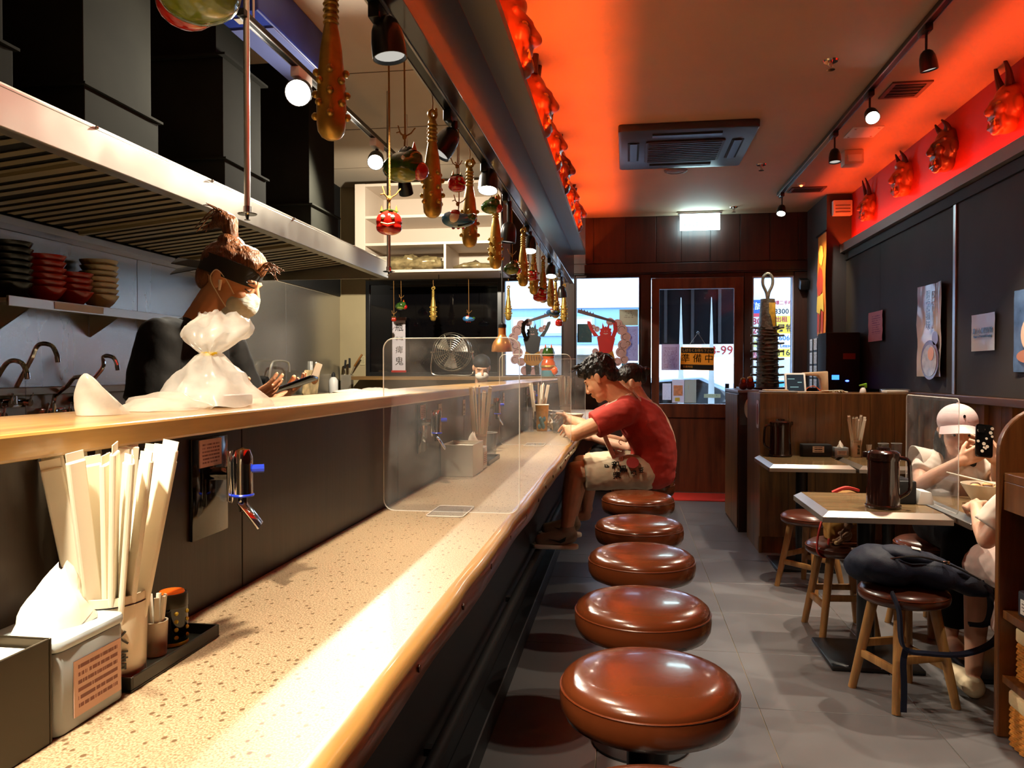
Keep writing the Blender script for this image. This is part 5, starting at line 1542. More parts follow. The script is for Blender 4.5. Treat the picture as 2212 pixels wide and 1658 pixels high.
b = MB(); b.prism([(-0.10, 0.145), (0.07, 0.155), (0.075, 0.0), (0.03, 0.0), (0.02, 0.10), (0.0, 0.12), (-0.10, 0.125)], -0.04, 0.04, 'Y'); b.build('stand', mat('beige_stand', (206, 176, 140), 0.4), scn, 0.006)
MB().box(-0.11, 0.09, -0.05, 0.05, 0, 0.008).build('foot', mat('beige_stand'), scn, 0.003)
MB().tube(smooth_path([(-0.09, -0.03, 0.012), (-0.06, -0.03, 0.04), (-0.02, -0.03, 0.045), (0.02, -0.03, 0.012)], 5), 0.003, 6).build('orange_wire', m_orange, scn)
lp = thing('closed_laptop', 'flat grey tray and folder pile on the left of the cash desk', 'tray', (1.07, 5.80, 1.131))
MB().box(-0.12, 0.12, -0.08, 0.08, 0, 0.014).build('tray', mat('grey_tray', (150, 150, 150), 0.4), lp, 0.004)
MB().box(-0.10, 0.06, -0.07, 0.06, 0.014, 0.024).build('folder', mat('beige_stand'), lp, 0.003)
tag(MB().tube([(1.40 + 0.05 * math.cos(k * 0.5) + 0.006 * k * 0.4, 5.78 + 0.03 * math.sin(k * 0.5), 1.137 + 0.0012 * (k % 12)) for k in range(44)], 0.0045, 6).build('cable_coil', mat('pale_cable', (196, 186, 160), 0.5), None), 'coil of pale cable on the cash desk', 'cable')
sprb = thing('spray_bottle', 'green-headed spray bottle at the right end of the cash desk', 'bottle', (1.645, 5.79, 1.131))
MB().lathe([(0, 0), (0.022, 0), (0.023, 0.004), (0.018, 0.03), (0.010, 0.04), (0, 0.04)], n=16).build('bottle', m_white, sprb)
MB().prism([(-0.026, 0.058), (0.024, 0.072), (0.026, 0.04), (0.012, 0.034), (0.010, 0.05), (-0.01, 0.05), (-0.024, 0.048)], -0.010, 0.010, 'Y').build('trigger_head', mat('lime_green', (120, 180, 40), 0.4), sprb, 0.003)
tag(crumple('round_stone', 'small white pebble-like mouse on the cash desk', 'mouse', (1.50, 5.80, 1.131), (0.025, 0.04, 0.010), m_white, seed=2, amp=0.05), 'small white computer mouse on the cash desk', 'mouse')
tl = thing('clear_case', 'flat clear plastic case at the wall end of the cash desk', 'case', (1.86, 5.80, 1.131))
MB().box(-0.08, 0.08, -0.07, 0.07, 0, 0.03).build('case', m_acryl, tl, 0.004)
MB().box(-0.07, 0.07, -0.06, 0.06, 0.004, 0.02).build('papers', m_paper, tl, 0.001)
mach = thing('coin_machine', 'black machine with glowing blue displays beside the dark pillar', 'machine', (1.825, 7.15, 0.0))
MB().box(-0.14, 0.14, -0.15, 0.15, 0, 1.62).build('housing', m_blackm, mach, 0.01)
MB().box(-0.09, -0.03, -0.152, -0.15, 1.215, 1.255).build('blue_display', glow('blue_display', (0.05, 0.25, 1.0), 2.5), mach, 0, 0)
MB().ell((0.035, -0.152, 1.205), (0.016, 0.003, 0.008)).build('blue_led', glow('blue_led', (0.05, 0.1, 1.0), 8), mach)
MB().box(0.0, 0.10, -0.158, -0.15, 1.39, 1.44).build('red_slot', mat('red_slot', (150, 50, 40), 0.5), mach, 0.002)

# orange hanging banner on the pillar
bn = thing('hanging_banner', 'orange and yellow hanging banner on the grey pillar', 'banner', (1.823, 7.73, 1.62))
m_ban = mat('orange_banner', (236, 132, 26), 0.7, vary=0.15, vscale=5)
rows = [[(-0.003 + 0.004 * math.sin(z * 9) + 0.006 * math.sin(y * 14), y, z) for y in [-0.17 + 0.34 * k / 10 for k in range(11)]] for z in [0.96 * i / 24 for i in range(25)]]
MB().sheet(rows, 0.002).build('cloth', m_ban, bn, 0, 60)
MB().cyl((-0.008, -0.19, 0.965), (-0.008, 0.19, 0.965), 0.009, n=10).build('top_rod', m_black, bn)
MB().cyl((-0.008, -0.19, -0.006), (-0.008, 0.19, -0.006), 0.012, n=10).build('bottom_rod', m_black, bn)
m_yel = mat('banner_yellow', (246, 206, 70), 0.7); m_dred = mat('banner_red', (206, 62, 16), 0.7)
def blob(poly, m, name='printed_figure', d=0.001):
    b = MB(); b.prism(poly, -0.016, -0.016 + d, 'X'); return b.build(name, m, bn, 0, 0)
blob([(0.10, 0.60), (0.14, 0.50), (0.10, 0.40), (0.02, 0.38), (-0.07, 0.42), (-0.10, 0.52), (-0.05, 0.62), (0.03, 0.66)], m_dred, 'printed_body')
blob([(0.05, 0.70), (0.08, 0.80), (0.02, 0.86), (-0.07, 0.84), (-0.11, 0.74), (-0.04, 0.66)], m_yel, 'printed_cloud')
blob([(0.12, 0.38), (-0.10, 0.40), (-0.13, 0.22), (-0.02, 0.26), (0.02, 0.20), (0.14, 0.24)], m_yel, 'printed_skirt')
blob([(0.11, 0.22), (0.03, 0.22), (0.05, 0.05), (0.12, 0.03)], m_dred, 'printed_leg')
blob([(-0.03, 0.24), (-0.11, 0.22), (-0.10, 0.02), (-0.03, 0.05)], m_dred, 'printed_leg')
rk = thing('leaflet_rack', 'pale leaflet rack on the pillar under the orange banner', 'rack', (1.80, 7.80, 1.10))
for k in range(4):
    MB().box(-0.025, 0.02, -0.20, 0.20, k * 0.13, k * 0.13 + 0.11).build('leaflet_pocket', printed('leaflets', (214, 210, 206), (120, 110, 110), 'YZ', 0.11, 0.5, u=(0.05, 0.95), v=(0.1, 0.9)), rk, 0.003, 0)
for y in (-0.13, 0.05):
    MB().cyl((-0.03, y, -0.05), (-0.03, y, 0.5), 0.006, n=8).build('rack_post', m_black, rk)
cctv = thing('wall_camera', 'small dark camera tilted down near the corner of the back wall', 'camera', (1.78, 8.30, 2.18))
MB().beam((0, -0.06, -0.02), (0.0, 0.06, 0.02), 0.09, 0.10).build('housing', m_black, cctv, 0.008)
MB().beam((0, 0.05, 0.02), (0.02, 0.10, 0.06), 0.02, 0.02).build('mount_arm', m_dkgrey, cctv)

# ================================================================== tables
m_ttop = wood('table_laminate', (92, 72, 46), (138, 112, 76), 'X', 6, 0.26, 0.25)
m_tedge = mat('metal_table_edge', (150, 140, 128), 0.3, metal=0.6)
def table(x0, x1, y0, y1, label, z=0.70):
    t = thing('dining_table', label, 'table', ((x0 + x1) / 2, (y0 + y1) / 2, 0), group='square dining tables')
    w, d = (x1 - x0) / 2, (y1 - y0) / 2
    MB().box(-w + 0.03, w - 0.03, -d + 0.03, d - 0.03, z - 0.035, z).build('top', m_ttop, t, 0, 0)
    e = MB()
    A = [(-w + 0.03, -d + 0.03), (w - 0.03, -d + 0.03), (w - 0.03, d - 0.03), (-w + 0.03, d - 0.03)]
    B = [(-w, -d), (w, -d), (w, d), (-w, d)]
    for i in range(4):
        j = (i + 1) % 4
        q = MB()
        q.add([(*A[i], z), (*A[j], z), (*B[j], z - 0.022), (*B[i], z - 0.022), (*A[i], z - 0.045), (*A[j], z - 0.045), (*B[j], z - 0.045), (*B[i], z - 0.045)],
              [(0, 1, 2, 3), (3, 2, 6, 7), (7, 6, 5, 4), (0, 3, 7, 4), (1, 5, 6, 2), (0, 4, 5, 1)])
        q.build('edge_strip', m_tedge, t, 0.001, 0)
    MB().cyl((0, 0, 0.02), (0, 0, z - 0.04), 0.038, n=20).build('column', m_black, t)
    MB().box(-0.19, 0.19, -0.19, 0.19, 0, 0.02).build('base_plate', m_black, t, 0.006)
    MB().box(-0.16, 0.16, -0.16, 0.16, z - 0.05, z - 0.036).build('top_bracket', m_black, t, 0, 0)
table(0.885, 1.40, 5.06, 5.655, 'dining table against the cash desk, the one nearer the aisle')
table(1.42, 1.95, 5.06, 5.655, 'dining table against the cash desk, the one nearer the wall')
table(0.805, 1.315, 3.38, 3.955, 'dining table with the large black jug in front')
table(1.345, 1.90, 3.30, 3.93, 'dining table at which the guest in the white cap sits')

# wooden stools
m_oak = wood('oak_legs', (120, 80, 40), (176, 128, 72), 'Z', 8, 0.45, 0.1)
m_seatb = mat('dark_brown_seat', (70, 32, 18), 0.3, vary=0.1, vscale=9, coat=0.3)
def make_wstool():
    t = thing('wooden_stool', 'x', 'stool', (0, 0, 0), group='wooden stools with brown round seats')
    MB().lathe([(0, 0.452), (0.10, 0.45), (0.140, 0.443), (0.160, 0.43), (0.166, 0.41), (0.163, 0.395), (0.150, 0.386), (0, 0.386)], n=40).build('seat', m_seatb, t, 0, 60)
    MB().torus((0, 0, 0.422), 0.1635, 0.002, (0, 0, 1), 40, 5).build('piping', m_thread, t)
    L = []
    for k in range(4):
        a = PI / 4 + k * PI / 2
        c, s = math.cos(a), math.sin(a)
        MB().cyl((c * 0.105, s * 0.105, 0.388), (c * 0.185, s * 0.185, 0.0), 0.021, 0.016, 12).build('leg', m_oak, t)
        L.append((c, s))
    for k in range(4):
        z = 0.15 if k % 2 else 0.19
        r = 0.105 + 0.08 * (0.388 - z) / 0.388
        a, b = L[k], L[(k + 1) % 4]
        MB().beam((a[0] * r, a[1] * r, z), (b[0] * r, b[1] * r, z), 0.018, 0.03).build('stretcher', m_oak, t, 0.003)
    return t
ws0 = make_wstool()
WS = [(1.075, 3.235, 0.35, 'wooden stool in the foreground carrying the navy backpack'),
      (1.045, 4.03, 0.1, 'wooden stool beside the jug table carrying the tan bag'),
      (1.075, 4.82, 0.75, 'wooden stool pulled up to the table by the cash desk'),
      (1.50, 4.15, 0.5, 'wooden stool under the guest in the white cap'),
      (1.57, 3.08, 0.3, 'wooden stool under the guest hidden by the shelf unit')]
for i, (x, y, r, lb) in enumerate(WS):
    if i == 0: ws0.location = (x, y, 0); ws0.rotation_euler = (0, 0, r); ws0['label'] = lb
    else: dup(ws0, (x, y, 0), (0, 0, r), lb)

# jugs
m_jug = mat('dark_brown_jug', (34, 16, 12), 0.14, coat=0.4)
def jug(loc, rz, label, s=1.0):
    t = thing('water_jug', label, 'jug', loc, (0, 0, rz), 'dark thermal water jugs')
    MB().lathe([(0, 0), (0.068 * s, 0), (0.072 * s, 0.006), (0.072 * s, 0.012), (0.067 * s, 0.016), (0.064 * s, 0.10), (0.062 * s, 0.205), (0, 0.205)], n=36).build('body', m_jug, t)
    MB().lathe([(0.066 * s, 0.203), (0.067 * s, 0.215), (0.064 * s, 0.235), (0.050 * s, 0.245), (0, 0.247)], n=36).build('lid', m_jug, t)
    MB().lathe([(0.028 * s, 0.246), (0.026 * s, 0.256), (0, 0.26)], n=20).build('lid_button', m_jug, t)
    MB().prism([(0.055 * s, -0.018), (0.082 * s, 0), (0.055 * s, 0.018)], 0.212, 0.238, 'Z').build('spout', m_jug, t, 0.003)
    MB().tube(smooth_path([(-0.06 * s, 0, 0.215), (-0.095 * s, 0, 0.205), (-0.102 * s, 0, 0.15), (-0.10 * s, 0, 0.08), (-0.062 * s, 0, 0.045)], 6), 0.008, 8).build('handle', m_jug, t)
jug((1.045, 5.57, 0.701), 0.2, 'dark water jug on the far table against the cash desk', 1.1)
jug((1.085, 3.52, 0.701), PI - 0.3, 'large dark water jug on the table in front', 1.0)

# things on the far tables
nbx = thing('napkin_box', 'black napkin box with a small white label on the far table', 'napkin box', (1.285, 5.60, 0.701))
MB().prism(rrect(0.20, 0.09, 0.015), 0, 0.085, 'Z').build('case', m_blackm, nbx, 0.008)
MB().box(-0.03, 0.045, -0.047, -0.045, 0.030, 0.072).build('label', printed('napkin_label', (226, 220, 206), (60, 50, 50), 'XZ', 0.4, 0.7, u=(0.15, 0.85), v=(0.1, 0.9)), nbx, 0, 0)
tbx = thing('tissue_box', 'clear small tissue box on the far table', 'tissue box', (1.445, 5.59, 0.701))
MB().prism(rrect(0.09, 0.08, 0.01), 0, 0.065, 'Z').build('case', mat('smoky_blue_plastic'), tbx, 0.003)
MB().box(-0.03, 0.03, -0.0415, -0.0405, 0.015, 0.045).build('paper_label', printed('small_label', (220, 206, 190), (110, 90, 80), 'XZ', 0.25, 0.6, u=(0.1, 0.9), v=(0.1, 0.9)), tbx, 0, 0)
tissue(tbx, 0.065, 0.7)
chop_cup((1.548, 5.60, 0.701), 0.036, 0.115, 11, 0.26, 'white cup with black characters holding chopsticks on the far table', m_ceram, '鬼金棒', 0.17, glab='white cup on the far table', seed=21)
tpk = thing('toothpick_holder', 'little white holder right of the chopstick cup on the far table', 'holder', (1.63, 5.59, 0.701))
MB().lathe([(0, 0), (0.018, 0), (0.018, 0.035), (0.015, 0.035), (0.014, 0.004), (0, 0.004)], n=18).build('holder', m_ceram, tpk)
for k in range(5):
    MB().beam((0.004 * (k - 2), 0, 0.005), (0.008 * (k - 2), 0, 0.085), 0.01, 0.003).build('paper_pick', m_paper, tpk)
tumbler((1.71, 5.55, 0.701), 0.035, 0.10, 'left clear tumbler at the wall end of the far table')
tumbler((1.80, 5.57, 0.701), 0.035, 0.10, 'right clear tumbler at the wall end of the far table')

# clear divider between the two near tables and its neighbours
dv = thing('acrylic_divider', 'clear upright divider between the jug table and the guest in the cap', 'divider', (1.33, 3.68, 0.701))
MB().prism(rrect(0.60, 0.47, 0.02, c=(0, 0.235)), -0.002, 0.002, 'X').build('sheet', m_acryl, dv, 0, 0)
MB().tube([(0, a, b) for a, b in rrect(0.60, 0.47, 0.02, c=(0, 0.235))], 0.002, 5, closed=True).build('polished_edge', clear('acrylic_edge'), dv)
dvf = thing('divider_foot', 'white plastic foot clamping the upright divider', 'foot', (1.30, 3.66, 0.701))
MB().prism([(-0.045, 0), (0.025, 0), (0.012, 0.055), (-0.030, 0.06)], -0.05, 0.05, 'Y').build('clamp', m_white, dvf, 0.003)
nb3 = thing('napkin_box', 'black napkin box behind the large jug on the front table', 'napkin box', (1.215, 3.72, 0.701))
MB().prism(rrect(0.085, 0.19, 0.01), 0, 0.10, 'Z').build('case', m_blackm, nb3, 0.006)
MB().box(-0.03, 0.03, -0.07, 0.07, 0.10, 0.103).build('slot', m_black, nb3)

# guest's meal
nbw = thing('noodle_bowl', 'pale flared noodle bowl with toppings in front of the guest in the cap', 'bowl', (1.555, 3.66, 0.701))
MB().lathe([(0, 0.004), (0.04, 0.004), (0.04, 0.0), (0.046, 0.0), (0.075, 0.045), (0.10, 0.088), (0.101, 0.091), (0.096, 0.091), (0.07, 0.045), (0, 0.014)], n=36).build('bowl', m_ceram, nbw)
MB().lathe([(0, 0.078), (0.088, 0.078), (0.088, 0.076), (0, 0.076)], n=28).build('soup', mat('soup'), nbw)
for k in range(6):
    MB().ell((0.05 * math.cos(k * 1.1), 0.05 * math.sin(k * 1.1), 0.082), (0.022, 0.018, 0.010), None, 10, 6).build('topping', mat('topping_a', (206, 170, 110), 0.5) if k % 2 else mat('topping_b', (90, 50, 30), 0.5), nbw)
cs = thing('chopsticks', 'pair of pale chopsticks resting across the guest’s noodle bowl', 'chopsticks', (1.555, 3.66, 0.795))
for s in (0, 1):
    MB().cyl((0.03, -0.085 + 0.012 * s, 0.0), (-0.165, -0.03 + 0.03 * s, 0.045), 0.0035, 0.0028, 8).build('chopstick', m_stick, cs)
tumbler((1.66, 3.50, 0.701), 0.034, 0.10, 'clear tumbler right of the guest’s noodle bowl')

# ================================================================== shelf unit on the right edge
m_unit = wood('shelf_unit_wood', (78, 42, 16), (130, 80, 34), 'Z', 6, 0.4, 0.2)
un = thing('shelf_unit', 'wooden shelf unit with a round-topped end panel at the picture’s right edge', 'shelf unit', (1.60, 2.4, 0))
poly = [(1.285, 0.0), (1.93, 0.0), (1.93, 1.16)] + [(1.285 + 0.16 + 0.16 * math.cos(a), 1.0 + 0.16 * math.sin(a)) for a in [PI / 2 + PI / 2 * i / 10 for i in range(11)]]
MB().prism(poly, 2.93, 2.96, 'Y').build('end_panel', m_unit, un, 0.006, 0, W=True)
for z in (0.90, 0.42):
    MB().box(1.30, 1.93, 1.7, 2.93, z, z + 0.03).build('shelf', m_unit, un, 0.003, 0, W=True)
MB().box(1.30, 1.33, 1.7, 2.93, 0.80, 0.90).build('apron', m_unit, un, 0.002, 0, W=True)
MB().box(1.90, 1.93, 1.7, 2.93, 0.0, 0.93).build('back_panel', m_unit, un, 0, 0, W=True)
MB().box(1.30, 1.93, 1.67, 1.70, 0.0, 0.93).build('end_panel', m_unit, un, 0.003, 0, W=True)
m_wick = mat('wicker', (196, 124, 44), 0.6, vary=0.3, vscale=30)
m_liner = mat('cream_liner', (214, 186, 140), 0.9, bump=0.4, bscale=60)
def basket(loc, w, d, h, label):
    """open face towards -X; woven strands are real ribs"""
    t = thing('wicker_basket', label, 'basket', loc, group='lined wicker baskets in the shelf unit')
    b = MB(); b.prism(rrect(w, d, 0.02), 0, h * 0.98, 'Z'); b.build('body', m_wick, t, 0.002)
    n = int(h / 0.014)
    per = rrect(w + 0.004, d + 0.004, 0.022, 3)
    q = MB()
    for i in range(n):
        z = 0.008 + i * (h - 0.05) / n
        pts = []
        for j, (x, y) in enumerate(per):
            pts.append((x, y, z))
        dense = []
        for (p, r) in zip(pts, pts[1:] + pts[:1]):
            L = max(1, int((Vector(r) - Vector(p)).length / 0.016))
            for k in range(L):
                dense.append(Vector(p).lerp(Vector(r), k / L))
        m = len(dense); out = []
        for j, p in enumerate(dense):
            nrm = Vector((p.x / w, p.y / d, 0)); nrm = nrm.normalized()
            out.append(p + nrm * (0.0035 * (1 if (j + i) % 2 else -1)))
        q.tube(out, 0.0055, 5, closed=True)
    stuff(q.build('weave', m_wick, t, 0, 60))
    MB().prism(rrect(w + 0.02, d + 0.02, 0.028), h - 0.045, h + 0.004, 'Z').build('liner', m_liner, t, 0.008)
    hm = MB().prism([(math.cos(a) * 0.042, math.sin(a) * 0.05 + h * 0.55) for a in [2 * PI * k / 20 for k in range(20)]], -w / 2 - 0.012, -w / 2 - 0.006, 'X')
    hm.build('handle_hole', mat('dark_hole', (60, 32, 14), 0.9), t)
    rim = MB().tube([(-w / 2 - 0.010, math.cos(a) * 0.046, math.sin(a) * 0.054 + h * 0.55) for a in [2 * PI * k / 20 for k in range(20)]], 0.006, 6, closed=True)
    rim.build('handle_rim', m_wick, t)
basket((1.50, 2.72, 0.225), 0.34, 0.34, 0.175, 'upper wicker basket with a cream liner in the shelf unit')
basket((1.485, 2.70, 0.001), 0.36, 0.36, 0.185, 'lower wicker basket with a cream liner standing on the floor')
MB().box(1.30, 1.90, 1.7, 2.93, 0.195, 0.222).build('shelf', m_unit, un, 0.003, 0, W=True)
bx = thing('storage_box', 'dark grey box with a white label on the shelf above the baskets', 'box', (1.43, 2.80, 0.451))
MB().prism(rrect(0.22, 0.15, 0.015), 0, 0.085, 'Z').build('case', mat('dark_grey_case', (52, 52, 60), 0.4), bx, 0.006)
MB().box(-0.112, -0.1105, -0.045, 0.045, 0.012, 0.062).build('label', printed('box_label', (220, 214, 204), (100, 90, 90), 'YZ', 0.22, 0.6, u=(0.1, 0.9), v=(0.1, 0.9)), bx, 0, 0)

# ================================================================== papers on the right wall
def sheet_on_wall(name, label, cat, y0, y1, z0, z1, m, x=1.998, curl=0.006, seed=0):
    rows = []
    for i in range(13):
        z = z0 + (z1 - z0) * i / 12
        rows.append([(x - 0.002 - curl * (0.5 + 0.5 * noise.noise(Vector((i * 0.35 + seed, k * 0.5, 0)))) - curl * 0.8 * abs((k / 8 - 0.5) * 2) ** 3, y0 + (y1 - y0) * k / 8, z) for k in range(9)])
    t = thing(name, label, cat, (0, 0, 0))
    t.location = (x, (y0 + y1) / 2, z0)
    MB().sheet(rows, 0.0008).build('sheet', m, t, 0, 60, W=True)
    return t
sheet_on_wall('wall_notice', 'pink printed notice on the dark wall near the pillar', 'notice', 6.48, 6.84, 1.53, 1.77, printed('pink_notice', (196, 120, 124), (130, 40, 90), 'YZ', 0.075, 0.55, u=(0.2, 0.8), v=(0.25, 0.9)), curl=0.01)
po = sheet_on_wall('wall_poster', 'tall glossy poster with a noodle bowl on the dark wall', 'poster', 5.29, 5.70, 1.25, 1.86, mat('glossy_poster', (176, 158, 150), 0.12, vary=0.15, vscale=3), curl=0.02, seed=3)
def wall_disc(par, y, z, ry, rz, m, x, name):
    MB().prism([(y + ry * math.cos(a), z + rz * math.sin(a)) for a in [2 * PI * k / 28 for k in range(28)]], x - 0.001, x, 'X').build(name, m, par, 0, 0, W=True)
wall_disc(po, 5.47, 1.36, 0.15, 0.13, mat('print_brown', (96, 46, 30), 0.15), 1.968, 'printed_bowl')
wall_disc(po, 5.47, 1.355, 0.125, 0.105, mat('print_soup', (150, 130, 112), 0.15, vary=0.4, vscale=18), 1.966, 'printed_soup')
wall_disc(po, 5.44, 1.40, 0.05, 0.045, mat('print_orange', (196, 120, 40), 0.2), 1.9645, 'printed_topping')
wall_disc(po, 5.38, 1.50, 0.05, 0.045, mat('print_plum', (110, 76, 82), 0.2), 1.968, 'printed_side_dish')
for k, s in enumerate('限定麺味'):
    text('printed_character', s, 0.075, mat('print_ink', (70, 60, 80), 0.2), po, (1.967, 5.50, 1.78 - k * 0.065), (PI / 2, 0, -PI / 2), 0.0006, W=True)
wn = sheet_on_wall('wall_notice', 'white laminated notice with two printed lines on the dark wall', 'notice', 4.60, 4.89, 1.40, 1.61, mat('laminated_paper', (206, 196, 172), 0.25), curl=0.006, seed=7)
text('notice_line', '請小心保管財物', 0.036, m_eye, wn, (1.986, 4.745, 1.512), (PI / 2, 0, -PI / 2), 0.0005, W=True)
text('notice_line', 'Beware of Personal Belongings', 0.0185, m_eye, wn, (1.986, 4.745, 1.483), (PI / 2, 0, -PI / 2), 0.0005, W=True, bold=0.0004)
p2_ = sheet_on_wall('wall_poster', 'blue-toned picture poster cut off by the right edge of the picture', 'poster', 3.95, 4.38, 1.28, 1.70, mat('blue_poster', (60, 78, 104), 0.15, vary=0.6, vscale=8), curl=0.008, seed=5)
wall_disc(p2_, 4.20, 1.47, 0.10, 0.09, mat('print_skin', (206, 170, 140), 0.2), 1.982, 'printed_shape')
wall_disc(p2_, 4.22, 1.36, 0.12, 0.035, mat('print_tan', (170, 110, 80), 0.2), 1.981, 'printed_shape')
# boxes low on the red pillar side
wb2 = thing('junction_box', 'pale square box high in the corner of the red wall', 'box', (1.98, 7.56, 2.80))
MB().box(-0.11, 0.06, -0.03, 0.035, -0.08, 0.06).build('housing', m_white, wb2, 0.01)
for k in range(3): MB().box(-0.09, 0.04, -0.034, -0.03, -0.055 + 0.03 * k, -0.045 + 0.03 * k).build('vent_slot', m_greyp, wb2)

# ================================================================== door mat
dm = thing('door_mat', 'red door mat on the floor before the wooden door', 'mat', (0.72, 8.12, 0.0))
MB().box(-0.46, 0.46, -0.24, 0.24, 0.0, 0.012).build('mat', mat('red_mat', (190, 36, 18), 0.85, bump=0.5, bscale=160), dm, 0.004)

# ================================================================== bags
m_navy = mat('navy_nylon', (13, 19, 38), 0.65, spec=0.25, vary=0.15, vscale=20, bump=0.12, bscale=240)
bp_ = thing('backpack', 'navy blue backpack lying on the foreground wooden stool', 'backpack', (1.10, 3.22, 0.452))
def BL(c, r, rot=0.0, tilt=0.0): return (c, r, Matrix.Rotation(rot, 3, 'Z') @ Matrix.Rotation(tilt, 3, 'Y'))
b = MB()
for c, r, M_ in (BL((-0.10, 0.0, 0.075), (0.135, 0.13, 0.075), 0, 0.1), BL((0.04, 0.0, 0.06), (0.16, 0.125, 0.065), 0, 0.22), BL((0.17, 0.0, 0.02), (0.12, 0.10, 0.04), 0, 0.3), BL((-0.17, 0.02, 0.06), (0.07, 0.10, 0.06))):
    b.ell(c, r, M_, 24, 14)
b.grow('pack_body', m_navy, bp_, 0.007, 4, wrinkle=0.006, wscale=13)
b = MB()
for c, r, M_ in (BL((-0.02, -0.02, 0.118), (0.11, 0.085, 0.03), 0.1, 0.18), BL((0.12, -0.01, 0.07), (0.10, 0.075, 0.026), 0, 0.33)):
    b.ell(c, r, M_, 20, 12)
b.grow('front_pocket', m_navy, bp_, 0.006, 3, wrinkle=0.005, wscale=16)
MB().tube(smooth_path([(-0.11, -0.10, 0.12), (-0.02, -0.115, 0.135), (0.10, -0.10, 0.105), (0.22, -0.07, 0.045)], 6), 0.004, 6).build('zip', m_black, bp_)
MB().box(0.075, 0.10, -0.105, -0.09, 0.105, 0.118).build('zip_pull', m_chrome, bp_, 0.003)
MB().boxc((-0.0, -0.045, 0.150), (0.032, 0.018, 0.003), Matrix.Rotation(0.2, 3, 'Y') @ Matrix.Rotation(0.3, 3, 'X')).build('brand_patch', m_paper, bp_, 0.001)
def strap(par, pts, w, th, m, name, up=(0, 1, 0)):
    P = smooth_path(pts, 7); rings = []
    for i, p in enumerate(P):
        t_ = (P[min(i + 1, len(P) - 1)] - P[max(i - 1, 0)]).normalized()
        s = Vector(up); s = (s - t_ * s.dot(t_)).normalized(); n = t_.cross(s)
        rings.append([p + s * w / 2 + n * th / 2, p - s * w / 2 + n * th / 2, p - s * w / 2 - n * th / 2, p + s * w / 2 - n * th / 2])
    return MB().loft(rings).build(name, m, par, 0, 40)
strap(bp_, [(0.24, -0.05, 0.02), (0.275, -0.09, -0.06), (0.255, -0.12, -0.16), (0.14, -0.15, -0.21), (0.0, -0.165, -0.212), (-0.085, -0.17, -0.19), (-0.10, -0.165, -0.06), (-0.115, -0.13, -0.0)], 0.035, 0.009, m_navy, 'shoulder_strap')
strap(bp_, [(-0.075, -0.172, -0.19), (-0.088, -0.18, -0.24), (-0.085, -0.18, -0.33), (-0.086, -0.18, -0.43)], 0.022, 0.003, m_navy, 'strap_webbing', (1, 0, 0))
strap(bp_, [(0.26, 0.02, 0.02), (0.285, 0.0, -0.05), (0.26, -0.03, -0.13), (0.20, -0.02, -0.14)], 0.035, 0.009, m_navy, 'shoulder_strap')
m_tan = mat('tan_canvas', (150, 104, 34), 0.75, vary=0.15, vscale=16)
tbg = thing('shoulder_bag', 'tan shoulder bag with a red strap on the wooden stool behind the jug table', 'bag', (1.06, 4.04, 0.452))
b = MB(); b.ell((0, 0, 0.09), (0.10, 0.075, 0.095)); b.ell((0.02, 0, 0.17), (0.085, 0.06, 0.075)); b.box(-0.08, 0.08, -0.06, 0.06, 0.0, 0.12)
b.grow('bag_body', m_tan, tbg, 0.006, 6, wrinkle=0.006, wscale=14)
m_rstrap = mat('red_strap', (186, 44, 30), 0.6)
strap(tbg, [(-0.06, -0.05, 0.21), (-0.11, -0.09, 0.14), (-0.145, -0.12, 0.05), (-0.15, -0.125, -0.04), (-0.11, -0.12, -0.06), (-0.09, -0.09, 0.02)], 0.022, 0.005, m_rstrap, 'red_strap')
strap(tbg, [(-0.06, -0.03, 0.235), (0.0, -0.04, 0.262), (0.06, -0.03, 0.25)], 0.03, 0.012, m_rstrap, 'red_strap')
m_plush = mat('brown_plush', (146, 98, 54), 0.95, bump=0.7, bscale=320, sheen=0.5)
plu = thing('plush_charm', 'small brown plush bear charm with a blue top hanging on the tan bag', 'plush toy', (1.03, 3.915, 0.455))
b = MB(); b.ell((0.01, 0, 0.045), (0.028, 0.024, 0.032)); b.ell((0.02, 0, 0.09), (0.022, 0.02, 0.02))
for s in (-1, 1):
    b.cap((0.0, s * 0.014, 0.03), (-0.032, s * 0.02, 0.008), 0.012, 0.011); b.cap((0.01, s * 0.022, 0.055), (-0.012, s * 0.035, 0.045), 0.009, 0.008)
b.grow('body', m_plush, plu, 0.004, 3)
MB().ell((0.02, 0, 0.115), (0.020, 0.018, 0.018)).build('blue_head', mat('blue_satin', (40, 110, 160), 0.3), plu)
for s in (-1, 1): MB().ell((-0.040, s * 0.021, 0.008), (0.010, 0.010, 0.010), None, 10, 8).build('pale_paw', mat('pale_plush', (206, 170, 120), 0.95), plu)
MB().tube([(0.02, 0, 0.13), (0.022, 0.02, 0.17), (0.02, 0.06, 0.19)], 0.002, 6).build('charm_cord', m_gold, plu)
tag(crumple('paper_wrapper', 'small crumpled white paper under the jug table behind the backpack', 'paper', (1.135, 3.48, 0.46), (0.035, 0.03, 0.03), m_paper, seed=6, amp=0.6, fr=30), 'small crumpled white paper tag sticking up behind the navy backpack', 'paper')
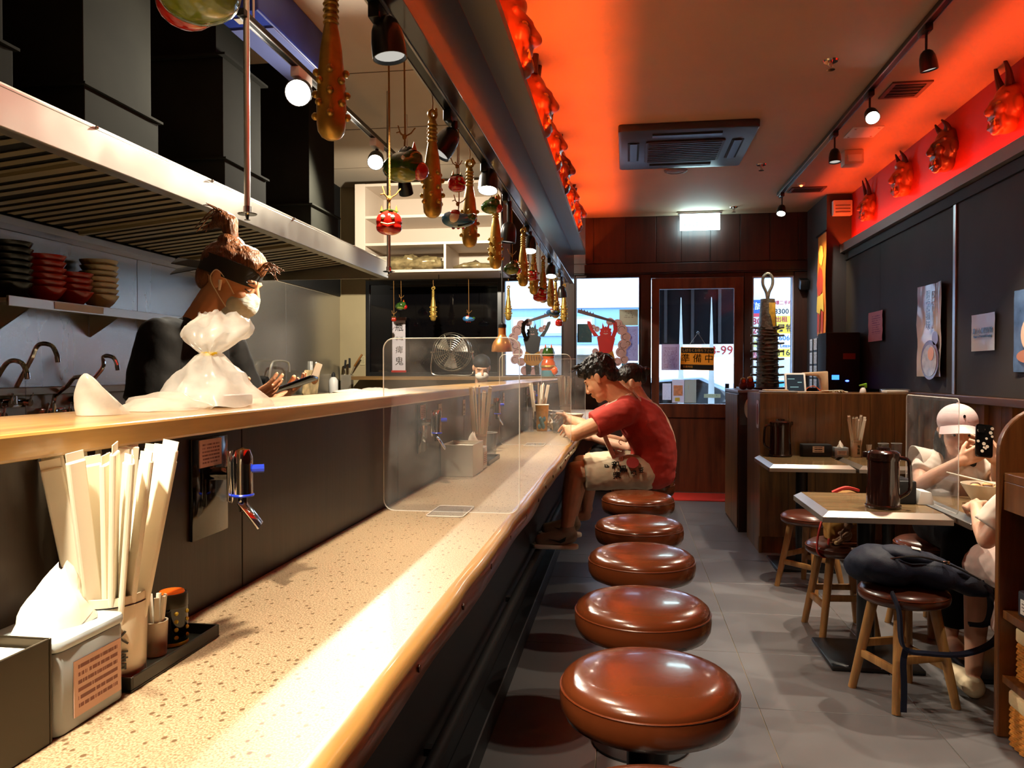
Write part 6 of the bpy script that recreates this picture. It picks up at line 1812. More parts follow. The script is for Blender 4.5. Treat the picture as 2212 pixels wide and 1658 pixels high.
# ================================================================== notices on the door and windows
sg = thing('door_sign', 'orange and black Japanese sign hanging inside the door glass', 'sign', (0.725, 8.355, 1.42), (0, math.radians(1.5), 0))
MB().box(-0.172, 0.172, -0.002, 0.002, -0.12, 0.12).build('board', backlit(mat('sign_orange', (236, 170, 76), 0.45), 0.5), sg, 0.002, 0)
MB().box(-0.166, 0.166, -0.0055, -0.002, 0.058, 0.112).build('black_band', m_blackm, sg, 0, 0)
MB().box(-0.166, 0.166, -0.0055, -0.002, -0.114, -0.062).build('black_band', m_blackm, sg, 0, 0)
m_so = mat('sign_letter_orange', (232, 170, 70), 0.45)
text('top_line', 'しばらくお待ち下さい', 0.036, m_so, sg, (0, -0.006, 0.084), (PI / 2, 0, 0), sx=0.88)
text('main_line', '準 備 中', 0.098, m_eye, sg, (0, -0.005, -0.002), (PI / 2, 0, 0), sx=0.95)
text('bottom_line', '営業時間', 0.026, m_so, sg, (-0.095, -0.006, -0.088), (PI / 2, 0, 0))
for s in (-1, 1):
    MB().tube([(s * 0.10, 0, 0.12), (0, 0.004, 0.27)], 0.0012, 5).build('hanging_string', m_paper, sg)
MB().lathe([(0, 0), (0.016, 0.002), (0.012, 0.01), (0, 0.012)], (0, 0.012, 0.272), 14, Matrix.Rotation(PI / 2, 3, 'X')).build('suction_hook', m_tumbler, sg)
def paper(name, label, x0, x1, z0, z1, m, y=WY - 0.0, group=None):
    return tag(MB().box(x0, x1, y - 0.001, y + 0.001, z0, z1).build(name, m, None, 0, 0), label, 'notice', group)
def pp(nm, col, ink=(120, 110, 120), pitch=0.07, fill=0.5, u=(0.12, 0.88), v=(0.1, 0.9)):
    return printed(nm, col, ink, 'XZ', pitch, fill, u=u, v=v, thin=0.45)
paper('glass_notice', 'lilac-grey printed notice on the door glass left of the sign', 0.358, 0.545, 1.30, 1.575, pp('lilac_notice', (206, 190, 204), (150, 110, 130), 0.05))
paper('glass_notice', 'white leaflet at the lower left of the door glass', 0.37, 0.46, 0.985, 1.16, pp('leaflet_white', (226, 226, 236), (170, 170, 190), 0.1, 0.35))
pk = paper('glass_notice', 'leaflet with an orange picture in the lower door glass', 0.47, 0.595, 0.955, 1.20, backlit(mat('leaflet_paper', (220, 216, 224), 0.6), 0.45))
MB().box(0.485, 0.58, WY - 0.0022, WY - 0.001, 1.03, 1.14).build('picture', mat('leaflet_picture', (206, 150, 120), 0.5, vary=0.3, vscale=30), pk, 0, 0)
MB().box(0.50, 0.55, WY - 0.0022, WY - 0.001, 0.97, 1.01).build('yellow_block', mat('leaflet_yellow', (206, 190, 90), 0.5), pk, 0, 0)
paper('glass_notice', 'grey folder sheet in the lower middle of the door glass', 0.60, 0.72, 0.955, 1.20, pp('grey_sheet', (190, 196, 190), (200, 190, 90), 0.3, 0.3))
paper('glass_notice', 'small pale card with a strip at the lower right of the door glass', 0.80, 0.97, 1.01, 1.05, pp('pale_card', (206, 214, 196), (160, 180, 150), 0.5, 0.4))
# window 3 posters
paper('glass_notice', 'cream certificate with corner pins on the right street window', -0.085, 0.112, 1.78, 1.95, pp('cream_cert', (206, 190, 160), (140, 120, 100), 0.12, 0.45, (0.25, 0.75), (0.45, 0.9)), WY + 0.03)
paper('glass_notice', 'long lilac menu sheet on the right street window', -0.06, 0.115, 1.40, 1.77, pp('lilac_menu', (196, 184, 206), (140, 120, 150), 0.04, 0.4), WY + 0.03)
paper('glass_notice', 'dark green card on the right street window', -0.535, -0.38, 1.60, 1.80, pp('green_card', (14, 66, 66), (90, 110, 90), 0.14, 0.3), WY + 0.03)
paper('glass_notice', 'teal strip sheet at the foot of the right street window', -0.06, 0.115, 1.27, 1.38, pp('teal_strip', (110, 176, 178), (160, 210, 210), 0.2, 0.3), WY + 0.03)

# demon stickers on the glass: thin printed vinyl, cut to shape
m_vblack = mat('vinyl_black', (22, 16, 18), 0.5); m_vred = mat('vinyl_red', (186, 40, 36), 0.5)
m_vcloud = mat('vinyl_cloud', (190, 150, 144), 0.5, vary=0.12, vscale=20); m_vtiger = mat('vinyl_tiger', (176, 120, 36), 0.5); m_vline = mat('vinyl_line', (60, 30, 34), 0.5)
for _m in (m_vred, m_vtiger, m_vcloud): backlit(_m, 0.35)
def sticker(label, cx, z0, s, flip, body):
    t = thing('window_sticker', label, 'sticker', (cx, WY + 0.008, z0), group='demon stickers on the street windows')
    f = -1 if flip else 1
    def P(poly, m, nm, d):
        q = [(x * s * f, z * s) for x, z in poly]
        if f < 0: q = q[::-1]
        MB().prism(q, -d, -d + 0.0006, 'Y').build(nm, m, t, 0, 0)
    def disc(c, r, m, nm, d, n=16, sz=1.0):
        P([(c[0] + r * math.cos(2 * PI * i / n), c[1] + r * sz * math.sin(2 * PI * i / n)) for i in range(n)], m, nm, d)
    # cloud of curls behind the figure
    cl = [(-0.22, 0.62, 0.075), (-0.27, 0.52, 0.07), (-0.24, 0.41, 0.075), (-0.16, 0.70, 0.065), (-0.06, 0.73, 0.055), (-0.30, 0.43, 0.045), (-0.21, 0.31, 0.075), (-0.25, 0.21, 0.06), (-0.16, 0.18, 0.06), (0.16, 0.24, 0.05), (0.14, 0.32, 0.045), (-0.10, 0.06, 0.07), (0.02, 0.05, 0.07), (0.12, 0.63, 0.04), (0.17, 0.66, 0.035)]
    for i, (x, z, r) in enumerate(cl):
        disc((x, z), r, m_vcloud, 'cloud_curl', 0.0008 + 0.00004 * i)
        MB().tube([(x * s * f + r * s * 0.6 * math.cos(a), -0.0022, z * s + r * s * 0.6 * math.sin(a)) for a in [0.3 + i + 0.5 * k for k in range(8)]], 0.0022, 4).build('curl_line', m_vline, t)
    P([(-0.13, 0.50), (-0.05, 0.56), (0.0, 0.535), (0.05, 0.56), (0.12, 0.52), (0.10, 0.40), (0.085, 0.30), (0.0, 0.26), (-0.09, 0.30), (-0.105, 0.40)], body, 'torso', 0.0026)
    P([(-0.07, 0.53), (-0.085, 0.58), (-0.07, 0.60), (-0.08, 0.635), (-0.05, 0.64), (-0.045, 0.72), (-0.018, 0.655), (0.0, 0.67), (0.018, 0.655), (0.045, 0.72), (0.05, 0.64), (0.08, 0.635), (0.07, 0.60), (0.085, 0.58), (0.07, 0.53), (0.0, 0.51)], body, 'head', 0.0028)
    P([(-0.035, 0.565), (0.0, 0.555), (0.035, 0.565), (0.02, 0.575), (0.0, 0.57), (-0.02, 0.575)], m_vcloud, 'mouth', 0.0034)
    P([(-0.12, 0.50), (-0.075, 0.53), (-0.105, 0.62), (-0.10, 0.70), (-0.06, 0.745), (-0.10, 0.765), (-0.15, 0.72), (-0.165, 0.61)], body, 'arm', 0.0027)
    P([(0.11, 0.53), (0.07, 0.50), (0.17, 0.63), (0.21, 0.735), (0.25, 0.745), (0.255, 0.715), (0.22, 0.63), (0.16, 0.53)], body, 'arm', 0.0027)
    P([(-0.13, 0.71), (-0.12, 0.745), (0.30, 0.885), (0.38, 0.905), (0.39, 0.86), (0.31, 0.835)], m_vline, 'club', 0.0032)
    for i in range(5): P([(0.16 + 0.04 * i, 0.835 + 0.013 * i), (0.17 + 0.04 * i, 0.865 + 0.013 * i), (0.185 + 0.04 * i, 0.84 + 0.013 * i)], m_vline, 'club_spike', 0.0033)
    P([(-0.10, 0.33), (0.0, 0.28), (0.095, 0.33), (0.13, 0.20), (0.08, 0.14), (0.0, 0.12), (-0.09, 0.15), (-0.13, 0.21)], m_vtiger, 'tiger_skirt', 0.0030)
    for i in range(6):
        x = -0.09 + 0.035 * i
        P([(x, 0.28 - 0.01 * i % 2), (x + 0.008, 0.28), (x + 0.016, 0.19), (x + 0.006, 0.20)], m_vline, 'tiger_stripe', 0.0035)
    P([(-0.10, 0.16), (-0.01, 0.13), (-0.03, 0.0), (-0.09, 0.0)], body, 'leg', 0.0027)
    P([(0.02, 0.13), (0.09, 0.16), (0.10, 0.0), (0.04, 0.0)], body, 'leg', 0.0027)
    for i in range(2): MB().ell(((-0.02 + 0.035 * i) * s * f, -0.0035, 0.60 * s), (0.007 * s, 0.001, 0.005 * s), None, 8, 6).build('eye', m_vcloud, t)
sticker('black demon sticker with raised club on the left street window', -1.02, 1.25, 0.78, False, m_vblack)
sticker('red demon sticker with raised club on the right street window', -0.23, 1.25, 0.78, True, m_vred)

# ================================================================== the street
gr = struct(MB().box(-14, 16, 8.56, 24, -0.25, -0.12).build('floor_street', mat('pavement', (120, 124, 130), 0.8, vary=0.15, vscale=5), None, 0, 0))
m_fac = mat('pale_facade', (222, 226, 230), 0.8, vary=0.05, vscale=2)
m_facb = mat('blue_grey_facade', (120, 156, 196), 0.7)
fb = thing('street_building', 'pale building front across the street seen through the windows', 'building', (0, 14.0, -0.12))
MB().box(-8, 8, 0, 0.4, 2.55, 5.0).build('upper_wall', m_fac, fb, 0, 0)
MB().box(-8, 0.2, 0.05, 0.4, 1.9, 2.55).build('shop_band', m_facb, fb, 0, 0)
MB().box(-8, 0.2, 0.1, 0.4, 0, 1.9).build('lower_wall', m_fac, fb, 0, 0)
MB().box(2.05, 8, 0.1, 0.4, 0, 2.55).build('lower_wall', m_fac, fb, 0, 0)
MB().box(0.2, 2.05, 0.2, 0.4, 0, 1.2).build('shop_front', m_fac, fb, 0, 0)
for k in range(5):
    x = -3.2 + k * 0.55
    w = MB().box(x, x + 0.42, 0.02, 0.05, 2.05, 2.40).build('sign_box', mat('sign_grey', (150, 176, 176), 0.5), fb, 0.01, 0)
    MB().box(x + 0.05, x + 0.37, 0.01, 0.02, 2.10, 2.35).build('sign_face', m_fac, w, 0, 0)
sh = thing('dark_backdrop', 'dark backdrop added across the street to darken the door glass', 'backdrop', (1.1, 10.9, -0.12))  # dark backdrop put in to darken the view through the upper door glass
m_dk = mat('backdrop_dark', (4, 4, 8), 0.8, spec=0.1)
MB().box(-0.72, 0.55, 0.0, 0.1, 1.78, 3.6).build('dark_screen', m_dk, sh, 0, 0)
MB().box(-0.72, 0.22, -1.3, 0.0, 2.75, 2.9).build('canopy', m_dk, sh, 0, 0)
for k in range(4):
    MB().box(-0.6 + k * 0.36, -0.56 + k * 0.36, -0.03, 0.0, 1.8, 3.5).build('mullion', mat('dim_mullion', (24, 20, 24), 0.6), sh, 0, 0)
MB().box(-0.10, 0.75, -0.03, 0.0, 1.60, 1.78).build('red_white_sign', mat('sign_white', (226, 214, 214), 0.6), sh, 0, 0)
text('sign_lettering', '8-9932', 0.17, m_vred, sh, (0.25, -0.035, 1.69), (PI / 2, 0, 0))
for i, (x, lb) in enumerate(((0.66, 'left tall tapered white shape standing in for a bright spike in the door glass'), (1.03, 'right tall tapered white shape standing in for a bright spike in the door glass'))):
    t = thing('light_spike', lb, 'light shape', (x, 9.9, -0.12), group='white shapes for bright spikes in the door glass')  # made-up white shapes standing in for bright spikes of light in the door glass
    MB().prism([(-0.05, 0.3), (0.05, 0.3), (0.032, 1.5), (0.004, 2.32), (-0.004, 2.32), (-0.028, 1.5)], -0.004, 0.004, 'Y').build('cloth', mat('spike_white', (214, 226, 226), 0.6, vary=0.12, vscale=6), t, 0, 0)
    MB().cyl((0, 0.012, 0), (0, 0.012, 2.33), 0.008, 0.004, 8).build('pole', m_alu, t)
    MB().lathe([(0, 0), (0.14, 0), (0.14, 0.02), (0.02, 0.05), (0, 0.05)], n=20).build('foot', m_dkgrey, t)

car = thing('parked_car', 'silver blue car parked in the street outside the door', 'car', (0.6, 12.1, -0.12))
m_carp = mat('silver_blue_paint', (150, 170, 196), 0.25, metal=0.4, coat=0.6)
prof = [(-2.1, 0.35), (-2.12, 0.6), (-2.0, 0.78), (-1.3, 0.90), (-0.75, 1.28), (0.45, 1.36), (1.2, 1.05), (1.9, 0.92), (2.1, 0.7), (2.1, 0.35)]
b = MB()
for a, c in (((-0.82), 0.82),):
    rings = []
    for y, sc_ in ((-0.86, 0.93), (-0.80, 1.0), (0.80, 1.0), (0.86, 0.93)):
        rings.append([(x * (0.985 if sc_ < 1 else 1), y, 0.35 + (z - 0.35) * sc_) for x, z in prof])
    b.loft(rings)
b.build('body', m_carp, car, 0.03)
MB().prism([(-1.15, 0.92), (-0.72, 1.22), (0.40, 1.30), (0.98, 1.02), (0.95, 0.92)], -0.872, -0.83, 'Y').build('side_window', m_blackg, car, 0.01)
MB().prism([(-2.13, 0.36), (-2.13, 0.45), (2.12, 0.45), (2.12, 0.36)], -0.88, -0.82, 'Y').build('sill_trim', m_dkgrey, car)
for x in (-1.35, 1.3):
    for y in (-0.86, 0.66):
        w = MB().cyl((x, y, 0.32), (x, y + 0.2, 0.32), 0.32, n=28).build('wheel', m_blackm, car)
        MB().cyl((x, y - 0.005, 0.32), (x, y + 0.205, 0.32), 0.20, n=20).build('hub_cap', m_alu, w)
rl = thing('street_railing', 'white and blue street railing outside the left window', 'railing', (-2.35, 10.6, -0.12))
for k in range(9):
    MB().box(-1.0 + k * 0.25, -0.96 + k * 0.25, -0.02, 0.02, 0, 1.28).build('rail_post', m_white, rl, 0, 0)
for z in (0.5, 1.24):
    MB().box(-1.02, 1.06, -0.03, 0.03, z, z + 0.06).build('rail_bar', m_white if z > 1 else m_facb, rl, 0.004, 0)
cbn = thing('street_cabinet', 'low grey street cabinet with a white lid outside the windows', 'cabinet', (-0.72, 10.2, -0.12))
MB().box(-0.45, 0.45, 0, 0.4, 0, 1.62).build('body', mat('street_grey', (140, 134, 124), 0.6), cbn, 0.01, 0)
MB().box(-0.50, 0.50, -0.04, 0.44, 1.62, 1.72).build('lid', m_white, cbn, 0.01, 0)

# notice board with letting posters outside the narrow window
nbd = thing('letting_board', 'street board covered with letting posters outside the narrow window', 'notice board', (1.70, 9.62, -0.12))
MB().box(-0.30, 0.30, 0, 0.03, 0, 2.95).build('board', m_fac, nbd, 0, 0)
def poster(x0, x1, z0, z1, col, s, size, ink, lab):
    q = MB().box(x0, x1, -0.006, 0.0, z0, z1).build('poster', mat('poster_%d_%d_%d' % col, col, 0.6), nbd, 0, 0)
    if s: text('poster_text', s, size, ink, q, ((x0 + x1) / 2, -0.008, (z0 + z1) / 2), (PI / 2, 0, 0), bold=size * 0.012)
i_red = mat('ink_red', (170, 30, 60), 0.6); i_blk = mat('ink_black', (20, 18, 20), 0.6); i_blu = mat('ink_blue', (40, 100, 190), 0.6); i_wht = mat('ink_white', (230, 235, 245), 0.6)
poster(-0.29, -0.11, 2.10, 2.26, (40, 96, 190), '原誠', 0.10, i_wht, 0)
poster(-0.29, -0.11, 2.06, 2.10, (206, 60, 80), '', 0.1, i_wht, 0)
poster(-0.29, -0.11, 1.95, 2.05, (226, 226, 232), '180', 0.11, i_red, 0)
poster(-0.29, -0.11, 1.84, 1.945, (230, 228, 232), '026', 0.11, i_red, 0)
poster(-0.29, -0.11, 1.70, 1.83, (222, 214, 130), '放', 0.11, i_wht, 0)
poster(-0.29, -0.11, 1.50, 1.69, (232, 226, 232), '吉', 0.08, i_red, 0)
poster(-0.02, 0.24, 2.17, 2.27, (234, 228, 232), '中環二手樓', 0.05, i_red, 0)
poster(-0.02, 0.24, 2.07, 2.165, (228, 230, 236), '8300', 0.085, i_blk, 0)
poster(-0.02, 0.24, 1.98, 2.065, (214, 196, 60), '出租', 0.07, i_red, 0)
poster(-0.02, 0.24, 1.86, 1.975, (236, 190, 50), '永昇物', 0.095, i_blk, 0)
poster(-0.02, 0.24, 1.75, 1.855, (228, 234, 240), '63 6060', 0.085, i_blu, 0)
poster(-0.02, 0.24, 1.68, 1.745, (226, 230, 238), 'For Lease', 0.06, i_blu, 0)
poster(-0.02, 0.24, 1.58, 1.675, (230, 206, 70), '9116', 0.10, i_blk, 0)
poster(-0.02, 0.24, 1.34, 1.55, (190, 206, 216), '樓', 0.08, i_wht, 0)
poster(-0.29, 0.28, 0.95, 1.30, (70, 160, 206), '', 0.08, i_wht, 0)
for k in range(3):
    MB().prism([(-0.22 + 0.19 * k + 0.05 * math.cos(a), 1.14 + 0.10 * math.sin(a)) for a in [PI * i / 10 for i in range(11)]], -0.008, -0.006, 'Y').build('poster_arch', m_fac, nbd, 0, 0)
for k in range(3):
    MB().box(-0.28, 0.27, -0.008, -0.006, 0.98 + 0.045 * k, 1.0 + 0.045 * k).build('poster_stripe', m_fac, nbd, 0, 0)
# ================================================================== people
def skin_mat(name, col):
    return mat(name, col, 0.5, sss=0.15, spec=0.4, vary=0.06, vscale=30)
m_skin = skin_mat('warm_skin', (216, 160, 122))
m_skin2 = skin_mat('fair_skin', (226, 176, 146))
m_lip = mat('lip', (176, 84, 78), 0.45)
m_hairk = mat('black_hair', (16, 13, 13), 0.35, bump=0.8, bscale=90, stretch=(1, 1, 0.2))
m_hairb = mat('brown_hair', (104, 60, 26), 0.45, bump=0.8, bscale=110, vary=0.35, vscale=40, stretch=(1, 1, 0.25))

class Fr:
    """local head or body frame: x forward, y left, z up"""
    def __init__(s, c, f, up=(0, 0, 1), k=1.0):
        s.c = Vector(c); s.M = frame(f, up); s.k = k
    def p(s, x, y, z): return s.c + s.M @ (Vector((x, y, z)) * s.k)
    def d(s, x, y, z): return (s.M @ Vector((x, y, z))).normalized()
    def ell(s, b, c, r, n=18, m=12): b.ell(s.p(*c), Vector(r) * s.k, s.M, n, m)
    def cap(s, b, p, q, r0, r1=None): b.cap(s.p(*p), s.p(*q), r0 * s.k, (r0 if r1 is None else r1) * s.k)

def head(b, H):
    H.ell(b, (-0.012, 0, 0.035), (0.096, 0.075, 0.086)); H.ell(b, (0.028, 0, -0.018), (0.064, 0.065, 0.092))
    H.ell(b, (0.036, 0, -0.075), (0.050, 0.050, 0.042)); H.ell(b, (0.066, 0, -0.098), (0.022, 0.024, 0.018))
    H.ell(b, (0.074, 0, 0.026), (0.020, 0.050, 0.014))
    H.cap(b, (0.090, 0, 0.012), (0.106, 0, -0.026), 0.008, 0.0125)
    for s in (-1, 1):
        H.ell(b, (0.098, s * 0.011, -0.031), (0.010, 0.008, 0.008)); H.ell(b, (0.058, s * 0.038, -0.03), (0.030, 0.024, 0.026))
        H.ell(b, (-0.008, s * 0.076, -0.004), (0.018, 0.009, 0.031)); H.ell(b, (-0.016, s * 0.082, 0.004), (0.013, 0.007, 0.024))
    H.ell(b, (0.086, 0, -0.056), (0.014, 0.024, 0.008)); H.ell(b, (0.084, 0, -0.067), (0.013, 0.021, 0.008))

def hand(b, wrist, d, n, right, curl=0.35, tcurl=0.3, k=1.0, spread=0.10):
    d = Vector(d).normalized(); n = Vector(n); n = (n - d * n.dot(d)).normalized()
    s = d.cross(n) if right else n.cross(d)
    w = Vector(wrist)
    curls = curl if isinstance(curl, (list, tuple)) else [curl] * 4
    b.cap(w, w + d * 0.02 * k, 0.025 * k, 0.026 * k)
    for i in range(4):
        o = (0.030 - 0.020 * i) * k
        kn = w + d * (0.088 - 0.004 * abs(i - 1)) * k + s * o
        b.cap(w + d * 0.016 * k + s * o * 0.72, kn, 0.0135 * k, 0.0108 * k, 10)
        L = [(0.042, 0.025, 0.020), (0.047, 0.029, 0.021), (0.043, 0.027, 0.021), (0.034, 0.021, 0.018)][i]
        a = 0.0; p = kn
        dd = (d + s * spread * (1.5 - i) * 0.5).normalized()
        for j, l in enumerate(L):
            a += curls[i] * (1.0, 1.15, 0.7)[j]
            q = p + (dd * math.cos(a) + n * math.sin(a)) * l * k
            b.cap(p, q, (0.0092, 0.0084, 0.0078)[j] * k, (0.0084, 0.0078, 0.0066)[j] * k, 10); p = q
    t0 = w + d * 0.028 * k + s * 0.026 * k; td = (d * 0.62 + s * 0.68 + n * 0.38).normalized()
    b.cap(w + d * 0.012 * k + s * 0.010 * k, t0, 0.016 * k, 0.014 * k, 10)
    t1 = t0 + td * 0.040 * k
    td2 = (td * math.cos(tcurl) + (n * 0.6 + d * 0.5 - s * 0.4).normalized() * math.sin(tcurl)).normalized()
    t2 = t1 + td2 * 0.032 * k
    b.cap(t0, t1, 0.0135 * k, 0.0108 * k, 10); b.cap(t1, t2, 0.0105 * k, 0.0085 * k, 10)

def arm(b, sh, el, wr, k=1.0):
    sh, el, wr = Vector(sh), Vector(el), Vector(wr)
    b.chain([sh, sh.lerp(el, 0.45), el], [0.050 * k, 0.046 * k, 0.037 * k])
    b.chain([el, el.lerp(wr, 0.35), wr], [0.037 * k, 0.039 * k, 0.025 * k])

def leg(b, hip, kn, an, k=1.0):
    hip, kn, an = Vector(hip), Vector(kn), Vector(an)
    b.chain([hip, hip.lerp(kn, 0.5), kn], [0.088 * k, 0.074 * k, 0.054 * k])
    b.chain([kn, kn.lerp(an, 0.32), an], [0.052 * k, 0.056 * k, 0.034 * k])

def torso(b, pts, f, widths, depths, n=12):
    P = smooth_path(pts, n); N = len(P)
    for i, p in enumerate(P):
        t = i / (N - 1) * (len(widths) - 1); j = min(int(t), len(widths) - 2); q = t - j
        w = widths[j] * (1 - q) + widths[j + 1] * q; dd = depths[j] * (1 - q) + depths[j + 1] * q
        u = (P[min(i + 1, N - 1)] - P[max(i - 1, 0)]).normalized()
        fv = Vector(f); fv = (fv - u * fv.dot(u)).normalized()
        M_ = Matrix((fv, u.cross(fv), u)).transposed()
        b.ell(p, (dd, w, max(0.05, min(w, dd) * 0.7)), M_, 20, 10)

def flat(b, p, q, r0, r1, n=24): b.cyl(p, q, r0, r1, n)

def eyes(H, par, closed=False, m_iris=m_eye):
    for s in (-1, 1):
        if closed:
            MB().tube([H.p(0.080, s * 0.018, 0.002), H.p(0.084, s * 0.031, -0.004), H.p(0.074, s * 0.046, 0.0)], 0.0022 * H.k, 6).build('eyelid', m_hairk, par, W=True)
        else:
            b = MB(); H.ell(b, (0.077, s * 0.031, 0.0), (0.009, 0.0135, 0.0072), 12, 8); b.build('eye', m_whiteg, par, W=True)
            b = MB(); H.ell(b, (0.084, s * 0.031, -0.001), (0.0035, 0.006, 0.006), 10, 8); b.build('iris', m_iris, par, W=True)
        MB().tube([H.p(0.086, s * 0.014, 0.022), H.p(0.088, s * 0.032, 0.027), H.p(0.072, s * 0.052, 0.021)], 0.0028 * H.k, 6).build('eyebrow', m_hairk, par, W=True)

def tuft(par, H, spec, m, r=0.006, name='hair_lock'):
    for pts in spec:
        P = smooth_path([H.p(*p) for p in pts], 5); n = len(P)
        MB().tube(P, [r * H.k * (1 - 0.75 * i / n) for i in range(n)], 6).build(name, m, par, W=True)

# ------------------------------------------------------------------ cook
ck = thing('person', 'cook in black shirt and headband with face mask looking at a phone', 'person', (-1.43, 2.42, 0))
H = Fr((-1.292, 2.405, 1.578), (0.90, 0.05, -0.40))
b = MB(); head(b, H)
b.chain([(-1.425, 2.42, 1.40), (-1.385, 2.415, 1.47), (-1.325, 2.41, 1.545)], [0.072, 0.060, 0.062])
RS, LS = Vector((-1.445, 2.245, 1.385)), Vector((-1.425, 2.60, 1.385))
RE, LE = Vector((-1.44, 2.165, 1.13)), Vector((-1.36, 2.655, 1.13))
RW, LW = Vector((-1.235, 2.305, 1.178)), Vector((-1.215, 2.545, 1.185))
arm(b, RS, RE, RW); arm(b, LS, LE, LW)
hand(b, RW, (0.86, 0.28, 0.28), (-0.15, 0.45, 0.88), True, 0.28, 0.35)
hand(b, LW, (0.88, -0.34, 0.26), (-0.1, -0.45, 0.88), False, 0.28, 0.35)
torso(b, [(-1.50, 2.42, 0.92), (-1.48, 2.42, 1.12), (-1.45, 2.42, 1.30), (-1.43, 2.42, 1.41)], (1, 0.05, 0), [0.15, 0.13, 0.155, 0.09], [0.10, 0.09, 0.10, 0.06])
leg(b, (-1.50, 2.33, 0.90), (-1.47, 2.32, 0.48), (-1.50, 2.31, 0.07)); leg(b, (-1.50, 2.51, 0.90), (-1.47, 2.53, 0.48), (-1.50, 2.54, 0.07))
for y in (2.31, 2.54): b.chain([(-1.52, y, 0.045), (-1.32, y, 0.035)], [0.042, 0.034])
b.grow('body', m_skin, ck, 0.0042, 5, W=True)
m_tee = mat('black_tee', (11, 11, 12), 0.8, spec=0.2, vary=0.25, vscale=9, bump=0.15, bscale=30)
b = MB()
torso(b, [(-1.50, 2.42, 0.93), (-1.485, 2.42, 1.12), (-1.455, 2.42, 1.29), (-1.43, 2.42, 1.405)], (1, 0.05, 0), [0.175, 0.165, 0.185, 0.115], [0.135, 0.125, 0.128, 0.085])
b.chain([RS + Vector((0, 0.05, 0.0)), RS], [0.075, 0.068]); b.chain([LS - Vector((0, 0.05, 0.0)), LS], [0.075, 0.068])
flat(b, RS, RS.lerp(RE, 0.78), 0.070, 0.078); flat(b, LS, LS.lerp(LE, 0.80), 0.070, 0.080)
b.grow('black_shirt', m_tee, ck, 0.008, 4, W=True, wrinkle=0.008, wscale=9)
b = MB()
for y in (2.32, 2.53): flat(b, (-1.50, y, 0.98), (-1.49, y, 0.10), 0.115, 0.085)
b.grow('trousers', m_tee, ck, 0.01, 4, W=True)
b = MB(); H.ell(b, (-0.022, 0, 0.046), (0.101, 0.081, 0.086)); H.ell(b, (0.02, 0, 0.075), (0.075, 0.066, 0.058)); H.ell(b, (-0.075, 0, -0.01), (0.040, 0.060, 0.055)); H.ell(b, (-0.05, 0, 0.115), (0.045, 0.05, 0.03))
b.grow('hair', m_hairb, ck, 0.005, 4, W=True, wrinkle=0.003, wscale=60)
b = MB(); H.cap(b, (-0.052, 0, 0.125), (-0.085, 0, 0.175), 0.021, 0.030); H.ell(b, (-0.10, 0, 0.175), (0.044, 0.034, 0.030)); H.cap(b, (-0.098, 0, 0.175), (-0.155, 0, 0.125), 0.022, 0.008)
b.grow('bun', m_hairb, ck, 0.004, 5, W=True, wrinkle=0.002, wscale=60)
rd = random.Random(3)
tuft(ck, H, [[(-0.09, rd.uniform(-0.02, 0.02), 0.18), (-0.115 - rd.uniform(0, 0.03), rd.uniform(-0.03, 0.03), 0.20), (-0.145 - rd.uniform(0, 0.05), rd.uniform(-0.04, 0.04), 0.19 - rd.uniform(-0.02, 0.09))] for _ in range(12)], m_hairb, 0.004)
tuft(ck, H, [[(0.075, rd.uniform(-0.03, 0.03), 0.082), (0.105, rd.uniform(-0.03, 0.03), 0.090 + rd.uniform(-0.01, 0.02)), (0.128 + rd.uniform(0, 0.025), rd.uniform(-0.03, 0.03), 0.078 + rd.uniform(-0.015, 0.025))] for _ in range(9)], m_hairb, 0.003)
MB().torus(H.p(-0.055, 0, 0.128), 0.019, 0.005, H.d(-0.55, 0, 0.83), 20, 6).build('hair_tie', m_blackm, ck, W=True)
# headband: a tilted band around the brow, knotted at the nape
ring = []
for k in range(40):
    a = 2 * PI * k / 40
    x, y = 0.103 * math.cos(a) - 0.014, 0.0835 * math.sin(a)
    zc = 0.040 + 0.10 * (x * 0.28 - 0.02)
    if x < 0: zc -= 0.10 * x * -1 * 0.5
    hw = 0.030
    ring.append([H.p(x, y, zc - hw), H.p(x, y, zc + hw), H.p(x * 0.955, y * 0.955, zc + hw), H.p(x * 0.955, y * 0.955, zc - hw)])
MB().loft(ring + [ring[0]], False).build('headband', m_blackm, ck, 0, 50, W=True)
for s in (0, 1):
    rows = [[H.p(-0.112 - 0.03 * i, -0.01 + 0.02 * s + 0.014 * (j - 1), 0.012 - 0.008 * i - 0.012 * s * i + 0.012 * (j - 1)) for j in range(3)] for i in range(4)]
    MB().sheet(rows, 0.003).build('headband_tail', m_blackm, ck, 0, 50, W=True)
# face mask with ear loops
b = MB(); H.ell(b, (0.060, 0, -0.050), (0.057, 0.064, 0.052)); H.ell(b, (0.088, 0, -0.030), (0.030, 0.026, 0.030)); H.ell(b, (0.050, 0, -0.085), (0.050, 0.052, 0.032))
b.grow('face_mask', mat('mask_cloth', (206, 214, 208), 0.8, bump=0.2, bscale=50, stretch=(1, 1, 4)), ck, 0.004, 5, W=True)
for s in (-1, 1):
    MB().tube(smooth_path([H.p(0.055, s * 0.064, -0.028), H.p(0.015, s * 0.078, 0.008), H.p(-0.020, s * 0.086, 0.022), H.p(-0.028, s * 0.084, -0.012), H.p(0.010, s * 0.074, -0.048), H.p(0.045, s * 0.062, -0.076)], 6), 0.0018, 6).build('ear_loop', m_paper, ck, W=True)
MB().tube([H.p(0.006, -0.088, -0.002), H.p(0.010, -0.086, -0.014), H.p(0.014, -0.083, -0.034)], [0.006, 0.005, 0.0035], 8).build('earbud', m_white, ck, W=True)
eyes(H, ck, True)
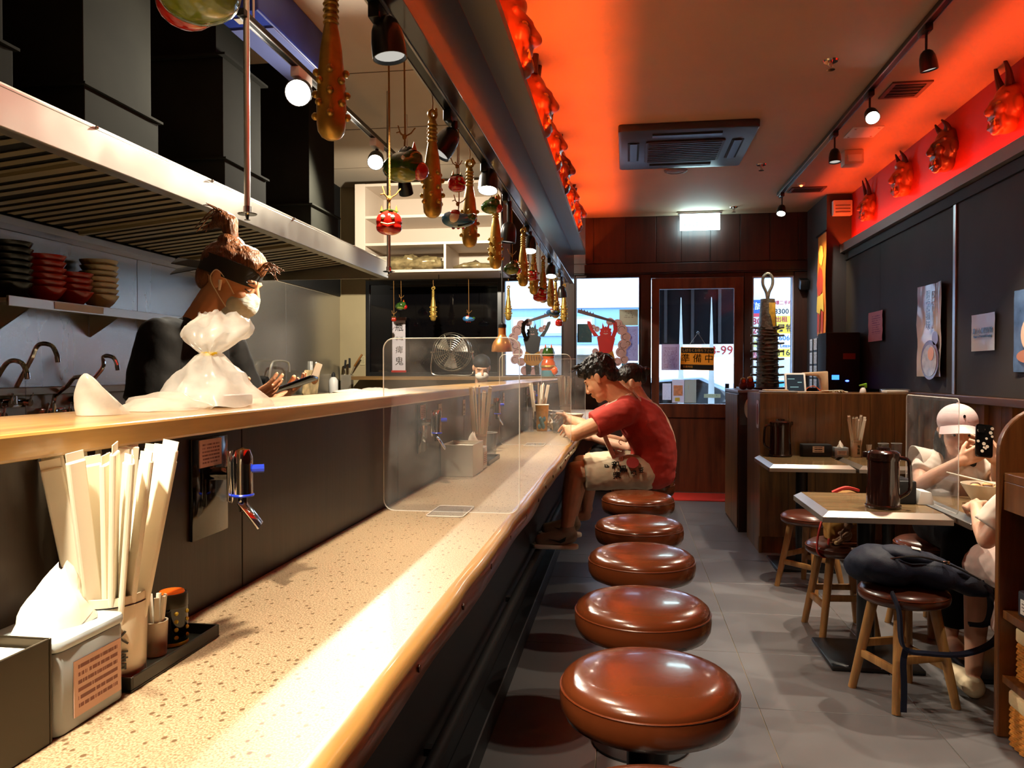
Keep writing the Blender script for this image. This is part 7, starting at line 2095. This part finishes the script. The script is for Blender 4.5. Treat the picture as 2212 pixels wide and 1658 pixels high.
ph = thing('mobile_phone', 'dark phone with a folding cover held by the cook', 'phone', (-1.085, 2.43, 1.238), (math.radians(-6), math.radians(-20), math.radians(8)))
MB().prism(rrect(0.15, 0.074, 0.01), -0.0045, 0.0045, 'Z').build('case', m_blackg, ph, 0.002)
MB().prism(rrect(0.140, 0.066, 0.007), 0.0045, 0.0055, 'Z').build('screen', glow('phone_screen', (0.18, 0.26, 0.42), 0.5), ph, 0, 0)
MB().prism(rrect(0.05, 0.07, 0.006), -0.0015, 0.0015, 'Z', Matrix.Rotation(-0.9, 3, 'Y'), (0.085, 0, 0.02)).build('cover_flap', m_white, ph)

# ------------------------------------------------------------------ far cook at the pass
fc = thing('person', 'distant cook in black cap and white face mask behind the ledge', 'person', (-1.38, 7.33, 0))
H = Fr((-1.375, 7.30, 1.315), (0.25, -0.90, -0.35))
b = MB(); head(b, H)
b.chain([(-1.40, 7.40, 1.10), (-1.39, 7.36, 1.2), (-1.38, 7.32, 1.28)], [0.07, 0.058, 0.06])
arm(b, (-1.57, 7.40, 1.10), (-1.60, 7.30, 0.86), (-1.42, 7.16, 0.92)); arm(b, (-1.23, 7.40, 1.10), (-1.18, 7.28, 0.86), (-1.32, 7.16, 0.92))
hand(b, (-1.42, 7.16, 0.92), (0.6, -0.7, 0), (0, 0, -1), True); hand(b, (-1.32, 7.16, 0.92), (-0.4, -0.8, 0), (0, 0, -1), False)
torso(b, [(-1.40, 7.42, 0.62), (-1.40, 7.42, 0.85), (-1.40, 7.40, 1.02), (-1.40, 7.40, 1.10)], (0.2, -1, 0), [0.15, 0.13, 0.15, 0.09], [0.10, 0.09, 0.10, 0.06])
leg(b, (-1.49, 7.42, 0.60), (-1.49, 7.36, 0.34), (-1.49, 7.42, 0.06), 0.9); leg(b, (-1.31, 7.42, 0.60), (-1.31, 7.36, 0.34), (-1.31, 7.42, 0.06), 0.9)
for x in (-1.49, -1.31): b.chain([(x, 7.42, 0.04), (x, 7.24, 0.035)], [0.04, 0.034])
b.grow('body', m_skin, fc, 0.006, 4, W=True)
b = MB(); torso(b, [(-1.40, 7.42, 0.55), (-1.40, 7.42, 0.85), (-1.40, 7.40, 1.02), (-1.40, 7.40, 1.105)], (0.2, -1, 0), [0.18, 0.16, 0.18, 0.11], [0.13, 0.12, 0.125, 0.08])
flat(b, (-1.55, 7.40, 1.09), (-1.595, 7.32, 0.92), 0.07, 0.075); flat(b, (-1.25, 7.40, 1.09), (-1.19, 7.31, 0.92), 0.07, 0.075)
b.grow('black_shirt', m_tee, fc, 0.009, 4, W=True)
b = MB(); H.ell(b, (-0.012, 0, 0.062), (0.105, 0.086, 0.072)); b.grow('black_cap', m_blackm, fc, 0.006, 3, W=True)
b = MB(); H.ell(b, (0.060, 0, -0.050), (0.058, 0.066, 0.052)); b.grow('face_mask', m_paper, fc, 0.005, 3, W=True)
eyes(H, fc, True)

# ------------------------------------------------------------------ man in red
mn = thing('person', 'man in a red shirt and cream shorts leaning on the counter', 'person', (0.10, 4.45, 0.65))
H = Fr((-0.148, 4.42, 1.243), (-0.80, 0.26, -0.52))
b = MB(); head(b, H)
b.chain([(0.0, 4.42, 1.10), (-0.05, 4.42, 1.145), (-0.115, 4.42, 1.205)], [0.078, 0.064, 0.064])
LS, RS = Vector((-0.015, 4.235, 1.065)), Vector((-0.03, 4.61, 1.06))
LE, RE = Vector((-0.272, 4.155, 0.950)), Vector((-0.24, 4.66, 0.95))
LW, RW = Vector((-0.325, 4.405, 0.955)), Vector((-0.345, 4.83, 0.985))
arm(b, LS, LE, LW, 1.08); arm(b, RS, RE, RW, 1.08)
hand(b, LW, (-0.15, 0.95, 0.0), (-0.5, 0.1, -0.8), False, 0.4); hand(b, RW, (-0.35, 0.85, 0.2), (-0.6, -0.1, -0.7), True, 0.6)
torso(b, [(0.12, 4.44, 0.70), (0.135, 4.44, 0.85), (0.07, 4.43, 1.0), (0.0, 4.42, 1.085)], (-1, 0, 0.3), [0.155, 0.14, 0.16, 0.09], [0.11, 0.10, 0.105, 0.065])
leg(b, (0.07, 4.34, 0.725), (-0.285, 4.28, 0.735), (-0.33, 4.30, 0.40)); leg(b, (0.07, 4.54, 0.725), (-0.27, 4.62, 0.735), (-0.33, 4.62, 0.40))
for y in (4.30, 4.62): b.chain([(-0.325, y, 0.375), (-0.45, y, 0.345)], [0.036, 0.030])
b.grow('body', m_skin, mn, 0.0045, 5, W=True)
m_redt = mat('red_tee', (176, 50, 38), 0.8, vary=0.1, vscale=8, bump=0.1, bscale=60)
b = MB()
torso(b, [(0.135, 4.44, 0.715), (0.148, 4.44, 0.86), (0.08, 4.43, 1.0), (0.005, 4.42, 1.075)], (-1, 0, 0.3), [0.185, 0.175, 0.195, 0.125], [0.135, 0.125, 0.128, 0.088])
b.chain([LS + Vector((0.02, 0.07, 0.0)), LS], [0.085, 0.072]); b.chain([RS + Vector((0.02, -0.07, 0.0)), RS], [0.085, 0.072])
flat(b, LS + (LS - LE).normalized() * 0.01, LS.lerp(LE, 0.62), 0.074, 0.076); flat(b, RS, RS.lerp(RE, 0.62), 0.074, 0.076)
b.grow('red_shirt', m_redt, mn, 0.007, 4, W=True, wrinkle=0.007, wscale=11, wdir=(0.7, 1, 1.5))
for k, (x, z) in enumerate(((-0.015, 0.90), (-0.03, 0.85), (-0.01, 0.81))):
    text('shirt_print', 'CCA'[k], 0.04, mat('faded_print', (196, 130, 110), 0.8), mn, (x - 0.02, 4.262, z), (PI / 2, 0.6, 0), 0.001, W=True)
m_short = mat('cream_shorts', (206, 192, 164), 0.8, vary=0.08, vscale=10, bump=0.12, bscale=40)
b = MB()
b.ell((0.10, 4.44, 0.722), (0.14, 0.185, 0.085))
for hy, ky in ((4.34, 4.285), (4.54, 4.615)):
    b.chain([(0.10, hy, 0.728), (0.0, hy, 0.733)], [0.095, 0.098]); flat(b, (0.02, hy, 0.733), (-0.235, ky, 0.715), 0.098, 0.088)
b.grow('cream_shorts', m_short, mn, 0.007, 4, W=True, wrinkle=0.006, wscale=14)
for s, x, z, sz in (('和', -0.06, 0.775, 0.045), ('黒', -0.02, 0.755, 0.042), ('柴', -0.055, 0.722, 0.042), ('犬', -0.115, 0.757, 0.045), ('印', -0.118, 0.700, 0.045), ('魂', 0.035, 0.735, 0.034), ('豆', 0.075, 0.752, 0.032)):
    text('shorts_print', s, sz, m_eye, mn, (x, 4.225 + 0.05 * abs(z - 0.735), z), (PI / 2 - 0.25 * (z - 0.735) / 0.05, -0.12, 0.0), 0.002, W=True, bold=0.0008)
MB().lathe([(0.0, 0), (0.034, 0), (0.034, 0.002), (0, 0.002)], (0.03, 4.236, 0.792), 20, Matrix.Rotation(PI / 2 - 0.6, 3, 'X')).build('red_emblem', m_vred, mn, W=True)
b = MB(); H.ell(b, (-0.020, 0, 0.055), (0.104, 0.083, 0.082)); H.ell(b, (0.045, 0, 0.082), (0.062, 0.068, 0.042)); H.ell(b, (-0.07, 0, 0.0), (0.042, 0.066, 0.06)); H.ell(b, (-0.012, 0, 0.112), (0.08, 0.062, 0.034))
for s in (-1, 1): H.ell(b, (-0.03, s * 0.062, 0.03), (0.05, 0.022, 0.04))
b.grow('hair', m_hairk, mn, 0.005, 3, W=True, wrinkle=0.006, wscale=45)
rd = random.Random(5)
tuft(mn, H, [[(0.05 + rd.uniform(-0.05, 0.03), rd.uniform(-0.05, 0.05), 0.112), (0.08 + rd.uniform(-0.04, 0.03), rd.uniform(-0.06, 0.06), 0.132), (0.115 + rd.uniform(-0.05, 0.02), rd.uniform(-0.06, 0.06), 0.115 + rd.uniform(0, 0.02))] for _ in range(16)], m_hairk, 0.007)
eyes(H, mn, True)
m_bib = mat('paper_bib', (232, 216, 196), 0.85)
rows = [[(-0.140 - 0.02 * math.sin(i * 0.35) + 0.012 * math.sin(k * 1.3) + 0.05 * i / 11, 4.275 + 0.30 * k / 9, 1.07 - 0.27 * i / 11) for k in range(10)] for i in range(12)]
MB().sheet(rows, 0.002).build('paper_bib', m_bib, mn, 0, 60, W=True)
b = MB(); b.torus((-0.045, 4.42, 1.122), 0.078, 0.012, (-0.45, 0, 0.9), 32, 8); b.build('bib_collar', m_bib, mn, W=True)
rows = [[(0.03 + 0.05 * i / 3, 4.36 + 0.03 * k, 1.17 + 0.014 * math.sin(k) - 0.02 * i) for k in range(4)] for i in range(4)]
MB().sheet(rows, 0.003).build('bib_bow', m_bib, mn, 0, 60, W=True)
m_shoe = mat('tan_sneaker', (150, 128, 108), 0.7)
for y in (4.30, 4.62):
    b = MB(); b.chain([(-0.315, y, 0.375), (-0.36, y, 0.365), (-0.43, y, 0.350), (-0.475, y, 0.345)], [0.046, 0.046, 0.040, 0.034]); b.chain([(-0.32, y, 0.375), (-0.325, y, 0.41)], [0.045, 0.042])
    s_ = b.grow('sneaker', m_shoe, mn, 0.006, 3, W=True)
    MB().prism(rrect(0.26, 0.085, 0.04), 0.302, 0.325, 'Z', None, (-0.395, y, 0)).build('sole', m_paper, s_, 0.006)
    MB().prism([(-0.33, 0.375), (-0.37, 0.352), (-0.43, 0.362), (-0.36, 0.340), (-0.335, 0.352)], y - 0.049, y - 0.044, 'Y').build('swoosh', m_blackm, s_)

# ------------------------------------------------------------------ guest behind him
g2 = thing('person', 'guest with tied dark hair and pale shirt behind the man in red', 'person', (0.13, 5.12, 0.65))
H = Fr((0.018, 5.10, 1.205), (-0.88, -0.05, -0.42))
b = MB(); head(b, H)
b.chain([(0.11, 5.11, 1.05), (0.08, 5.11, 1.10), (0.04, 5.10, 1.16)], [0.068, 0.055, 0.058])
LS, RS = Vector((0.11, 4.94, 1.015)), Vector((0.10, 5.28, 1.015)); LE, RE = Vector((0.02, 4.88, 0.80)), Vector((-0.02, 5.33, 0.80)); LW, RW = Vector((-0.22, 5.0, 0.86)), Vector((-0.22, 5.22, 0.86))
arm(b, LS, LE, LW, 0.9); arm(b, RS, RE, RW, 0.9); hand(b, LW, (-0.9, 0.2, 0.2), (0, 0.5, -0.8), False, 0.4); hand(b, RW, (-0.9, -0.2, 0.2), (0, -0.5, -0.8), True, 0.4)
torso(b, [(0.19, 5.12, 0.70), (0.20, 5.12, 0.83), (0.15, 5.11, 0.95), (0.11, 5.11, 1.04)], (-1, 0, 0.2), [0.15, 0.125, 0.14, 0.08], [0.10, 0.085, 0.09, 0.06])
leg(b, (0.14, 5.03, 0.72), (-0.22, 5.0, 0.73), (-0.26, 5.0, 0.38), 0.9); leg(b, (0.14, 5.21, 0.72), (-0.22, 5.25, 0.73), (-0.26, 5.25, 0.38), 0.9)
for y in (5.0, 5.25): b.chain([(-0.26, y, 0.36), (-0.38, y, 0.34)], [0.034, 0.028])
b.grow('body', m_skin2, g2, 0.0055, 4, W=True)
b = MB(); torso(b, [(0.19, 5.12, 0.715), (0.205, 5.12, 0.83), (0.155, 5.11, 0.95), (0.115, 5.11, 1.035)], (-1, 0, 0.2), [0.175, 0.15, 0.165, 0.105], [0.125, 0.105, 0.11, 0.078])
flat(b, LS + Vector((0, 0.03, 0.01)), LS.lerp(LE, 0.66), 0.064, 0.068); flat(b, RS - Vector((0, 0.03, -0.01)), RS.lerp(RE, 0.66), 0.064, 0.068)
b.grow('pale_shirt', mat('pale_pink_shirt', (222, 186, 160), 0.8), g2, 0.008, 4, W=True, wrinkle=0.006, wscale=12)
b = MB()
for y0, y1 in ((5.03, 5.0), (5.21, 5.25)): b.chain([(0.16, y0, 0.725), (-0.18, y1, 0.73)], [0.095, 0.075])
b.grow('dark_trousers', m_tee, g2, 0.009, 3, W=True)
b = MB(); H.ell(b, (-0.022, 0, 0.045), (0.100, 0.081, 0.084)); H.ell(b, (0.035, 0, 0.072), (0.06, 0.064, 0.042)); H.ell(b, (-0.08, 0, 0.01), (0.035, 0.05, 0.05)); H.ell(b, (-0.125, 0, 0.03), (0.035, 0.028, 0.03))
b.grow('hair', m_hairk, g2, 0.005, 4, W=True, wrinkle=0.002, wscale=60)
eyes(H, g2)

# ------------------------------------------------------------------ guest in the white cap
cw = thing('person', 'guest in a pale cap and white blouse photographing with a phone', 'person', (1.58, 4.13, 0.45))
H = Fr((1.588, 4.05, 0.985), (-0.16, -0.98, -0.06))
b = MB(); head(b, H)
b.chain([(1.605, 4.13, 0.83), (1.60, 4.10, 0.87), (1.597, 4.075, 0.93)], [0.064, 0.052, 0.056])
RS, LS = Vector((1.452, 4.12, 0.825)), Vector((1.765, 4.12, 0.825)); RE, LE = Vector((1.395, 3.975, 0.742)), Vector((1.745, 3.96, 0.75)); RW, LW = Vector((1.515, 3.845, 0.868)), Vector((1.675, 3.85, 0.875))
arm(b, RS, RE, RW, 0.9); arm(b, LS, LE, LW, 0.9)
hand(b, RW, (0.80, -0.25, 0.46), (0.30, 0.80, 0.1), True, [0.42, 0.42, 0.45, 0.5], 0.5, 0.92)
hand(b, LW, (-0.55, -0.25, 0.66), (-0.35, 0.80, 0.1), False, [0.42, 0.42, 0.45, 0.5], 0.5, 0.92)
torso(b, [(1.60, 4.17, 0.50), (1.60, 4.17, 0.62), (1.605, 4.15, 0.74), (1.605, 4.14, 0.83)], (0, -1, 0), [0.15, 0.125, 0.14, 0.08], [0.10, 0.085, 0.09, 0.055])
leg(b, (1.51, 4.12, 0.52), (1.49, 3.78, 0.51), (1.47, 3.80, 0.09), 0.9); leg(b, (1.69, 4.12, 0.52), (1.70, 3.78, 0.51), (1.70, 3.80, 0.09), 0.9)
for x in (1.47, 1.70): b.chain([(x, 3.82, 0.045), (x, 3.66, 0.035)], [0.036, 0.03])
b.grow('body', m_skin2, cw, 0.0042, 5, W=True)
m_blouse = mat('white_blouse', (226, 214, 198), 0.8, vary=0.05, vscale=14)
b = MB(); torso(b, [(1.60, 4.17, 0.52), (1.60, 4.17, 0.62), (1.605, 4.15, 0.74), (1.605, 4.14, 0.82)], (0, -1, 0), [0.175, 0.155, 0.165, 0.115], [0.125, 0.11, 0.112, 0.075])
flat(b, RS + Vector((0.05, 0.0, 0.015)), RS.lerp(RE, 0.55) , 0.066, 0.066); flat(b, LS + Vector((-0.05, 0.0, 0.015)), LS.lerp(LE, 0.55), 0.066, 0.066)
b.grow('blouse', m_blouse, cw, 0.007, 4, W=True, wrinkle=0.007, wscale=15)
for S, E, sx in ((RS, RE, -1), (LS, LE, 1)):
    rows = []
    for i in range(7):
        u = i / 6; row = []
        for k in range(13):
            a = -1.5 + 3.0 * k / 12
            r = 0.070 + 0.035 * u
            c_ = S + Vector((sx * (-0.045 + 0.075 * u), 0.0, 0.02 - 0.01 * u))
            row.append(c_ + Vector((sx * 0.012 * u * math.cos(a), -r * math.sin(a), r * math.cos(a) * 0.85 - 0.012)))
        rows.append(row)
    MB().sheet(rows, 0.003).build('flutter_sleeve', m_blouse, cw, 0, 60, W=True)
b = MB()
for x0, x1 in ((1.51, 1.49), (1.69, 1.70)):
    b.chain([(x0, 4.14, 0.525), (x1, 3.78, 0.515)], [0.095, 0.072]); flat(b, (x1, 3.785, 0.54), (x1 - 0.01, 3.80, 0.12), 0.07, 0.06)
b.ell((1.60, 4.17, 0.53), (0.17, 0.12, 0.08))
b.grow('dark_trousers', m_tee, cw, 0.009, 4, W=True)
m_capc = mat('pale_pink_cap', (232, 206, 204), 0.8, bump=0.08, bscale=120)
b = MB(); H.ell(b, (-0.010, 0, 0.058), (0.107, 0.089, 0.084), 28, 18); b.grow('cap_crown', m_capc, cw, 0.005, 3, W=True)
rows = []
for i in range(8):
    u = i / 7; row = []
    for k in range(15):
        a = -1.15 + 2.3 * k / 14
        r = 1.0 + 0.72 * u * math.cos(a * 0.75)
        row.append(H.p(-0.010 + 0.100 * r * math.cos(a), 0.087 * math.sin(a) * (1 + 0.10 * u), 0.050 - 0.034 * u - 0.022 * (math.sin(a)) ** 2))
    rows.append(row)
MB().sheet(rows, 0.004).build('cap_brim', m_capc, cw, 0, 60, W=True)
b = MB(); H.ell(b, (0.090, 0.008, 0.090), (0.004, 0.006, 0.009), 10, 8); b.build('cap_emblem', m_eye, cw, W=True)
b = MB(); H.ell(b, (-0.005, 0, 0.143), (0.008, 0.008, 0.004), 10, 8); b.build('cap_button', m_capc, cw, W=True)
b = MB(); H.ell(b, (-0.035, 0, 0.0), (0.078, 0.084, 0.085))
for s in (-1, 1): H.cap(b, (-0.02, s * 0.074, -0.01), (-0.03, s * 0.080, -0.15), 0.024, 0.022); H.cap(b, (-0.06, s * 0.05, -0.05), (-0.07, s * 0.06, -0.18), 0.035, 0.03)
b.grow('hair', m_hairk, cw, 0.005, 4, W=True, wrinkle=0.003, wscale=50)
eyes(H, cw)
b = MB(); H.ell(b, (0.0945, 0, -0.058), (0.006, 0.020, 0.006)); H.ell(b, (0.093, 0, -0.066), (0.006, 0.017, 0.006)); b.build('lips', m_lip, cw, W=True)
p3_ = thing('mobile_phone', 'phone in a black and white spotted case held by the guest in the cap', 'phone', (1.602, 3.80, 0.968), (math.radians(-12), 0.12, 0.06))
MB().prism(rrect(0.075, 0.15, 0.012), -0.005, 0.005, 'Y').build('case', m_blackg, p3_, 0.002)
rd = random.Random(2)
for k in range(13):
    x, z, r = rd.uniform(-0.030, 0.032), rd.uniform(-0.066, 0.066), rd.uniform(0.005, 0.009)
    MB().prism([(x + r * math.cos(2 * PI * i / 12), z + r * math.sin(2 * PI * i / 12)) for i in range(12)], -0.0062, -0.005, 'Y').build('white_spot', m_paper, p3_, 0, 0)
MB().prism(rrect(0.03, 0.03, 0.006, c=(-0.016, 0.052)), -0.007, -0.005, 'Y').build('camera_bump', m_black, p3_)

# ------------------------------------------------------------------ guest mostly hidden by the shelf unit
g4 = thing('person', 'guest in white short sleeves mostly hidden behind the shelf unit', 'person', (1.57, 3.10, 0.45))
H = Fr((1.63, 3.14, 1.03), (0.05, 0.95, -0.25))
b = MB(); head(b, H)
b.chain([(1.60, 3.10, 0.87), (1.61, 3.11, 0.92), (1.625, 3.13, 0.98)], [0.064, 0.052, 0.056])
LS, RS = Vector((1.455, 3.10, 0.85)), Vector((1.76, 3.12, 0.85)); LE, RE = Vector((1.325, 3.115, 0.655)), Vector((1.82, 3.22, 0.66)); LW, RW = Vector((1.375, 3.325, 0.742)), Vector((1.70, 3.40, 0.745))
arm(b, LS, LE, LW, 0.9); arm(b, RS, RE, RW, 0.9)
hand(b, LW, (0.10, 0.97, 0.05), (0.5, 0, -0.85), False, [0.95, 0.95, 0.95, 0.95], 0.6, 0.9); hand(b, RW, (-0.4, 0.9, 0), (0, 0, -1), True, 0.4, 0.3, 0.9)
torso(b, [(1.59, 3.07, 0.50), (1.59, 3.06, 0.63), (1.595, 3.08, 0.76), (1.60, 3.10, 0.86)], (0, 1, 0), [0.15, 0.125, 0.14, 0.08], [0.10, 0.085, 0.09, 0.055])
leg(b, (1.50, 3.10, 0.52), (1.42, 3.40, 0.50), (1.36, 3.30, 0.10), 0.9); leg(b, (1.68, 3.10, 0.52), (1.68, 3.42, 0.50), (1.66, 3.32, 0.10), 0.9)
for x, y in ((1.355, 3.30), (1.66, 3.32)): b.chain([(x, y - 0.02, 0.05), (x - 0.01, y + 0.13, 0.035)], [0.036, 0.03])
b.grow('body', m_skin2, g4, 0.0048, 4, W=True)
b = MB(); torso(b, [(1.59, 3.07, 0.51), (1.59, 3.06, 0.63), (1.595, 3.08, 0.76), (1.60, 3.10, 0.85)], (0, 1, 0), [0.18, 0.16, 0.165, 0.105], [0.125, 0.11, 0.112, 0.075])
b.chain([LS + Vector((0.05, 0, 0)), LS], [0.07, 0.064]); b.chain([RS - Vector((0.05, 0, 0)), RS], [0.07, 0.064])
flat(b, LS, LS.lerp(LE, 0.80), 0.066, 0.078); flat(b, RS, RS.lerp(RE, 0.8), 0.066, 0.078)
b.grow('white_shirt', m_blouse, g4, 0.007, 4, W=True, wrinkle=0.007, wscale=14)
b = MB(); b.ell((1.58, 3.10, 0.52), (0.19, 0.16, 0.085)); b.chain([(1.50, 3.12, 0.53), (1.42, 3.34, 0.51)], [0.105, 0.082]); b.chain([(1.68, 3.12, 0.53), (1.68, 3.36, 0.51)], [0.105, 0.082]); flat(b, (1.44, 3.06, 0.52), (1.42, 3.04, 0.33), 0.085, 0.10)
b.grow('pale_skirt', mat('pale_pink_skirt', (206, 180, 168), 0.85, vary=0.08, vscale=20), g4, 0.008, 5, W=True, wrinkle=0.010, wscale=13)
b = MB(); H.ell(b, (-0.022, 0, 0.045), (0.101, 0.083, 0.085)); H.ell(b, (-0.05, 0, -0.03), (0.06, 0.078, 0.09)); H.ell(b, (0.035, 0, 0.075), (0.06, 0.064, 0.042))
b.grow('hair', m_hairk, g4, 0.006, 4, W=True, wrinkle=0.003, wscale=50)
eyes(H, g4)
for x, y in ((1.35, 3.36), (1.655, 3.38)):
    b = MB(); b.chain([(x, y - 0.09, 0.042), (x, y + 0.0, 0.042), (x - 0.008, y + 0.10, 0.034)], [0.042, 0.042, 0.034])
    b.grow('pale_shoe', mat('cream_shoe', (206, 184, 150), 0.7), g4, 0.006, 3, W=True)
